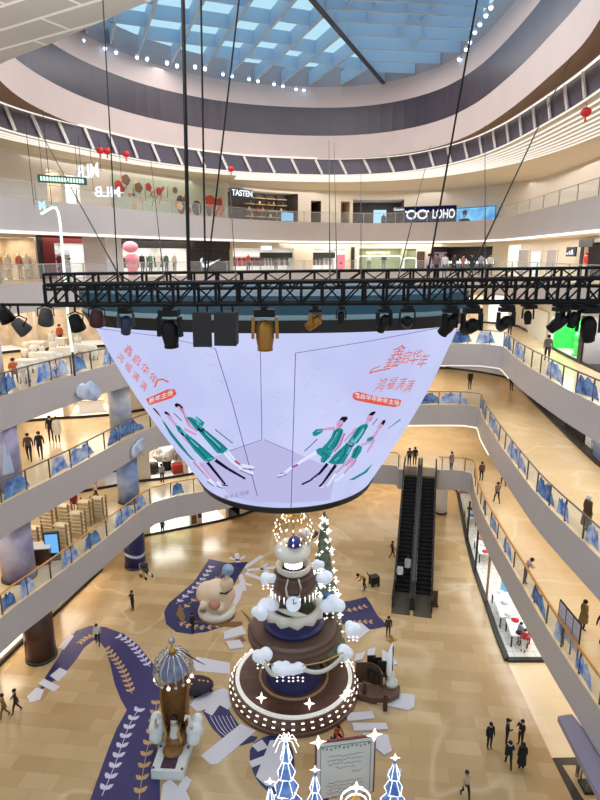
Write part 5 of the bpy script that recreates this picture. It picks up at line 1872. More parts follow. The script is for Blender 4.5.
for sg in (-1, 1):
    b = MB()
    b.tube([(sg * .25, .2, .55), (sg * .42, .0, 1.1), (sg * .3, -.1, 1.6), (sg * .45, .05, 2.1)], [.05, .07, .06, .02], 8)
    b.build('carved_scroll', mat('scroll_gold', (196, 150, 92), rough=.35), th, True)
    b = MB()
    b.cloud((sg * .95, .55, 1.25), [((0, 0, 0), .42), ((0, .2, -.2), .45), ((sg * .1, .3, .3), .3), ((0, -.2, -.3), .35)])
    sw = b.build('swan_body', m_white, th, True)
    b = MB()
    b.tube([(sg * .9, .35, 1.45), (sg * .88, .15, 1.9), (sg * .8, .2, 2.3), (sg * .72, .05, 2.45), (sg * .68, -.12, 2.35)], [.13, .09, .07, .09, .03], 8)
    b.build('swan_neck', m_white, sw, True)
# doll seated in the shell
b = MB()
b.tube([(0, .35, 1.05), (0, .38, 1.5), (0, .36, 1.75)], [.2, .17, .07], 10); b.sphere((0, .34, 1.95), .17, 12, 9)
dl_ = b.build('doll_body', mat('doll_pale', (226, 206, 192), rough=.6), th, True)
b = MB(); b.sphere((0, .38, 2.0), .19, 12, 9); b.build('doll_hair', mat('doll_hair', (44, 24, 26), rough=.6), dl_, True)
b = MB(); b.lathe([(.3, .9), (.24, 1.2), (.18, 1.5), (.2, 1.72)], 14, c=(0, .36, 0), cap=False); b.build('doll_dress', m_white, dl_, True)
# crown canopy
m_silver = mat('silver', (206, 206, 214), rough=.15, metal=.9)
b = MB(); b.lathe([(.0, 5.35), (.35, 5.2), (.62, 4.8), (.72, 4.35), (.6, 4.15), (0, 4.25)], 24, c=(0, .75, 0)); cn = b.build('canopy_dome', mat('canopy_blue', (150, 160, 200), rough=.2, noise=.4, nscale=3), th, True)
for k in range(16):
    a = 2 * math.pi * k / 16
    ca, sa = math.cos(a), math.sin(a)
    b = MB()
    b.tube([(.08 * ca, .75 + .08 * sa, 5.45), (.5 * ca, .75 + .5 * sa, 5.4), (.85 * ca, .75 + .85 * sa, 5.0), (.98 * ca, .75 + .98 * sa, 4.5), (.9 * ca, .75 + .9 * sa, 4.2)], .04, 6)
    b.build('canopy_rib', m_silver, cn, True)
    b = MB(); b.sphere((.9 * ca, .75 + .9 * sa, 4.12), .09, 8, 6); b.build('canopy_bulb', m_bulb if k % 3 == 0 else m_silver, cn, True)
b = MB(); b.sphere((0, .75, 5.52), .17, 12, 8); b.build('gold_ball', m_gold, cn, True)
b = MB(); b.lathe([(.03, 5.6), (.05, 5.8), (.17, 5.95), (.13, 6.15), (.03, 6.3), (.0, 6.65)], 12, c=(0, .75, 0)); b.build('finial', m_silver, cn, True)
b = MB(); b.sphere((-.62, .55, 4.0), .34, 12, 8, sc=(1, .7, 1.1)); b.build('shell', mat('shell_tan', (206, 186, 160), rough=.4), th, True)
# brown curved branch behind the finial
b = MB(); b.tube([(.05, .75, 5.5), (.5, .9, 5.3), (1.1, 1.1, 4.7), (1.5, 1.2, 4.4)], [.05, .05, .03, .012], 6); b.build('branch', m_col_brown, cn)
# dark flower bed beside
o = G(196, 690)
fb = thing('flower_cushion', 'dark cushion dotted with gold flowers beside the throne', 'cushion', o)
b = MB(); b.sphere((0, 0, .3), .85, 16, 10, sc=(1.1, .8, .36)); b.build('cushion', mat('cushion_dark', (50, 42, 62), rough=.8, noise=.4, nscale=5), fb, True)
for k in range(7):
    a = k * 2.1; r = .2 + .07 * k
    b = MB(); b.sphere((r * math.cos(a), r * math.sin(a) * .8, .58 - r * .18), .09, 8, 5); b.build('gold_flower', m_gold, fb, True)

# ================================================================ CREAM BEAR
p = G(217, 613)
br = thing('bear_sculpture', 'cream bear sculpture balancing a pale blue ball on a round white base', 'sculpture', p)
b = MB(); b.lathe([(0, 0), (1.15, 0), (1.2, .25), (1.1, .5), (0, .52)], 36); b.build('base', m_cream, br, True)
m_bear = mat('bear_cream', (236, 212, 184), rough=.5)
b = MB()
b.cloud((0, .1, 1.4), [((0, 0, 0), .85), ((-.55, .1, -.1), .75), ((.5, 0, -.1), .7), ((0, .1, -.6), .8), ((-.5, -.4, -.5), .5), ((.45, -.45, -.55), .45)], 30, 18)
bd = b.build('body', m_bear, br, True)
b = MB(); b.cloud((.7, -.1, 2.15), [((0, 0, 0), .42), ((.16, -.12, .2), .26), ((-.1, 0, -.3), .4)]); hd = b.build('head', m_bear, bd, True)
for sg in (-1, 1):
    b = MB(); b.sphere((.62 + .2 * sg * .3, .22 * sg, 2.48), .13, 8, 6); b.build('ear', m_bear, hd, True)
    b = MB(); b.sphere((.86, .02 + .16 * sg - .2, 2.32), .04, 6, 5); b.build('eye', m_black, hd, True)
for x, y in ((-.75, -.65), (.35, -.8), (-.95, .3)):
    b = MB(); b.tube([(x * .8, y * .7, 1.1), (x, y, .8), (x * 1.05, y * 1.05, .6)], [.3, .25, .22], 10); b.build('leg', m_bear, bd, True)
b = MB(); b.tube([(.75, -.1, 2.5), (.78, -.1, 2.8)], .12, 8); b.build('neck_stand', m_cream, br)
b = MB(); b.sphere((.8, -.1, 3.1), .36, 16, 10); b.build('ball', mat('ball_pale', (158, 184, 222), rough=.4, noise=.3, nscale=6), br, True)
b = MB(); b.tube([(.35, -.75, 1.9), (.7, -.6, 1.75), (1.02, -.1, 1.8)], .06, 6); b.build('collar', m_black, br, True)
b = MB(); b.cloud((.0, -.85, 1.1), [((0, 0, 0), .26), ((.18, 0, .05), .2), ((-.18, 0, .06), .2)]); b.build('bow', mat('bow_rose', (190, 130, 120), rough=.6), br, True)

# slim white lamp on the floor near the throne's finial (candle-like)
p = G(166, 660)
# ================================================================ LIT BLUE TREES AND THE LETTER BOARD
m_treeblue = mat('tree_blue', (62, 98, 176), rough=.3, noise=.6, nscale=2.5, rgb2=(120, 156, 214), emit=.25)
def lit_tree(px, pytop, y, wpx, label, crown=False, h=None):
    top = PY(px, pytop, y)
    zb = .9
    H = top.z
    t = thing('lit_blue_tree', label, 'Christmas tree', (top.x, y, 0))
    w = wpx / F_PX * (y * _c + (EYE - H) * _s) / 2
    def layer(z0, z1, w0, w1):
        b = MB()
        b.lathe([(w0, z0), (w0 * .45, z0 + (z1 - z0) * .5), (w1, z1)], 5, a0=.3)
        return b
    k = 4
    for i in range(k):
        z0, z1 = H * (.2 + .19 * i), H * (.2 + .19 * i) + H * .25
        w0 = w * (1.25 - .26 * i)
        layer(z0, min(z1, H), w0, .04).build('tier', m_treeblue, t)
        b = MB()
        pts = [(w0 * 1.02 * math.cos(.3 + 2 * math.pi * j / 5), w0 * 1.02 * math.sin(.3 + 2 * math.pi * j / 5), z0 - .02) for j in range(5)]
        b.tube(pts, .02, 5, closed=True)
        b.build('outline_light', m_starw, t)
        for j in range(5):
            b = MB()
            q = Vector(pts[j])
            mid = Vector((q.x * .45, q.y * .45, z0 + (z1 - z0) * .5))
            b.tube([q, mid, Vector((0, 0, min(z1, H)))], .013, 4)
            b.build('edge_light', m_starw, t)
    b = MB(); b.tube([(0, 0, 0), (0, 0, H * .3)], .1, 8); b.build('trunk', m_gold, t)
    star_mb((0, 0, H + .1), .22, .05).build('top_star', m_starw, t)
    if crown:
        for j in range(10):
            a = 2 * math.pi * j / 10
            b = MB(); b.tube([(0, 0, H), (.3 * math.cos(a), .3 * math.sin(a), H + .08), (.5 * math.cos(a), .5 * math.sin(a), H - .3)], .016, 5); b.build('crown_arm', m_starw, t)
    return t
lit_tree(286, 740, 18.6, 26, 'tall lit blue tree with a crown of drooping arms', True)
lit_tree(270, 784, 17.2, 18, 'small lit blue tree at the foot of the crowned one')
lit_tree(315, 772, 17.6, 22, 'lit blue tree in front of the lower corner of the letter board')
lit_tree(395, 760, 18.2, 26, 'lit blue tree standing just past the letter board')
# glowing arch between the trees
p = PY(356, 787, 17.6)
ar = thing('lit_arch', 'glowing white arch with a sparkle between two blue trees under the letter board', 'light', (p.x, 17.6, 0))
for dr_, rr in ((0, .5), (.12, .36)):
    b = MB(); b.tube([(-rr * 1.1, 0, 0)] + [(rr * 1.1 * math.cos(math.pi * (1 - i / 12)), -dr_, p.z - .55 + rr * math.sin(math.pi * i / 12)) for i in range(13)] + [(rr * 1.1, 0, 0)], .035, 6); b.build('arch_tube', m_starw, ar)
star_mb((0, -.1, p.z + .1), .3).build('sparkle_star', m_starw, ar)
b = MB(); b.lathe([(0, 0), (.3, 0), (.34, .6), (.2, 1.1), (0, 1.3)], 12, c=(0, .1, p.z - 1.7)); b.build('centre_piece', m_gold, ar, True)

YB = 19.4
tl_, tr2 = PY(316.5, 743, YB), PY(375.5, 735, YB)
bo = thing('letter_board', 'tall cream letter board with a dark red frame before the tree platform', 'notice board', ((tl_.x + tr2.x) / 2, YB, 0))
BW, BH = (tr2.x - tl_.x) / 2 * 1.06, (tl_.z + tr2.z) / 2
m_frame_red = mat('frame_red', (120, 38, 46), rough=.5)
m_paper = mat('paper', (214, 210, 208), rough=.6, noise=.05, nscale=2)
roll = Matrix.Rotation(0.10, 3, 'Y')
def bp(b):
    b.v = [Matrix.Rotation(math.radians(9), 3, 'Z') @ v for v in b.v]
    return b
b = MB(); b.box((-BW, 0, .2), (BW, .08, BH)); bp(b).build('panel', m_frame_red, bo)
b = MB(); b.box((-BW + .07, -.03, .27), (BW - .07, 0, BH - .07)); pp = bp(b).build('paper', m_paper, bo)
b = MB()
for x0, x1, z0, z1 in ((-BW + .2, BW - .2, BH - .24, BH - .2), (-BW + .2, -BW + .23, .4, BH - .2), (BW - .23, BW - .2, .4, BH - .2)):
    b.box((x0, -.045, z0), (x1, -.03, z1))
for k in range(12):
    x = -BW + .3 + (2 * BW - .6) * k / 11
    b.sphere((x, -.04, BH - .3 - .08 * math.sin(math.pi * k / 11 * 3) ** 2), .05, 6, 4)
bp(b).build('border_print', mat('border_green', (130, 150, 130), rough=.6), pp)
rd = random.Random(9)
for k, z in enumerate((.68, .75, .81, .86)):
    zz = .2 + (BH - .2) * (1 - (z - .45))
m_ink = mat('ink_grey', (120, 116, 128), rough=.7)
def scrawl(x0, x1, z, seed):
    r = random.Random(seed)
    pts, x = [], x0
    while x < x1:
        pts.append((x, -.035, z + r.uniform(-.05, .06))); x += r.uniform(.03, .06)
    b = MB(); b.tube(pts, .011, 4, caps=False); return bp(b).build('handwriting', m_ink, pp)
for k, (w, dz) in enumerate(((.52, .75), (.56, .95), (.5, 1.15), (.3, 1.35), (.5, 2.05), (.56, 2.22), (.5, 2.4), (.56, 2.58), (.4, 2.76))):
    scrawl(-w * BW * 1.1, w * BW * 1.1, BH - dz, 20 + k)
scrawl(BW * .2, BW * .55, BH - 1.6, 40)
for x in (-BW + .1, BW - .1):
    b = star_mb((x, -.1, BH + .12), .36, .06); bp(b).build('corner_star', m_starw, bo)
for x in (-BW * .6, BW * .6):
    b = MB(); b.box((x - .1, .08, 0), (x + .1, .5, .2)); bp(b).build('foot', m_dark, bo)
# ================================================================ PEOPLE
def skel(pose):
    """joints (name: xyz) and bones (a, b, tag); faces -y, 1.70 m tall"""
    J = dict(pel=(0, 0, .93), sp=(0, 0, 1.12), ch=(0, 0, 1.34), nk=(0, -.01, 1.47), hd=(0, -.02, 1.57), tp=(0, -.01, 1.67),
             ls=(.17, 0, 1.40), le=(.23, .02, 1.13), lw=(.24, -.05, .88), lh=(.235, -.08, .79),
             rs=(-.17, 0, 1.40), re=(-.23, .02, 1.13), rw=(-.24, -.05, .88), rh=(-.235, -.08, .79),
             lp=(.095, 0, .90), lk=(.10, -.01, .50), la=(.10, .02, .09), lt=(.11, -.14, .03),
             rp=(-.095, 0, .90), rk=(-.10, -.01, .50), ra=(-.10, .02, .09), rt=(-.11, -.14, .03))
    def u(**k): J.update(k)
    if pose == 'walk':
        u(lk=(.10, -.16, .52), la=(.10, -.22, .10), lt=(.11, -.38, .06), rk=(-.10, .06, .50), ra=(-.10, .30, .14), rt=(-.11, .18, .03),
          le=(.23, .12, 1.14), lw=(.24, .16, .90), lh=(.235, .16, .81), re=(-.23, -.06, 1.13), rw=(-.23, -.24, .94), rh=(-.225, -.31, .88))
    elif pose == 'phone':
        u(re=(-.25, -.10, 1.16), rw=(-.14, -.30, 1.36), rh=(-.10, -.34, 1.43), le=(.25, -.08, 1.15), lw=(.12, -.28, 1.20), lh=(.06, -.32, 1.24))
    elif pose == 'bend':
        u(sp=(0, -.10, 1.06), ch=(0, -.28, 1.18), nk=(0, -.40, 1.24), hd=(0, -.50, 1.28), tp=(0, -.58, 1.33),
          ls=(.17, -.30, 1.22), le=(.20, -.42, .98), lw=(.16, -.62, .92), lh=(.15, -.70, .93), rs=(-.17, -.30, 1.22), re=(-.20, -.42, .98), rw=(-.16, -.62, .92), rh=(-.15, -.70, .93),
          lk=(.10, -.12, .52), rk=(-.10, .05, .50), ra=(-.10, .24, .10), rt=(-.11, .10, .03))
    elif pose == 'lean':
        u(sp=(0, -.05, 1.11), ch=(0, -.16, 1.28), nk=(0, -.24, 1.38), hd=(0, -.30, 1.47), tp=(0, -.33, 1.57),
          ls=(.17, -.16, 1.33), le=(.24, -.26, 1.10), lw=(.10, -.42, 1.10), lh=(.04, -.46, 1.10), rs=(-.17, -.16, 1.33), re=(-.24, -.26, 1.10), rw=(-.10, -.42, 1.10), rh=(-.04, -.46, 1.12))
    elif pose == 'arms':
        u(le=(.34, -.08, 1.22), lw=(.42, -.20, 1.36), lh=(.44, -.24, 1.44), re=(-.25, -.10, 1.16), rw=(-.16, -.30, 1.22), rh=(-.12, -.36, 1.26))
    elif pose == 'kneel':
        d = .42
        for k in ('pel', 'sp', 'ch', 'nk', 'hd', 'tp', 'ls', 'le', 'lw', 'lh', 'rs', 're', 'rw', 'rh', 'lp', 'rp'):
            x, y, z = J[k]; J[k] = (x, y - (z - .93) * .35, z - d)
        u(lk=(.14, -.36, .50), la=(.13, -.30, .09), lt=(.14, -.46, .03), rk=(-.12, -.10, .08), ra=(-.12, .30, .08), rt=(-.12, .40, .03),
          le=(.22, -.40, .72), lw=(.14, -.52, .58), lh=(.1, -.56, .52), re=(-.22, -.40, .72), rw=(-.14, -.54, .60), rh=(-.1, -.58, .54))
    elif pose == 'sit':
        d = .43
        for k in ('pel', 'sp', 'ch', 'nk', 'hd', 'tp', 'ls', 'le', 'lw', 'lh', 'rs', 're', 'rw', 'rh', 'lp', 'rp'):
            x, y, z = J[k]; J[k] = (x, y, z - d)
        u(lk=(.11, -.42, .50), la=(.11, -.40, .09), lt=(.12, -.56, .03), rk=(-.11, -.42, .50), ra=(-.11, -.40, .09), rt=(-.12, -.56, .03),
          lw=(.17, -.26, .72), lh=(.14, -.34, .76), rw=(-.17, -.26, .72), rh=(-.14, -.34, .76))
    R = dict(pel=.145, sp=.135, ch=.15, nk=.058, hd=.10, tp=.075, ls=.075, le=.05, lw=.036, lh=.042, rs=.075, re=.05, rw=.036, rh=.042,
             lp=.105, lk=.066, la=.045, lt=.042, rp=.105, rk=.066, ra=.045, rt=.042)
    B = [('pel', 'sp', 1), ('sp', 'ch', 1), ('ch', 'nk', 1), ('nk', 'hd', 0), ('hd', 'tp', 0),
         ('ch', 'ls', 1), ('ls', 'le', 1), ('le', 'lw', 1), ('lw', 'lh', 0), ('ch', 'rs', 1), ('rs', 're', 1), ('re', 'rw', 1), ('rw', 'rh', 0),
         ('pel', 'lp', 2), ('lp', 'lk', 2), ('lk', 'la', 2), ('la', 'lt', 3), ('pel', 'rp', 2), ('rp', 'rk', 2), ('rk', 'ra', 2), ('ra', 'rt', 3)]
    return J, R, B

BODY = {}
def body_mesh(pose):
    if pose in BODY:
        return BODY[pose]
    J, R, B = skel(pose)
    names = list(J)
    idx = {k: i for i, k in enumerate(names)}
    me = bpy.data.meshes.new('body')
    me.from_pydata([J[k] for k in names], [(idx[a], idx[c]) for a, c, _ in B], [])
    ob = bpy.data.objects.new('body', me)
    COL.objects.link(ob)
    ob.modifiers.new('skin', 'SKIN').use_smooth_shade = True
    sv = me.skin_vertices[0].data
    for k in names:
        r = R[k]
        sv[idx[k]].radius = (r * (1.18 if k in ('pel', 'sp', 'ch') else 1.0), r * (0.85 if k in ('pel', 'sp', 'ch') else 1.0))
        sv[idx[k]].use_root = (k == 'pel')
    ss = ob.modifiers.new('sub', 'SUBSURF'); ss.levels = 1; ss.render_levels = 1
    bpy.context.view_layer.update()
    out = bpy.data.meshes.new_from_object(ob.evaluated_get(bpy.context.evaluated_depsgraph_get()))
    bpy.data.objects.remove(ob)
    seg = [(Vector(J[a]), Vector(J[c]), t) for a, c, t in B]
    out.materials.clear()
    for _ in range(4): out.materials.append(None)
    for p in out.polygons:
        best = (9, 0)
        for a, c, t in seg:
            d = c - a
            k = max(0, min(1, (p.center - a).dot(d) / d.dot(d)))
            dd = (p.center - (a + d * k)).length
            if dd < best[0]: best = (dd, t)
        p.material_index = best[1]
        p.use_smooth = True
    BODY[pose] = (out, J)
    return BODY[pose]

m_skin = mat('skin', (222, 178, 150), rough=.6)
m_hairb = mat('hair_black', (26, 22, 24), rough=.6)
def cloth(rgb):
    return mat('cloth_%d_%d_%d' % rgb, rgb, rough=.8)

def person(pos, face, label, top, bottom=(30, 30, 36), pose='stand', hair=(26, 22, 24), coat=0.0, shoe=(28, 26, 28), h=1.7, scarf=None, cap=None, name='person', cat='person', skin=None, group=None, bag=None):
    if h == 1.7:  # figures on the two lowest floors read smaller in the photo
        h = 1.38 if pos[2] < 1.5 else (1.56 if pos[2] < 6 else 1.7)
    me, J = body_mesh(pose)
    t = thing(name, label, cat, pos, math.radians(face), group)
    t.scale = (h / 1.7,) * 3
    m = me.copy()
    for i, x in enumerate((skin or m_skin, cloth(top), cloth(bottom), cloth(shoe))):
        m.materials[i] = x
    o = bpy.data.objects.new('body', m)
    COL.objects.link(o); o.parent = t
    hd, tp = Vector(J['hd']), Vector(J['tp'])
    up = (tp - hd).normalized()
    if hair is not None:
        b = MB(); b.sphere((0, 0, 0), .118, 12, 8, sc=(.95, 1.05, .95))
        c = hd + up * .055 + Vector((0, .022, 0))
        b.v = [v + c for v in b.v]
        b.build('hair', cloth(cap or hair), t, True)
    if coat > 0:
        b = MB()
        ch, pel = Vector(J['ch']), Vector(J['pel'])
        n = 14
        rows = [(ch + Vector((0, 0, .06)), .20, .15), (Vector(J['sp']), .19, .15), (pel, .205, .165), (pel - Vector((0, 0, coat)), .25, .22)]
        vs = [(c.x + a * math.cos(2 * math.pi * j / n), c.y + e_ * math.sin(2 * math.pi * j / n), c.z) for c, a, e_ in rows for j in range(n)]
        fs = [(i * n + j, i * n + (j + 1) % n, (i + 1) * n + (j + 1) % n, (i + 1) * n + j) for i in range(3) for j in range(n)]
        b.add(vs, fs); b.build('coat', cloth(top), t, True)
    if scarf:
        b = MB(); b.lathe([(.09, -.04), (.12, 0), (.09, .05)], 12, c=tuple(Vector(J['nk']) + Vector((0, 0, .0)))); b.build('scarf', cloth(scarf), t, True)
    if bag:
        b = MB(); c = Vector(J['ch'])
        b.cloud((c.x, c.y + .19, c.z - .1), [((0, 0, 0), .13), ((0, .02, -.1), .12), ((.05, 0, .08), .09), ((-.05, 0, .08), .09)], 12, 8); b.build('backpack', cloth(bag), t, True)
    return t

def P0(px, py): return PZ(px, py, 0)
def P2(px, py): return PZ(px, py, Z2)
def P3(px, py): return PZ(px, py, Z3)
def P4(px, py): return PZ(px, py, Z4)

# ground floor
person(P0(133, 610), -40, 'person in black with raised hand standing alone by the navy wave-band column', (36, 30, 34), pose='phone')
person(P0(193, 633), 60, 'person in dark clothes standing on the hook-shaped navy ribbon before the bear', (34, 28, 30))
person(P0(98, 645), 20, 'person in a white top walking over the bend of the purple ribbon', (222, 218, 214), pose='walk')
person(P0(17, 713), -60, 'person in a dark jacket beside the snowflake end of the purple ribbon', (52, 42, 40), pose='walk')
person(P0(5, 718), -60, 'person in a tan coat next to the dark-jacketed walker at the brown column side', (140, 108, 72), bottom=(120, 92, 62), pose='walk')
person(P0(489, 748), 10, 'person in black standing a little apart from the group of five', (24, 24, 28))
person(P0(506, 744), 70, 'person in black with arm stretched to the side within the group of five', (24, 24, 28), pose='arms')
person(P0(520, 745), -60, 'person in dark clothes holding up a small brown bag in the group of five', (44, 30, 32), pose='phone')
person(P0(508, 767), 170, 'person in black with a pale scarf walking at the front of the group of five', (26, 26, 32), pose='walk', scarf=(200, 198, 200), bottom=(24, 24, 30))
person(P0(521, 769), 180, 'person in a long black coat in the group of five', (20, 20, 24), coat=.55, scarf=(60, 60, 66))
person(P0(465, 798), 15, 'person in a pale pink jacket and dark trousers walking alone near the bottom edge', (206, 170, 150), pose='walk', hair=(60, 30, 30))
person(P0(364, 590), -70, 'person in a mustard top bending over a small black trolley', (176, 132, 52), pose='bend', h=1.62)
person(P0(392, 558), 90, 'person in a plum jacket walking beside the middle of the escalator', (74, 48, 66), pose='walk')
person(P0(388, 637), 0, 'dark figure standing above the star lamp post by the blue pointed sticker', (56, 48, 44), bottom=(60, 52, 48))
person(P0(336, 741), 30, 'person in an orange-red jacket crouching at the rim of the tree platform', (190, 66, 36), pose='kneel')
person(P0(163, 535), 180, 'person in dark clothes looking into the ground-floor mint shop', (30, 28, 34))
# on the escalator steps
def on_escalator(px, py, x_lane, f, label, top, **k):
    y = 1.6 + (elen - 3.0) * f
    q = Matrix.Rotation(rz, 3, 'Z') @ Vector((x_lane, y, Z2 * f + 0.17)) + EB
    return person(q, 180 + math.degrees(rz), label, top, **k)
on_escalator(404, 590, -.92, .055, 'person in a white puffer on the lowest escalator steps', (226, 226, 228), coat=.1)
on_escalator(411, 580, -.45, .12, 'person in a pale grey coat just above the white puffer on the escalator', (190, 190, 194), coat=.2)
# second floor
person(P2(409, 466), 180, 'person in a grey-black jacket at the escalator head, first of a pair', (46, 46, 50), bag=(60, 56, 54))
person(P2(414.5, 465), 180, 'person in black at the escalator head, second of a pair', (30, 28, 30))
person(P2(451, 470), 30, 'person in a grey coat standing on the landing over the white column', (132, 120, 112), coat=.2)
person(P2(481, 481), 180, 'person in brown at the railing corner beyond the landing', (96, 60, 50))
person(P2(496.5, 503), 190, 'person in a grey jacket walking along the bronze railing walkway', (120, 112, 104), pose='walk')
person(P2(503, 486), 180, 'small dark figure walking farther along the bronze railing walkway', (50, 44, 44), pose='walk')
q = P2(524.5, 583); person(q, 85, 'person leaning over the bronze handrail above the white shop floor', (170, 150, 146), pose='lean')
person(P2(582, 630), 100, 'person in a long olive coat beyond the three-panel notice screen', (122, 104, 60), coat=.42)
person(P2(601, 642), 120, 'person in black striding out of view past the olive coat', (24, 24, 28), pose='walk')
person(P2(97, 502), -80, 'person in a pink top walking behind the slatted shelves', (222, 176, 160), pose='walk')
person(P2(162.5, 483), 170, 'person in grey standing before the bright flower shop', (150, 146, 150))
# third floor
person(P3(30, 461), 20, 'person in a striped dark top walking, first of a pair on the third floor', (86, 66, 64), pose='walk')
person(P3(41, 459), 20, 'person in black walking, second of a pair on the third floor', (36, 34, 40), pose='walk')
person(P3(51.5, 441), 30, 'person in black next to a white-coated companion on the third floor', (22, 22, 26))
person(P3(58, 442), 30, 'person in a long white coat on the third floor', (226, 222, 214), coat=.4)
person(P3(469.5, 389), 10, 'person in black standing under the fourth-floor front near the dark shop', (24, 22, 26))
person(P3(511, 391), 10, 'person in dark brown standing in the middle of the third-floor walkway', (66, 50, 42))
person(P3(585, 531), 100, 'person in a long brown coat and white cap behind the third-floor railing', (84, 60, 38), coat=.6, cap=(226, 224, 220))
# fourth floor
person(P4(546.5, 362), 160, 'person in a dark grey jacket walking past the green shop display', (84, 80, 78), pose='walk', h=1.75)
person(P4(509.5, 335), 0, 'small person in brown at the far corner of the fourth-floor walkway', (96, 80, 66))
# ================================================================ THINGS BESIDE THE PEOPLE
p = P0(374, 585)
t = thing('trolley', 'small black trolley pushed by the person in the mustard top', 'trolley', p, math.radians(20))
b = MB(); b.box((-.3, -.25, .18), (.3, .25, .7)); b.build('bin', m_black, t)
b = MB(); b.tube([(-.3, .2, .6), (-.5, .2, .98), (-.5, -.2, .98), (-.3, -.2, .6)], .025, 6); b.build('handle', m_dark, t)
for x in (-.22, .22):
    for y in (-.25, .25):
        b = MB(); b.tube([(x, y - .03, .09), (x, y + .03, .09)], .09, 10); b.build('wheel', m_black, t)
p = P0(146, 577)
t = thing('stroller', 'black and white baby stroller at the foot of the navy column', 'stroller', p, math.radians(50))
b = MB(); b.cloud((0, 0, .62), [((0, 0, 0), .22), ((0, .16, .12), .2), ((0, -.14, -.08), .16)], 14, 9); b.build('seat', m_dark, t, True)
b = MB(); b.lathe([(.28, 0), (.26, .14), (.15, .25), (0, .28)], 14, c=(0, .14, .78)); b.build('hood', m_black, t, True)
b = MB(); b.tube([(-.24, .2, .15), (-.26, .34, .98), (.26, .34, .98), (.24, .2, .15)], .022, 6); b.build('frame', m_white, t)
b = MB(); b.tube([(-.24, -.36, .14), (0, 0, .5), (.24, -.36, .14)], .022, 6); b.build('front_frame', m_white, t)
for x in (-.26, .26):
    for y in (-.36, .24):
        b = MB(); b.tube([(x - .02, y, .13), (x + .02, y, .13)], .13, 12); b.build('wheel', m_black, t)
# three-panel notice screen on the second floor
a, c = PZ(556, 636, Z2), PZ(576.5, 664, Z2)
dv = c - a
t = thing('notice_screen', 'three-panel standing notice screen behind the bronze railing', 'notice board', (a + c) / 2, math.atan2(dv.y, dv.x))
L = dv.length
m_notice = mat('notice_panel', (196, 190, 206), rough=.5, noise=.06, nscale=3)
for k in range(3):
    x0, x1 = -L / 2 + L * k / 3, -L / 2 + L * (k + 1) / 3
    b = MB(); b.box((x0 + .03, -.02, .45), (x1 - .03, .02, 1.85)); pn = b.build('panel', m_notice, t)
    b = MB(); b.box((x0 + .03, -.03, 1.85), (x1 - .03, .03, 1.9)); b.box((x0, -.03, 0), (x0 + .04, .03, 1.9)); b.build('frame', m_black, t)
    b = MB()
    for r in range(5): b.box((x0 + .1, -.026, 1.6 - r * .2), (x1 - .12, -.021, 1.62 - r * .2)); b.box((x0 + .1, .021, 1.6 - r * .2), (x1 - .12, .026, 1.62 - r * .2))
    b.build('text_print', mat('text_grey', (130, 126, 140), rough=.6), pn)
b = MB(); b.box((L / 2 - .04, -.03, 0), (L / 2, .03, 1.9)); b.build('frame', m_black, t)

# cream slatted shelves on the second floor
m_slat = mat('slat_cream', (232, 218, 186), rough=.5)
m_slatf = mat('slat_frame', (150, 118, 72), rough=.5)
def shelf(px, py, label, rzd):
    t = thing('slatted_shelf', label, 'shelf', P2(px, py), math.radians(rzd), 'slatted shelves behind the second-floor railing')
    for x in (-.42, .42):
        b = MB(); b.box((x - .03, -.25, 0), (x + .03, -.15, 1.75)); b.box((x - .03, .15, 0), (x + .03, .25, 1.75)); b.build('side_frame', m_slatf, t)
    for k in range(6):
        b = MB(); b.box((-.4, -.3, .34 + .24 * k), (.4, .2, .42 + .24 * k)); b.build('board', m_slat, t)
    b = MB(); b.box((-.42, -.34, 0), (.42, .26, .3)); b.build('plinth', mat('shelf_plinth', (196, 176, 140), rough=.5), t)
    return t
for px, py, lab in ((36, 552, 'cream slatted shelf unit nearest the purple-grey column'), (50, 531, 'cream slatted shelf behind the blue screen totem'), (66, 528, 'cream slatted shelf beside the red sign post'), (64, 549, 'cream slatted shelf against the handrail, wider spaced'), (79, 536, 'cream slatted shelf in the middle of the front row'), (87, 524, 'cream slatted shelf behind the middle of the front row'), (100, 520, 'cream slatted shelf farthest toward the blue column')):
    shelf(px, py, lab, -12)
p = P2(54, 560)
t = thing('display_totem', 'upright blue-lit screen totem among the slatted shelves', 'screen', p, math.radians(10))
b = MB(); b.box((-.4, -.1, 0), (.4, .1, 1.75)); b.build('housing', m_black, t)
b = MB(); b.box((-.34, -.115, .5), (.34, -.1, 1.65)); b.build('screen', emat('screen_blue', (110, 180, 240), 1.1), t)
p = P2(43, 562)
t = thing('service_counter', 'dark service counter with a white top by the screen totem', 'counter', p, math.radians(10))
b = MB(); b.box((-.5, -.4, 0), (.5, .4, 1.0)); b.build('base', m_col_brown, t)
b = MB(); b.box((-.55, -.45, 1.0), (.55, .45, 1.06)); b.build('top', m_white, t)
p = P2(76, 524)
t = thing('sign_stand', 'red sign on a thin post among the slatted shelves', 'sign', p)
b = MB(); b.tube([(0, 0, 0), (0, 0, 1.6)], .025, 6); b.build('post', m_dark, t)
b = MB(); b.box((-.25, -.03, 1.4), (.25, .03, 2.1)); b.build('board', m_red_front, t)
b = MB(); b.lathe([(0, 0), (.22, 0), (.22, .03), (0, .03)], 14); b.build('foot', m_dark, t)
# low counters on the third floor left
p = P3(92, 412)
t = thing('display_counter', 'white display counter on the third floor behind the cloud decoration', 'counter', p, math.radians(20))
b = MB(); b.box((-.9, -.3, 0), (.9, .3, .95)); b.build('base', m_white, t)
b = MB(); b.box((-.95, -.35, .95), (.95, .35, 1.0)); b.build('top', mat('counter_top', (200, 180, 150), rough=.4), t)

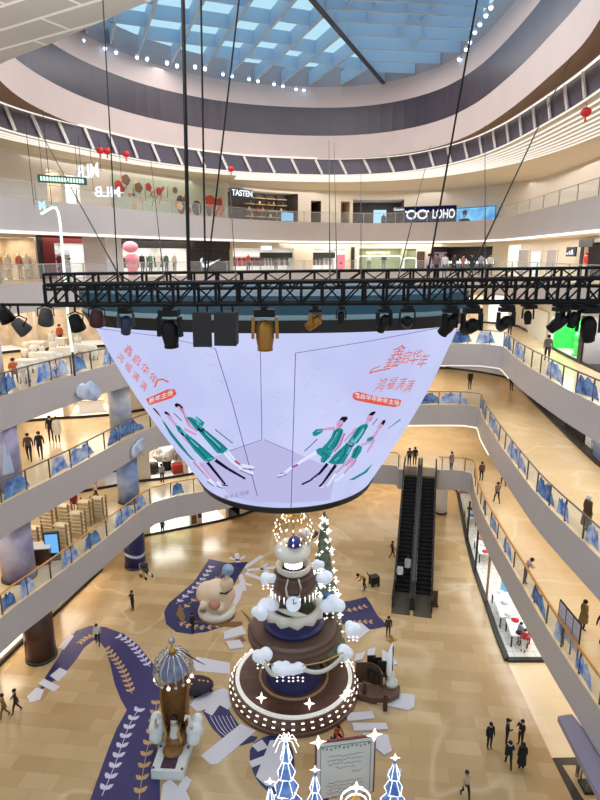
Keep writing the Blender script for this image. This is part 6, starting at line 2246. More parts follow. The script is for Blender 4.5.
# diners on the fourth floor
m_drape = mat('drape_white', (236, 234, 228), rough=.8)
def dining(px, py, label):
    t = thing('dining_table', label, 'table', P4(px, py), random.uniform(-.3, .3), 'white-draped restaurant tables on the fourth floor')
    b = MB(); b.box((-.6, -.4, .70), (.6, .4, .76)); b.build('top', m_drape, t)
    b = MB()
    n = 16
    vs, fs = [], []
    for i, (sx, sy, z) in enumerate(((.6, .4, .76), (.62, .42, .6), (.66, .46, .3))):
        for j in range(n):
            a = 2 * math.pi * j / n
            m_ = max(abs(math.cos(a)), abs(math.sin(a)))
            w = 1 + .04 * math.sin(a * 8) * i
            vs.append((sx * math.cos(a) / m_ * w, sy * math.sin(a) / m_ * w, z))
    for i in range(2):
        for j in range(n): fs.append((i * n + j, i * n + (j + 1) % n, (i + 1) * n + (j + 1) % n, (i + 1) * n + j))
    b.add(vs, fs); b.build('cloth', m_drape, t)
    for x in (-.5, .5):
        for y in (-.3, .3):
            b = MB(); b.box((x - .03, y - .03, 0), (x + .03, y + .03, .7)); b.build('leg', m_dark, t)
def dchair(px, py, label, rzd):
    t = thing('dining_chair', label, 'chair', P4(px, py), math.radians(rzd), 'pale restaurant chairs on the fourth floor')
    b = MB(); b.cloud((0, 0, .45), [((0, 0, 0), .24), ((0, 0, -.16), .26), ((.1, 0, .05), .2), ((-.1, 0, .05), .2)], 14, 8); b.build('seat', m_drape, t, True)
    b = MB(); b.cloud((0, .22, .85), [((0, 0, 0), .24), ((.1, 0, .05), .18), ((-.1, 0, .05), .18)], 14, 8); b.build('backrest', m_drape, t, True)
    for x in (-.17, .17):
        for y in (-.16, .2):
            b = MB(); b.box((x - .02, y - .02, 0), (x + .02, y + .02, .35)); b.build('leg', m_dark, t)
for px, py, lab in ((28, 372, 'white-draped table by the orange-topped diner'), (46, 364, 'white-draped table between the grey column and the neon reflection'), (66, 358, 'white-draped table just behind the neon reflection'), (86, 355, 'white-draped table nearest the screen edge'), (38, 352, 'white-draped table in the back row near the grey column'), (60, 348, 'white-draped table in the back row behind the neon reflection')):
    dining(px, py, lab)
for px, py, lab, a in ((26, 383, 'pale chair at the railing nearest the orange-topped diner', 170), (49, 375, 'pale chair at the railing between two wave stickers', 150), (62, 370, 'pale chair at the railing beside the red bag', 160), (94, 360, 'large pale chair at the railing near the screen edge', 160), (34, 362, 'pale chair in the second row near the grey column', 10), (54, 357, 'pale chair in the second row left of the neon reflection', 20), (78, 352, 'pale chair in the second row past the neon reflection', 0), (26, 358, 'pale chair by the back wall near the grey column', 0)):
    dchair(px, py, lab.replace('left of', 'just before'), a)
person(P4(15, 381), 30, 'diner in an orange top seated by the grey column', (214, 108, 56), pose='sit', hair=(70, 40, 34))
person(P4(43, 362), -30, 'diner in white seated at the middle table', (232, 230, 226), pose='sit', cap=(226, 226, 226))
person(P4(54, 354), 10, 'waiter in white with a white cap standing before the neon reflection', (236, 234, 230), cap=(232, 232, 232))
person(P4(79, 350), 10, 'waiter in white with a white cap standing past the neon reflection', (230, 230, 228), cap=(232, 232, 232))
person(P4(61, 347), 0, 'person in an orange jacket standing at the back wall by the neon reflection', (176, 84, 44), hair=(40, 28, 28))
t = thing('bag', 'dark red bag on the floor at the fourth-floor railing', 'bag', P4(56, 377))
b = MB(); b.cloud((0, 0, .25), [((0, 0, 0), .22), ((.1, 0, -.05), .2), ((-.1, 0, -.05), .2)], 12, 8); b.build('sack', mat('bag_red', (150, 56, 54), rough=.7), t, True)
b = MB(); b.tube([(-.12, 0, .4), (0, 0, .6), (.12, 0, .4)], .02, 6); b.build('strap', m_dark, t)

# ================================================================ CLOUD DECORATIONS ON THE FRONTS
m_cl = mat('deco_cloud', (150, 180, 224), rough=.6, nscale=1.6, rgb2=(218, 226, 242))
def front_cloud(level, px, py, w, label, seed):
    S = arclen(EDGE[level])
    s, z = line_hit(px, py, EDGE[level], S)
    p, d = at_s(EDGE[level], S, s)
    n = Vector((d.y, -d.x))
    q = Vector((p.x + n.x * .12, p.y + n.y * .12, z))
    t = MB()
    rd = random.Random(seed)
    balls = [((rd.uniform(-.8, .8) * w, 0, rd.uniform(-.25, .3) * w), w * rd.uniform(.35, .5)) for _ in range(8)] + [((0, 0, 0), w * .5)]
    t.cloud((0, 0, 0), balls, 26, 14)
    R = Matrix.Rotation(math.atan2(d.y, d.x), 3, 'Z')
    t.v = [R @ Vector((v.x, v.y * .22, v.z)) + q for v in t.v]
    o = t.build('cloud_decoration', m_cl, smooth=True, origin=q)
    tag(o, label, 'decoration', 'blue and white cloud cut-outs on the gallery fronts')
    return o
front_cloud(4, 88, 392, 1.0, 'puffy blue cloud fixed on the fourth-floor front beside the screen', 1)
front_cloud(3, 136, 448, .85, 'pale blue cloud fixed on the third-floor front below the marbled column', 4)
# ================================================================ SHOP FITTINGS
def P5(px, py): return PZ(px, py, Z5)
def in_shop(level, px, py, z, out):
    s, _ = line_hit(px, py, WALL[level], WS[level])
    return wall_pt(level, s, z, out)

def face_deg(n):
    """turn that makes a -y facing thing look along n"""
    return math.degrees(math.atan2(n.x, -n.y))

def wall_board(level, px0, px1, py0, py1, out, name, label, cat, m, frame=None, th=.1):
    """upright board in front of a shop wall; returns thing, centre, right, normal, w, h"""
    s0, z0 = line_hit(px0, (py0 + py1) / 2, WALL[level], WS[level])
    s1, _ = line_hit(px1, (py0 + py1) / 2, WALL[level], WS[level])
    a, _, n0 = wall_pt(level, s0, 0, out)
    c, _, n1 = wall_pt(level, s1, 0, out)
    mid = (a + c) / 2
    zt, zb = PY((px0 + px1) / 2, py0, mid.y).z, PY((px0 + px1) / 2, py1, mid.y).z
    r = (c - a); w = r.length; r.normalize()
    n = Vector((r.y, -r.x, 0))
    ctr = Vector((mid.x, mid.y, (zt + zb) / 2))
    h = zt - zb
    t = thing(name, label, cat, (ctr.x, ctr.y, zb))
    ang = math.atan2(r.y, r.x)
    t.rotation_euler = (0, 0, ang)
    b = MB(); b.box((-w / 2, 0, 0), (w / 2, th, h)); b.build('panel', m, t)
    if frame:
        b = MB()
        f = .06
        b.box((-w / 2 - f, -.03, -f), (w / 2 + f, .05, 0)); b.box((-w / 2 - f, -.03, h), (w / 2 + f, .05, h + f))
        b.box((-w / 2 - f, -.03, 0), (-w / 2, .05, h)); b.box((w / 2, -.03, 0), (w / 2 + f, .05, h))
        b.build('frame', frame, t)
    return t, w, h

def flat_text(t, body, size, x, z, m, mirror=False, bold=0.0, xs=1.0, y=-.03, name='lettering'):
    cu = bpy.data.curves.new(name, 'FONT')
    cu.body = body; cu.size = size; cu.align_x = 'CENTER'; cu.align_y = 'CENTER'; cu.extrude = .02; cu.offset = bold
    tmp = bpy.data.objects.new(name, cu); COL.objects.link(tmp)
    bpy.context.view_layer.update()
    me = bpy.data.meshes.new_from_object(tmp.evaluated_get(bpy.context.evaluated_depsgraph_get()))
    bpy.data.objects.remove(tmp); bpy.data.curves.remove(cu)
    k = -1 if mirror else 1
    for v in me.vertices:
        v.co = Vector((x + k * xs * v.co.x, y - v.co.z, z + v.co.y))
    me.name = name; me.materials.clear(); me.materials.append(m)
    o = bpy.data.objects.new(name, me); COL.objects.link(o); o.parent = t
    return o

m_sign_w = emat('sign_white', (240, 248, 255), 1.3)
m_sign_c = emat('sign_cyan', (170, 225, 255), 1.6)

def mannequin(pos, n, label, top, bottom=(40, 40, 46), **k):
    return person(pos, face_deg(n), label, top, bottom, name='mannequin', cat='mannequin', skin=mat('mannequin_skin', (226, 216, 206), rough=.4), hair=k.pop('hair', None), h=1.8 if pos[2] > 1 else 1.45, **k)

def rack(level, px, py, z, out, w, cols, label):
    q, r, n = in_shop(level, px, py, z, out)
    t = thing('clothes_rack', label, 'clothes rack', q, math.atan2(r.y, r.x))
    b = MB(); b.tube([(-w / 2, 0, 0), (-w / 2, 0, 1.5), (w / 2, 0, 1.5), (w / 2, 0, 0)], .025, 6); b.build('rail', m_dark, t)
    k = max(3, int(w / .22))
    for i in range(k):
        x = -w / 2 + .15 + (w - .3) * i / (k - 1)
        c = cols[i % len(cols)]
        b = MB()
        b.add([(x - .05, -.2, 1.42), (x + .05, -.2, 1.42), (x + .06, .2, 1.42), (x - .06, .2, 1.42), (x - .09, -.26, .55), (x + .09, -.26, .55), (x + .09, .26, .55), (x - .09, .26, .55)],
              [(0, 1, 2, 3), (7, 6, 5, 4), (0, 4, 5, 1), (1, 5, 6, 2), (2, 6, 7, 3), (3, 7, 4, 0)])
        b.build('garment', cloth(c), t)
    return t

# --- fifth floor, from the beige shop round to the far side
for px, col, lab in ((6, (206, 160, 110), 'mannequin in a tan outfit at the edge of the beige shop'), (15, (226, 214, 196), 'mannequin in cream in the middle of the beige shop'), (26, (196, 120, 96), 'mannequin in a rust top in the beige shop'), (33, (230, 222, 210), 'mannequin in a pale coat next to the red shop front')):
    q, r, n = in_shop(5, px, 260, Z5, -.7); mannequin(q, n, lab, col, (200, 180, 150), coat=.3 if px in (15, 33) else 0)
# red shop front: lintel and two posts as one front
s0, s1 = wall_span(5, 42, 95, 258)
a, r, n = wall_pt(5, s0, Z5, .12); c, _, _ = wall_pt(5, s1, Z5, .12)
r = (c - a); w = r.length; r.normalize()
t = thing('storefront', 'dark red shop front frame around a white shop on the fifth floor', 'shop front', (a + c) / 2, math.atan2(r.y, r.x))
b = MB(); b.box((-w / 2, -.1, 2.45), (w / 2, .1, 3.05)); b.build('lintel', m_red_front, t)
b = MB(); b.box((-w / 2, -.1, 0), (-w / 2 + .95, .1, 2.45)); b.build('post', m_red_front, t)
b = MB(); b.box((w / 2 - .4, -.1, 0), (w / 2, .1, 2.45)); b.build('post', m_red_front, t)
b = MB(); b.box((-w / 2 - .35, -.12, 0), (-w / 2 - .02, .1, 3.05)); b.build('dark_jamb', m_black, t)
for px, z, lab in ((64, 1.35, 'white display shelf in the red-framed shop, first from the neon reflection'), (76, 1.1, 'white display shelf in the red-framed shop next to the pillar')):
    q, r, n = in_shop(5, px, 260, Z5, -1.2)
    t = thing('display_shelf', lab, 'shelf', q, math.atan2(r.y, r.x))
    b = MB(); b.box((-.6, .1, 0), (.6, .2, 2.0)); b.build('back_panel', mat('shelf_grey', (196, 200, 206), rough=.4), t)
    for k in range(4): b = MB(); b.box((-.6, -.2, .3 + .45 * k), (.6, .1, .34 + .45 * k)); b.build('board', m_white, t)
    for k in range(4):
        b = MB(); b.cloud((-.4 + .26 * k, -.05, .34 + .45 * ((k * 2) % 4) + .1), [((0, 0, 0), .1), ((.05, 0, .02), .09)], 10, 6); b.build('folded_stock', cloth(((60, 60, 66), (150, 40, 44), (220, 220, 222), (90, 96, 110))[k]), t, True)
for px, lab in ((53, 'mannequin in a dark red coat at the jamb of the red shop'), (92, 'mannequin in a dark red coat at the pillar side of the red shop')):
    q, r, n = in_shop(5, px, 260, Z5, .7); mannequin(q, n, lab, (120, 28, 40), (90, 26, 34), coat=.4)
# sports shop: black fascia and panel with the swoosh
t, w, h = wall_board(5, 117, 229, 240.5, 248.5, .16, 'shop_fascia', 'black fascia board over the sports shop', 'shop sign', m_black)
t, w, h = wall_board(5, 188, 229, 249.2, 282, .14, 'logo_board', 'black wall panel with a white tick logo beside the sports shop', 'shop sign', m_black)
b = MB()
sw = [(-.50, .10), (-.44, -.06), (-.34, -.14), (-.20, -.13), (.52, .17), (-.16, .0), (-.30, -.01), (-.38, .04), (-.40, .10), (-.36, .22), (-.46, .18)]
W_ = w * .5
zc = h * .56
pts = [(x * W_, -.05, zc + z * W_) for x, z in sw]
b.add(pts, [(0, 1, 8), (0, 8, 9, 10), (1, 2, 7, 8), (2, 3, 6, 7), (3, 4, 5, 6)])
b.build('tick_logo', m_sign_w, t)
q, r, n = in_shop(5, 126, 262, Z5, .8)
t = thing('inflatable_figure', 'tall pink balloon figure with a round head at the sports shop entrance', 'figure', q, math.atan2(r.y, r.x))
m_pk = mat('balloon_pink', (236, 150, 172), rough=.35)
b = MB(); b.cloud((0, 0, 1.2), [((0, 0, 0), .5), ((0, 0, -.5), .46), ((.3, 0, .2), .3), ((-.3, 0, .2), .3)]); b.build('body', m_pk, t, True)
b = MB(); b.sphere((-.1, 0, 2.25), .6, 16, 10, sc=(1.1, .9, .75)); b.build('head', m_pk, t, True)
for x in (-.22, .22): b = MB(); b.tube([(x, 0, .75), (x, 0, 0)], [.22, .2], 10); b.build('leg', m_pk, t, True)
for px, col, bot, lab in ((139, (230, 230, 232), (60, 60, 66), 'mannequin in white next to the pink balloon figure'), (147, (40, 44, 52), (40, 40, 44), 'mannequin in black, second inside the sports shop'), (155, (90, 130, 100), (44, 48, 50), 'mannequin in green inside the sports shop'), (163, (226, 224, 220), (200, 200, 204), 'mannequin all in white inside the sports shop'), (171, (70, 100, 92), (40, 40, 40), 'mannequin in dark green inside the sports shop'), (179, (196, 190, 180), (60, 50, 46), 'mannequin in beige nearest the black tick panel')):
    q, r, n = in_shop(5, px, 262, Z5, -.6); mannequin(q, n, lab, col, bot)
rack(5, 151, 260, Z5, -2.2, 2.6, ((60, 62, 70), (220, 222, 226), (120, 130, 126)), 'clothes rack along the back of the sports shop, by the pink figure')
rack(5, 173, 260, Z5, -2.2, 2.2, ((40, 44, 50), (90, 120, 96), (210, 210, 212)), 'clothes rack along the back of the sports shop, by the tick panel')
# next shops
for a0, a1, lab in ((233, 294, 'dark green lintel band over the white shop with red clothes'), (313, 336, 'dark green lintel band over the small shop with the pink poster')):
    wall_board(5, max(a0, 262) if a0 == 233 else a0, a1, 252.5, 258, -.3, 'lintel_band', lab, 'shop sign', mat('band_green', (30, 44, 38), rough=.5))
for px, lab in ((266, 'glowing white sign over the shop with red clothes'), (329, 'glowing white sign over the shop with the pink poster')):
    t, w, h = wall_board(5, px - 5, px + 5, 246, 250, .12, 'glowing_sign', lab, 'shop sign', m_sign_w)
rack(5, 244, 262, Z5, -.6, 1.8, ((214, 92, 104), (232, 180, 180), (226, 60, 84)), 'rack of red and pink clothes beside the black tick panel')
rack(5, 258, 262, Z5, -.7, 1.8, ((190, 60, 74), (110, 106, 120), (90, 92, 104)), 'rack of red and grey clothes in the white shop')
rack(5, 272, 262, Z5, -.7, 1.8, ((120, 122, 130), (200, 200, 206)), 'rack of grey clothes in the white shop')
rack(5, 285, 262, Z5, -.7, 1.6, ((84, 90, 96), (206, 208, 210), (150, 150, 156)), 'rack of grey clothes at the far side of the white shop')
rack(5, 318, 263, Z5, -.8, 1.6, ((80, 86, 92), (160, 166, 170)), 'rack of dark clothes in the shop with the pink poster')
rack(5, 329, 263, Z5, -.8, 1.4, ((150, 156, 160), (210, 212, 214)), 'rack of pale clothes beside the pink poster')
q, r, n = in_shop(5, 251, 262, Z5, -.4); mannequin(q, n, 'mannequin in coral at the front of the white shop', (226, 110, 110), (70, 66, 72))
q, r, n = in_shop(5, 278, 262, Z5, -.4); mannequin(q, n, 'mannequin in grey at the front of the white shop', (130, 130, 136), (70, 66, 72))
t, w, h = wall_board(5, 336.5, 344.5, 254.5, 281, .1, 'poster', 'tall pink poster with a dark figure beside a black pillar', 'poster', mat('poster_pink', (236, 110, 140), rough=.5))
b = MB(); b.sphere((0, -.03, h * .68), .14, 10, 6, sc=(1, .2, 1.1)); b.cloud((0, -.03, h * .38), [((0, 0, 0), .26), ((0, 0, -.3), .24)], 12, 8)
for v in b.v: v.y = -.03 + (v.y + .03) * .15
b.build('figure_print', mat('poster_dark', (96, 40, 60), rough=.5), t)
wall_board(5, 350.5, 354, 247, 283, .2, 'pillar_cladding', 'narrow black pillar between the pink poster and the light-framed window', 'pillar', m_black)
# light-framed windows
def light_frame(px0, px1, py0, py1, label):
    t, w, h = wall_board(5, px0, px1, py0, py1, .08, 'display_window', label, 'window', glass_mat('shop_glass', (.92, .96, .92), .06))
    rr = .3
    pts = []
    for cx, cz, a0 in ((w / 2 - rr, h - rr, 0), (-w / 2 + rr, h - rr, 90)):
        for k in range(5):
            a = math.radians(a0 + 22.5 * k); pts.append((cx + rr * math.cos(a), -.04, cz + rr * math.sin(a)))
    pts = [(w / 2, -.04, 0)] + pts + [(-w / 2, -.04, 0)]
    b = MB(); b.tube(pts, .09, 6); b.build('light_tube', emat('frame_white', (250, 250, 240), 1.4), t)
light_frame(357.5, 401, 256, 284, 'wide rounded white light frame around a green shop window')
light_frame(403.5, 416, 258, 284, 'narrow rounded white light frame beside the wide one')
t, w, h = wall_board(5, 366, 390, 251.5, 254, .1, 'letter_sign', 'row of small white letters over the wide light frame', 'shop sign', m_wall)
flat_text(t, 'oo 00000', h * .9, 0, h / 2, m_sign_w, bold=.01)
for px, lab in ((370, 'mannequin in white behind the wide light frame'), (384, 'mannequin in dark blue behind the wide light frame')):
    q, r, n = in_shop(5, px, 265, Z5, -.8); mannequin(q, n, lab, (226, 224, 220) if px == 370 else (60, 66, 92), (90, 90, 96))
# dark shop with a white neon line and the people before it
t, w, h = wall_board(5, 447, 496, 261, 264.5, .25, 'neon_sign', 'white glowing line sign across the dark fifth-floor shop', 'shop sign', m_dark)
b = MB()
for k in range(22):
    x = -w / 2 + w * (k + .5) / 22
    b.tube([(x - w / 60, -.05, h * .3), (x, -.05, h * (.95 if k % 3 else 1.5)), (x + w / 60, -.05, h * .3)], .07, 5)
b.build('glow_tube', emat('neon_teal', (210, 255, 240), 2.0), t)
t, w, h = wall_board(5, 426, 445, 252, 272, -.5, 'picture_panel', 'mauve picture panel inside the dark fifth-floor shop', 'picture', mat('mauve_panel', (150, 136, 160), rough=.5, noise=.5, nscale=1.5), m_black)
wall_board(5, 417.5, 424, 252, 268, .1, 'picture_panel', 'small brown picture beside the dark fifth-floor shop', 'picture', mat('picture_brown', (84, 60, 50), rough=.5, noise=.5, nscale=3), m_black)
for k, (px, py, col, bot, lab) in enumerate(((428, 279, (196, 180, 190), (60, 60, 66), 'shopper in pale mauve, first of the row before the dark shop'), (436, 278, (120, 90, 100), (40, 40, 44), 'shopper in plum before the dark fifth-floor shop'), (444, 278, (226, 224, 226), (110, 110, 120), 'shopper in white before the dark fifth-floor shop'), (453, 277, (60, 64, 74), (40, 40, 44), 'shopper in slate before the dark fifth-floor shop'), (462, 277, (190, 120, 120), (70, 60, 66), 'shopper in dusty pink before the dark fifth-floor shop'), (471, 276, (40, 40, 46), (36, 36, 40), 'shopper in black before the dark fifth-floor shop'), (480, 276, (150, 156, 170), (70, 74, 90), 'shopper in grey-blue before the dark fifth-floor shop'), (489, 276, (214, 206, 200), (90, 84, 90), 'shopper in cream at the end of the row before the dark shop'))):
    person(P5(px, py), 30 * (k % 5) - 60, lab, col, bot, pose='walk' if k % 2 else 'stand')
# right side of the fifth floor
for px0, px1, lab in ((519, 529, 'tall grey door panel nearest the dark fifth-floor shop'), (547, 557, 'tall grey door panel before the black logo sign'), (532, 541, 'pale blue lit window between the two grey door panels')):
    wall_board(5, px0, px1, 250 if px0 != 532 else 252, 274, .08, 'door_panel', lab, 'door', mat('panel_grey', (170, 168, 172), rough=.4) if px0 != 532 else mat('window_pale', (206, 222, 236), rough=.2, emit=.4), m_white)
t, w, h = wall_board(5, 577, 587, 247, 256.5, .8, 'logo_sign', 'black box sign with a white striped triangle logo', 'shop sign', m_black)
for k, (x, hh) in enumerate(((-.24, .28), (0, .48), (.24, .7))):
    b = MB()
    x0, x1 = x * w - w * .09, x * w + w * .09
    b.add([(x0, -.03, h * .2), (x1, -.03, h * .2), (x1 - w * .12, -.03, h * (.2 + hh * .8)), (x0 - w * .12, -.03, h * (.2 + hh * .62))], [(0, 1, 2, 3)])
    b.build('stripe_logo', m_sign_w, t)
wall_board(5, 586, 600, 239, 247, .5, 'shop_fascia', 'dark fascia over the shop with the red-jacketed mannequin', 'shop sign', m_dark)
wall_board(5, 585.5, 588, 247, 278, .45, 'pillar_cladding', 'dark door post beside the striped triangle sign', 'pillar', m_dark)
q, r, n = in_shop(5, 594, 265, Z5, .6); mannequin(q, n, 'mannequin in a red jacket and cap beside the striped triangle sign', (206, 52, 56), (226, 220, 216), hair=(190, 40, 44))

# --- sixth floor
t, w, h = wall_board(6, 112, 224, 182, 214, .1, 'mural', 'pale green wall mural with red and gold flowers', 'mural', mat('mural_green', (186, 196, 176), rough=.6, noise=.12, nscale=.8))
rd = random.Random(12)
cols = [(196, 70, 52), (214, 150, 90), (170, 60, 60), (226, 190, 150), (120, 90, 70)]
b = {}
panel = t.children[0]
FL = MB(); FL.box((-w / 2, 0, 0), (w / 2, .1, h))
FLM = [panel.data.materials[0]] + [mat('fl_%d' % c[0], c, rough=.6) for c in cols] + [mat('mural_dark', (86, 78, 76), rough=.6)]
bpy.data.objects.remove(panel)
for k in range(34):
    c = cols[k % 5]
    x, z, r0 = rd.uniform(-.48, .48) * w, rd.uniform(.12, .9) * h, rd.uniform(.12, .42)
    if k % 6 == 0: x, z, r0 = (.44 - .02 * k / 6) * w, .3 * h + .1 * k / 6, .6
    n = 14
    lift = -.01 - .001 * k
    FL.add([(x + r0 * (1 + .1 * math.cos(5 * a)) * math.cos(a), lift, z + r0 * (1 + .1 * math.cos(5 * a)) * math.sin(a)) for a in [2 * math.pi * j / n for j in range(n)]], [tuple(range(n))], 1 + k % 5)
mb = MB()
for k in range(12):
    x, z = rd.uniform(-.45, .45) * w, rd.uniform(.1, .5) * h
    mb.tube([(x, -.008, z), (x + rd.uniform(-.8, .8), -.008, z + rd.uniform(.4, 1.2))], .03, 4)
for x0, x1, hh in ((.02, .10, .62), (.16, .26, .5), (.30, .36, .56)):
    n = 10
    mb.add([(w * (x0 + x1) / 2 + w * (x1 - x0) / 2 * math.cos(2 * math.pi * j / n), -.009, h * hh / 2 + h * hh / 2 * math.sin(2 * math.pi * j / n)) for j in range(n)], [tuple(range(n))])
FL.add(mb.v, mb.f, 6)
FL.build('panel', FLM, t)
t, w, h = wall_board(6, 230, 252, 189, 198, .15, 'letter_sign', 'dark board with white shop letters beside the mural', 'shop sign', m_dark)
flat_text(t, 'TASTEN', h * .95, 0, h / 2, m_sign_w, bold=.012, xs=.95)
for k, px in enumerate((256, 266, 276, 286)):
    q, r, n = in_shop(6, px, 205, Z6, -1.0)
    t = thing('wall_shelf', 'brown display shelf unit, number %s from the white letters' % ('one', 'two', 'three', 'four')[k], 'shelf', q, math.atan2(r.y, r.x))
    t['label'] = ('brown display shelf unit nearest the white shop letters', 'brown display shelf unit second from the white shop letters', 'brown display shelf unit third from the white shop letters, behind the blue screen', 'brown display shelf unit at the end by the cream wall')[k]
    b = MB(); b.box((-.52, .1, 0), (.52, .2, 2.8)); b.build('back_panel', m_shop_dark, t)
    for j in range(4): b = MB(); b.box((-.52, -.25, .6 + .6 * j), (.52, .1, .68 + .6 * j)); b.build('board', mat('shelf_tan', (196, 168, 124), rough=.5), t)
    for j in range(4):
        b = MB(); b.lathe([(0, 0), (.1, 0), (.11, .16), (.05, .24), (.05, .3), (0, .3)], 10, c=(-.3 + .2 * j, -.08, .68 + .6 * ((j + k) % 3))); b.build('goods', cloth(((180, 60, 50), (226, 220, 206), (90, 110, 80), (210, 160, 70))[j]), t, True)
t, w, h = wall_board(6, 276, 289, 212.5, 221, 1.0, 'advert_screen', 'pale blue screen standing before the brown shelves', 'screen', emat('screen_pale', (150, 210, 250), 1.0), m_dark)
t, w, h = wall_board(6, 373, 386, 210, 224, .3, 'advert_screen', 'pale cyan screen with a dark profile in the dark sixth-floor shop', 'screen', emat('screen_cyan', (190, 235, 250), 1.1), m_dark)
b = MB(); b.add([(w * .1, -.01, 0), (w * .48, -.01, 0), (w * .48, -.01, h * .5), (w * .3, -.01, h * .7), (w * .12, -.01, h * .5)], [(0, 1, 2, 3, 4)]); b.build('profile_print', m_dark, t)
t, w, h = wall_board(6, 405, 457, 206.5, 222, .4, 'light_sign', 'dark blue sign with white spectacles and big white letters', 'shop sign', emat('sign_navy', (16, 24, 60), 1.0), m_dark)
for x in (-.36, -.14):
    b = MB(); pts = [(w * x + h * .3 * math.cos(2 * math.pi * j / 14), -.04, h * .5 + h * .26 * math.sin(2 * math.pi * j / 14)) for j in range(14)]
    b.tube(pts, h * .07, 6, closed=True); b.build('lens_logo', m_sign_w, t)
b = MB(); b.tube([(w * -.29, -.04, h * .6), (w * -.21, -.04, h * .6)], h * .06, 6); b.build('bridge_logo', m_sign_w, t)
for x0, x1 in ((-.43, -.48), (-.07, -.02)):
    b = MB(); b.tube([(w * x0, -.04, h * .6), (w * x1, -.04, h * .74)], h * .06, 6); b.build('arm_logo', m_sign_w, t)
flat_text(t, 'LOHO', h * .8, w * .27, h * .48, m_sign_w, bold=.03, xs=.66)
t, w, h = wall_board(6, 458, 498, 207.5, 221.5, .4, 'advert_screen', 'bright blue advert screen with a face in sunglasses', 'screen', mat('advert_blue', (40, 130, 214), rough=.3, noise=.4, nscale=1.0, emit=.9, rgb2=(110, 200, 240)), m_dark)
b = MB()
n = 14
b.add([(-w * .28 + h * .2 * math.cos(2 * math.pi * j / n), -.012, h * .58 + h * .27 * math.sin(2 * math.pi * j / n)) for j in range(n)], [tuple(range(n))])
b.build('face_print', emat('face_tan', (150, 150, 170), .8), t)
b = MB()
b.add([(-w * .46, -.011, 0), (-w * .1, -.011, 0), (-w * .17, -.011, h * .26), (-w * .4, -.011, h * .26)], [(0, 1, 2, 3)])
b.add([(-w * .28 + h * .24 * math.cos(math.pi * j / 8), -.016, h * .66 + h * .24 * math.sin(math.pi * j / 8)) for j in range(9)], [tuple(range(9))])
b.box((-w * .34, -.018, h * .54), (-w * .22, -.014, h * .64))
b.build('hair_print', emat('hair_navy', (14, 24, 50), 1.0), t)
t, w, h = wall_board(6, 395, 405, 207, 212, .3, 'letter_sign', 'small white cursive sign beside the spectacles sign', 'shop sign', m_dark)
flat_text(t, 'Gemma', h * .8, 0, h / 2, m_sign_w, bold=.004)
# mirrored reflections of signs, built as solid glowing letters, and the green strip sign near the corner
def reflected_letters(px, py, y, body, size, m, label, yaw, tilt=0.0, z_top=ZC):
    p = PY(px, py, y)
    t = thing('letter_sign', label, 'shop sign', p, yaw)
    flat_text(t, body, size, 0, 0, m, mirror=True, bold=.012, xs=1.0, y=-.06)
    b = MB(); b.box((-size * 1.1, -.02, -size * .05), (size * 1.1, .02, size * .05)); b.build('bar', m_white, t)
    for x in (-size, size): b = MB(); b.tube([(x, 0, 0), (x, 0, z_top - p.z)], .015, 5); b.build('hanger', m_dark, t)  # bar and hangers only carry the reflected letters
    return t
reflected_letters(89, 172, 37.5, 'MLB', 1.15, m_sign_w, 'reflection of large glowing letters, mirrored and turned sideways over the corner', math.radians(-35))
reflected_letters(108, 192.5, 37.5, 'MLB', .85, m_sign_w, 'reflection of smaller glowing letters, mirrored, beside the flower mural', math.radians(8))
reflected_letters(43, 206, 30, 'M', .55, m_sign_c, 'reflection of a single small letter, mirrored, glowing before the grey front', math.radians(-20))
p0, p1 = PY(38, 180, 34.5), PY(87, 183, 36)
mid = (p0 + p1) / 2
d = p1 - p0
t = thing('strip_sign', 'long green-white glowing strip sign hung at the sixth-floor corner', 'shop sign', mid, math.atan2(d.y, d.x))
L = d.length / 2
b = MB(); b.box((-L, 0, -.12), (L, .1, .3)); b.build('panel', mat('strip_green', (40, 96, 80), rough=.4), t)
b = MB()
for k in range(15):
    x = -L * .9 + 1.8 * L * k / 15
    b.box((x, -.03, -.02), (x + L * .07, 0, .2))
b.build('letter_blocks', emat('strip_glow', (220, 255, 240), 1.8), t)
for x in (-L * .8, L * .8): b = MB(); b.tube([(x, .05, .3), (x, .05, ZC - mid.z)], .015, 5); b.build('hanger', m_dark, t)

# red lanterns under the sixth-floor ceiling
for px, py, lab in ((100, 150.5, 'red lantern, first of a close pair near the mirrored letters'), (107, 151, 'red lantern, second of a close pair near the mirrored letters'), (126, 154, 'red lantern alone above the flower mural'), (231, 169, 'tiny red lantern over the white shop letters'), (586, 112, 'red lantern under the white louvre lines')):
    p = PZ(px, py, ZC - .35)
    t = thing('red_lantern', lab, 'lantern', p)
    b = MB(); b.sphere((0, 0, 0), .24, 12, 8, sc=(1, 1, .85)); b.build('shade', mat('lantern_red', (196, 34, 40), rough=.5, emit=.2), t, True)
    b = MB(); b.tube([(0, 0, .2), (0, 0, .36)], .012, 5); b.build('cord', m_dark, t)
    b = MB(); b.tube([(0, 0, -.2), (0, 0, -.42)], [.03, .05], 6); b.build('tassel', mat('lantern_red', (196, 34, 40)), t)

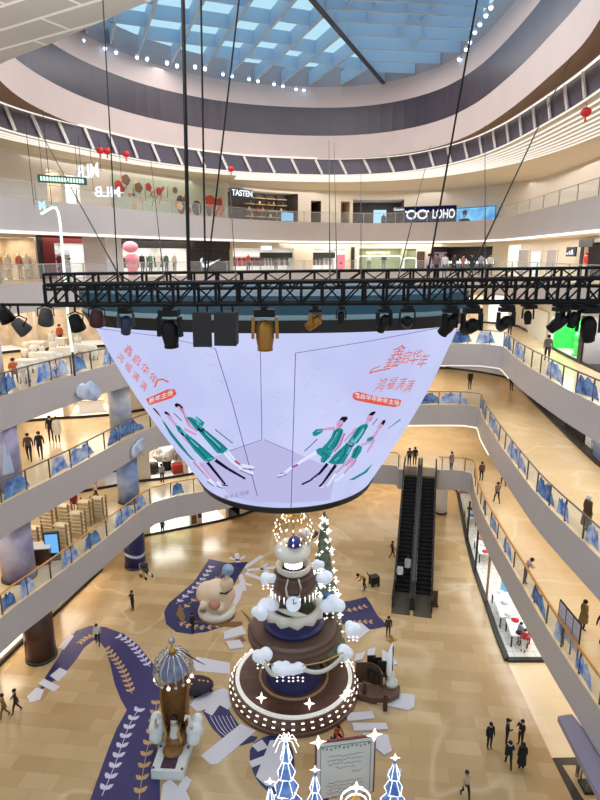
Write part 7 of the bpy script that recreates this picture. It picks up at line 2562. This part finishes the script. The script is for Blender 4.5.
# --- fourth floor shop windows by the walkway
q, r, n = in_shop(4, 567, 345, Z4, -.75)
t = thing('green_rabbit', 'bright green rabbit figure before a green backdrop in the shop window', 'figure', q, math.radians(face_deg(n)))
m_gr = mat('rabbit_green', (96, 236, 130), rough=.5)
b = MB(); b.cloud((0, 0, .75), [((0, 0, 0), .3), ((0, 0, -.3), .32), ((.16, 0, .1), .16), ((-.16, 0, .1), .16)]); b.build('body', m_gr, t, True)
b = MB(); b.sphere((0, -.05, 1.32), .34, 14, 9, sc=(1.1, .9, .85)); hd = b.build('head', m_gr, t, True)
for x in (-.14, .14):
    b = MB(); b.tube([(x, 0, 1.5), (x * 1.3, 0, 1.8), (x * 1.2, 0, 2.1)], [.09, .1, .04], 8); b.build('ear', m_gr, hd, True)
    b = MB(); b.tube([(x, 0, .35), (x * 1.2, -.1, .12), (x * 1.2, -.3, .08)], [.14, .13, .1], 8); b.build('leg', m_gr, t, True)
    b = MB(); b.tube([(x * 1.9, 0, .95), (x * 2.6, -.16, .75)], [.1, .08], 8); b.build('arm', m_gr, t, True)
q, r, n = in_shop(4, 577, 350, Z4, -.5)
t = thing('red_figure', 'small red dotted pear-shaped figure beside the green rabbit', 'figure', q, math.radians(face_deg(n)))
b = MB(); b.lathe([(0, 0), (.3, .05), (.36, .4), (.26, .8), (.14, 1.05), (0, 1.1)], 16); b.build('body', mat('pear_red', (206, 40, 46), rough=.4), t, True)
for k in range(8):
    a = -1.57 + (k % 4 - 1.5) * .5; z = .3 + .35 * (k // 4)
    b = MB(); b.sphere((.34 * math.cos(a), .34 * math.sin(a), z), .045, 6, 4); b.build('dot', m_white, t)
b = MB(); b.tube([(0, 0, 1.1), (.05, 0, 1.3)], .04, 6); b.build('stalk', m_gr, t)
for px0, px1, py0, py1, lab in ((551.5, 553.8, 316, 354, 'pale door post beside the green shop window'), (580.5, 584.6, 316, 366, 'dark door post between the green window and the mannequin')):
    wall_board(4, px0, px1, py0, py1, .12, 'pillar_cladding', lab, 'pillar', m_black if px0 > 570 else m_white)
q, r, n = in_shop(4, 594, 356, Z4, -.6); mannequin(q, n, 'mannequin in a dark jacket and white skirt next to the green shop window', (40, 44, 48), (226, 222, 220), hair=(226, 222, 216))
t, w, h = wall_board(4, 528, 548, 309, 345, .08, 'door_panel', 'tall pale panel with thin posts before the green shop window', 'door', mat('panel_cream', (226, 226, 214), rough=.5), m_wall)

# --- third floor dark shop by the walkway: white tables
for px, py, sx, sy, lab in ((565, 428, .6, 2.2, 'long white display table in the dark third-floor shop'), (578, 441, .45, .6, 'small white table at the end of the long one'), (586, 452, .5, .5, 'small white plinth in the dark third-floor shop by the edge'), (595, 447, .8, 1.2, 'blue-grey display block deep in the dark third-floor shop')):
    q, r, n = in_shop(3, px, py, Z3, -1.0 if sy < 2 else -1.1)
    t = thing('display_table', lab, 'table', q, math.atan2(r.y, r.x) + math.pi / 2)
    mm = m_white if 'white' in lab else mat('block_blue', (120, 140, 176), rough=.4)
    b = MB(); b.box((-sx, -sy, .82), (sx, sy, .9)); b.build('top', mm, t)
    b = MB(); b.box((-sx * .85, -sy * .9, 0), (sx * .85, sy * .9, .82)); b.build('base', mm if sy < 2 else m_dark, t)

# --- second floor flower shop behind the screen edge
q, r, n = in_shop(2, 172, 462, Z2, -2.0)
t = thing('flower_display', 'big ball of white flowers in the second-floor shop beside the screen edge', 'flowers', q)
b = MB(); b.cloud((0, 0, 1.5), [((0, 0, 0), .8)] + [((.75 * math.cos(k * 1.3), .6 * math.sin(k * 2.1), .6 * math.sin(k * 1.7)), .34) for k in range(14)], 30, 18); b.build('blossom', mat('blossom_white', (240, 236, 230), rough=.8, noise=.45, nscale=6), t, True)
b = MB(); b.lathe([(0, 0), (.4, 0), (.32, .5), (.45, .8), (0, .85)], 16); b.build('vase', m_black, t, True)
for px, out, lab, m_ in ((154, -1.6, 'black barrel seat on the white floor of the flower shop', m_black), (180, -.9, 'red box at the corner of the flower shop', mat('box_red', (190, 50, 44), rough=.5))):
    q, r, n = in_shop(2, px, 468, Z2, out)
    t = thing('stool' if m_ is m_black else 'display_box', lab, 'stool' if m_ is m_black else 'box', q, math.atan2(r.y, r.x))
    if m_ is m_black:
        b = MB(); b.lathe([(0, 0), (.38, 0), (.44, .4), (.38, .85), (0, .88)], 18); b.build('seat', m_, t, True)
        b = MB(); b.lathe([(.45, .38), (.45, .44), (.42, .44)], 18, cap=False); b.build('band', m_dark, t)
    else:
        b = MB(); b.box((-.4, -.3, 0), (.4, .3, .7)); b.build('body', m_, t)
        b = MB(); b.box((-.43, -.33, .7), (.43, .33, .78)); b.build('lid', m_, t)
# posters in the ground-floor shops under it
for px0, px1, py0, py1, lab, c in ((191, 196.5, 515, 524, 'small brown poster on the post of the mint shop', (150, 96, 66)), (197.5, 201, 511, 518, 'tiny dark poster between the mint shop and the lit niche', (84, 44, 40))):
    wall_board(1, px0, px1, py0, py1, .1, 'poster', lab, 'poster', mat('poster_%d' % c[0], c, rough=.5, noise=.5, nscale=3), m_white)

# ================================================================ GROUND-FLOOR SHOP UNDER THE WALKWAY
SO2 = P0(500, 620)
t = thing('shop_platform', 'long white shop floor edged in black under the bronze railing walkway', 'platform', SO2)
fr_ = [(458, 494), (463, 520), (467, 541), (475, 572), (486, 603), (496, 633), (507, 661)]
inn = [(545, 661), (560, 661), (535, 600), (510, 540), (492, 494)]
flat([fr_ + inn], 0, .05).build('deck', tile_mat('shop_tile', (236, 238, 238), (228, 232, 232), (180, 186, 190), 1.0, .6, .6, rough=.25, msize=.02), t, origin=SO2)
b = MB()
ln = [Vector((P0(*p).x, P0(*p).y)) for p in fr_ + [(545, 661)]]
for a, c in zip(ln, ln[1:]): b.bar((a.x, a.y, .08), (c.x, c.y, .08), .28, .16)
b.build('kerb', m_black, t, origin=SO2)
b = MB()
for a, c in zip(ln[:-1], ln[1:-1]): b.add([(a.x, a.y, .16), (c.x, c.y, .16), (c.x, c.y, 3.35), (a.x, a.y, 3.35)], [(0, 1, 2, 3)])
b.build('glass_front', glass_mat('shop_front_glass', (.96, .98, .98), .05), t, origin=SO2)
for px, py, m_ in ((467, 541, m_black), (475, 572, m_black), (486, 603, mat('post_tan', (150, 116, 78), rough=.4, metal=.3))):
    q = P0(px, py); b = MB(); b.box((q.x - .06, q.y - .06, .16), (q.x + .06, q.y + .06, 3.38)); b.build('mullion', m_, t, origin=SO2)
lamp_q = P0(512, 600)
area_light('shop_lamp', (13.6, 34, 3.3), 2.4, 14, 420, (.95, .98, 1.0))
def low_table(px, py, sx, sy, label, m_, items):
    t = thing('display_table', label, 'table', P0(px, py) + Vector((0, 0, .05)), math.radians(-8))
    b = MB(); b.box((-sx, -sy, .72), (sx, sy, .8)); b.build('top', m_, t)
    for x in (-sx + .06, sx - .06):
        for y in (-sy + .06, sy - .06): b = MB(); b.box((x - .04, y - .04, 0), (x + .04, y + .04, .72)); b.build('leg', m_dark, t)
    for k, c in enumerate(items):
        b = MB(); y = -sy + .2 + (2 * sy - .4) * k / max(1, len(items) - 1)
        b.cloud((0, y, .86), [((0, 0, 0), .16), ((.1, 0, 0), .14), ((-.1, .05, 0), .13)], 12, 7); b.build('stock', cloth(c), t, True)
low_table(503, 616, .5, 1.4, 'long white display table nearest the tan post', m_white, [(220, 226, 230), (190, 200, 206), (236, 236, 236)])
low_table(516, 640, .5, .8, 'white display table with dark and red stock near the black corner', m_white, [(40, 38, 44), (190, 50, 56)])
low_table(482, 556, .45, 1.2, 'white display table with red stock far along the ground-floor shop', m_white, [(206, 70, 76), (226, 226, 228), (206, 110, 110)])
low_table(470, 522, .4, .9, 'white display table with blue stock at the far end of the ground-floor shop', m_white, [(60, 130, 190), (40, 40, 48)])
mannequin(P0(519, 645) + Vector((0, 0, .05)), Vector((-1, -.4, 0)), 'mannequin in a grey-blue coat at the white shop floor', (130, 146, 160), (90, 94, 100), coat=.3, hair=(30, 26, 30))
mannequin(P0(528, 644) + Vector((0, 0, .05)), Vector((-1, -.4, 0)), 'mannequin in white with dark hair at the white shop floor', (230, 226, 226), (190, 50, 60), hair=(34, 24, 28))
mannequin(P0(523, 652) + Vector((0, 0, .05)), Vector((-.6, -.8, 0)), 'mannequin in red and white nearest the black corner', (196, 60, 70), (226, 222, 222), hair=(60, 40, 40))
t = thing('display_totem', 'tall light-blue screen in the ground-floor shop behind the tan post', 'screen', P0(505, 598) + Vector((0, 0, .05)), math.radians(-60))
b = MB(); b.box((-.4, -.05, .3), (.4, .05, 2.0)); b.build('housing', m_white, t)
b = MB(); b.box((-.36, -.065, .36), (.36, -.05, 1.94)); b.build('screen', emat('screen_sky', (120, 200, 240), 1.0), t)
b = MB(); b.box((-.2, -.2, 0), (.2, .2, .3)); b.build('foot', m_dark, t)

# ================================================================ CORNER BELOW THE WALKWAY
o = P0(590, 780)
t = thing('floor_inlay', 'black stone border framing a cream corner under the lilac canopy', 'floor border', o)
flat([[(552, 758), (640, 756), (640, 765), (562, 765), (590, 810), (578, 810)]], 0, .014).build('border', mat('inlay_black', (48, 40, 36), rough=.3), t, origin=o)
zz = 2.95
t = thing('canopy', 'lilac-grey canopy ledge jutting out below the walkway front', 'canopy', PZ(580, 745, zz))
pts = [PZ(*p, zz + .25) for p in ((558, 716), (572, 714), (640, 800), (604, 806))]
b = MB(); b.prism([(p.x, p.y) for p in pts][::-1], zz, zz + .25); b.build('slab', mat('canopy_lilac', (150, 142, 162), rough=.5), t, origin=PZ(580, 745, zz))
q = P0(577.5, 776)
for k, (px, py) in enumerate(((577, 776),)):
    q = P0(px, py); b = MB(); b.tube([(q.x, q.y, 0), (q.x, q.y, zz)], .09, 10); b.build('post', m_chrome, t, origin=PZ(580, 745, zz))
q = P0(590, 788)
t = thing('trolley_stand', 'small chrome frame stand with a black base at the canopy post', 'stand', q)
for x in (-.3, .3):
    for y in (-.25, .25): b = MB(); b.tube([(x, y, .12), (x, y, 1.0)], .04, 8); b.build('leg', m_chrome, t)
b = MB(); b.box((-.38, -.33, .0), (.38, .33, .14)); b.build('base', m_black, t)
b = MB(); b.box((-.34, -.29, .98), (.34, .29, 1.04)); b.build('top', m_chrome, t)
p = PZ(597, 770, 2.2)
t = thing('flower_ball', 'bright red flower ball at the edge under the canopy', 'flowers', (p.x + .3, p.y, 0))
b = MB(); b.cloud((0, 0, 2.3), [((0, 0, 0), .42)] + [((.36 * math.cos(k * 2.4), .36 * math.sin(k * 2.4), .3 * math.sin(k * 1.3)), .2) for k in range(12)], 24, 14); b.build('blossom', mat('flower_red', (226, 30, 66), rough=.6, noise=.3, nscale=8), t, True)
b = MB(); b.tube([(0, 0, .1), (0, 0, 2.0)], .05, 6); b.build('stem', m_dark, t)
b = MB(); b.lathe([(0, 0), (.3, 0), (.25, .1), (0, .12)], 14); b.build('foot', m_dark, t)
# ================================================================ GROUPS OF REPEATS
GROUPS = {'stage light': 'stage lights hung along the truss', 'speaker': 'speaker boxes under the truss', 'railing': 'glass railings along the gallery fronts',
          'column': 'columns carrying the galleries', 'mannequin': 'mannequins in the shops', 'clothes rack': 'clothes racks in the fifth-floor shops',
          'lantern': 'red lanterns under the sixth-floor ceiling', 'floor sticker': 'stickers on the ground floor', 'Christmas tree': 'Christmas trees on the ground floor',
          'person': 'people in the mall', 'truss': 'trusses under the roof', 'shop sign': 'signs on the shop walls', 'pillar': 'narrow pillars between shop fronts',
          'door': 'door panels on the shop walls', 'table': 'display tables in the shops', 'screen': 'small screens in the shops', 'poster': 'posters on the shop walls', 'window': 'light-framed shop windows'}
for o in list(COL.objects):
    c = o.get('category')
    if c in GROUPS and not o.get('group') and o is not led:
        o['group'] = GROUPS[c]
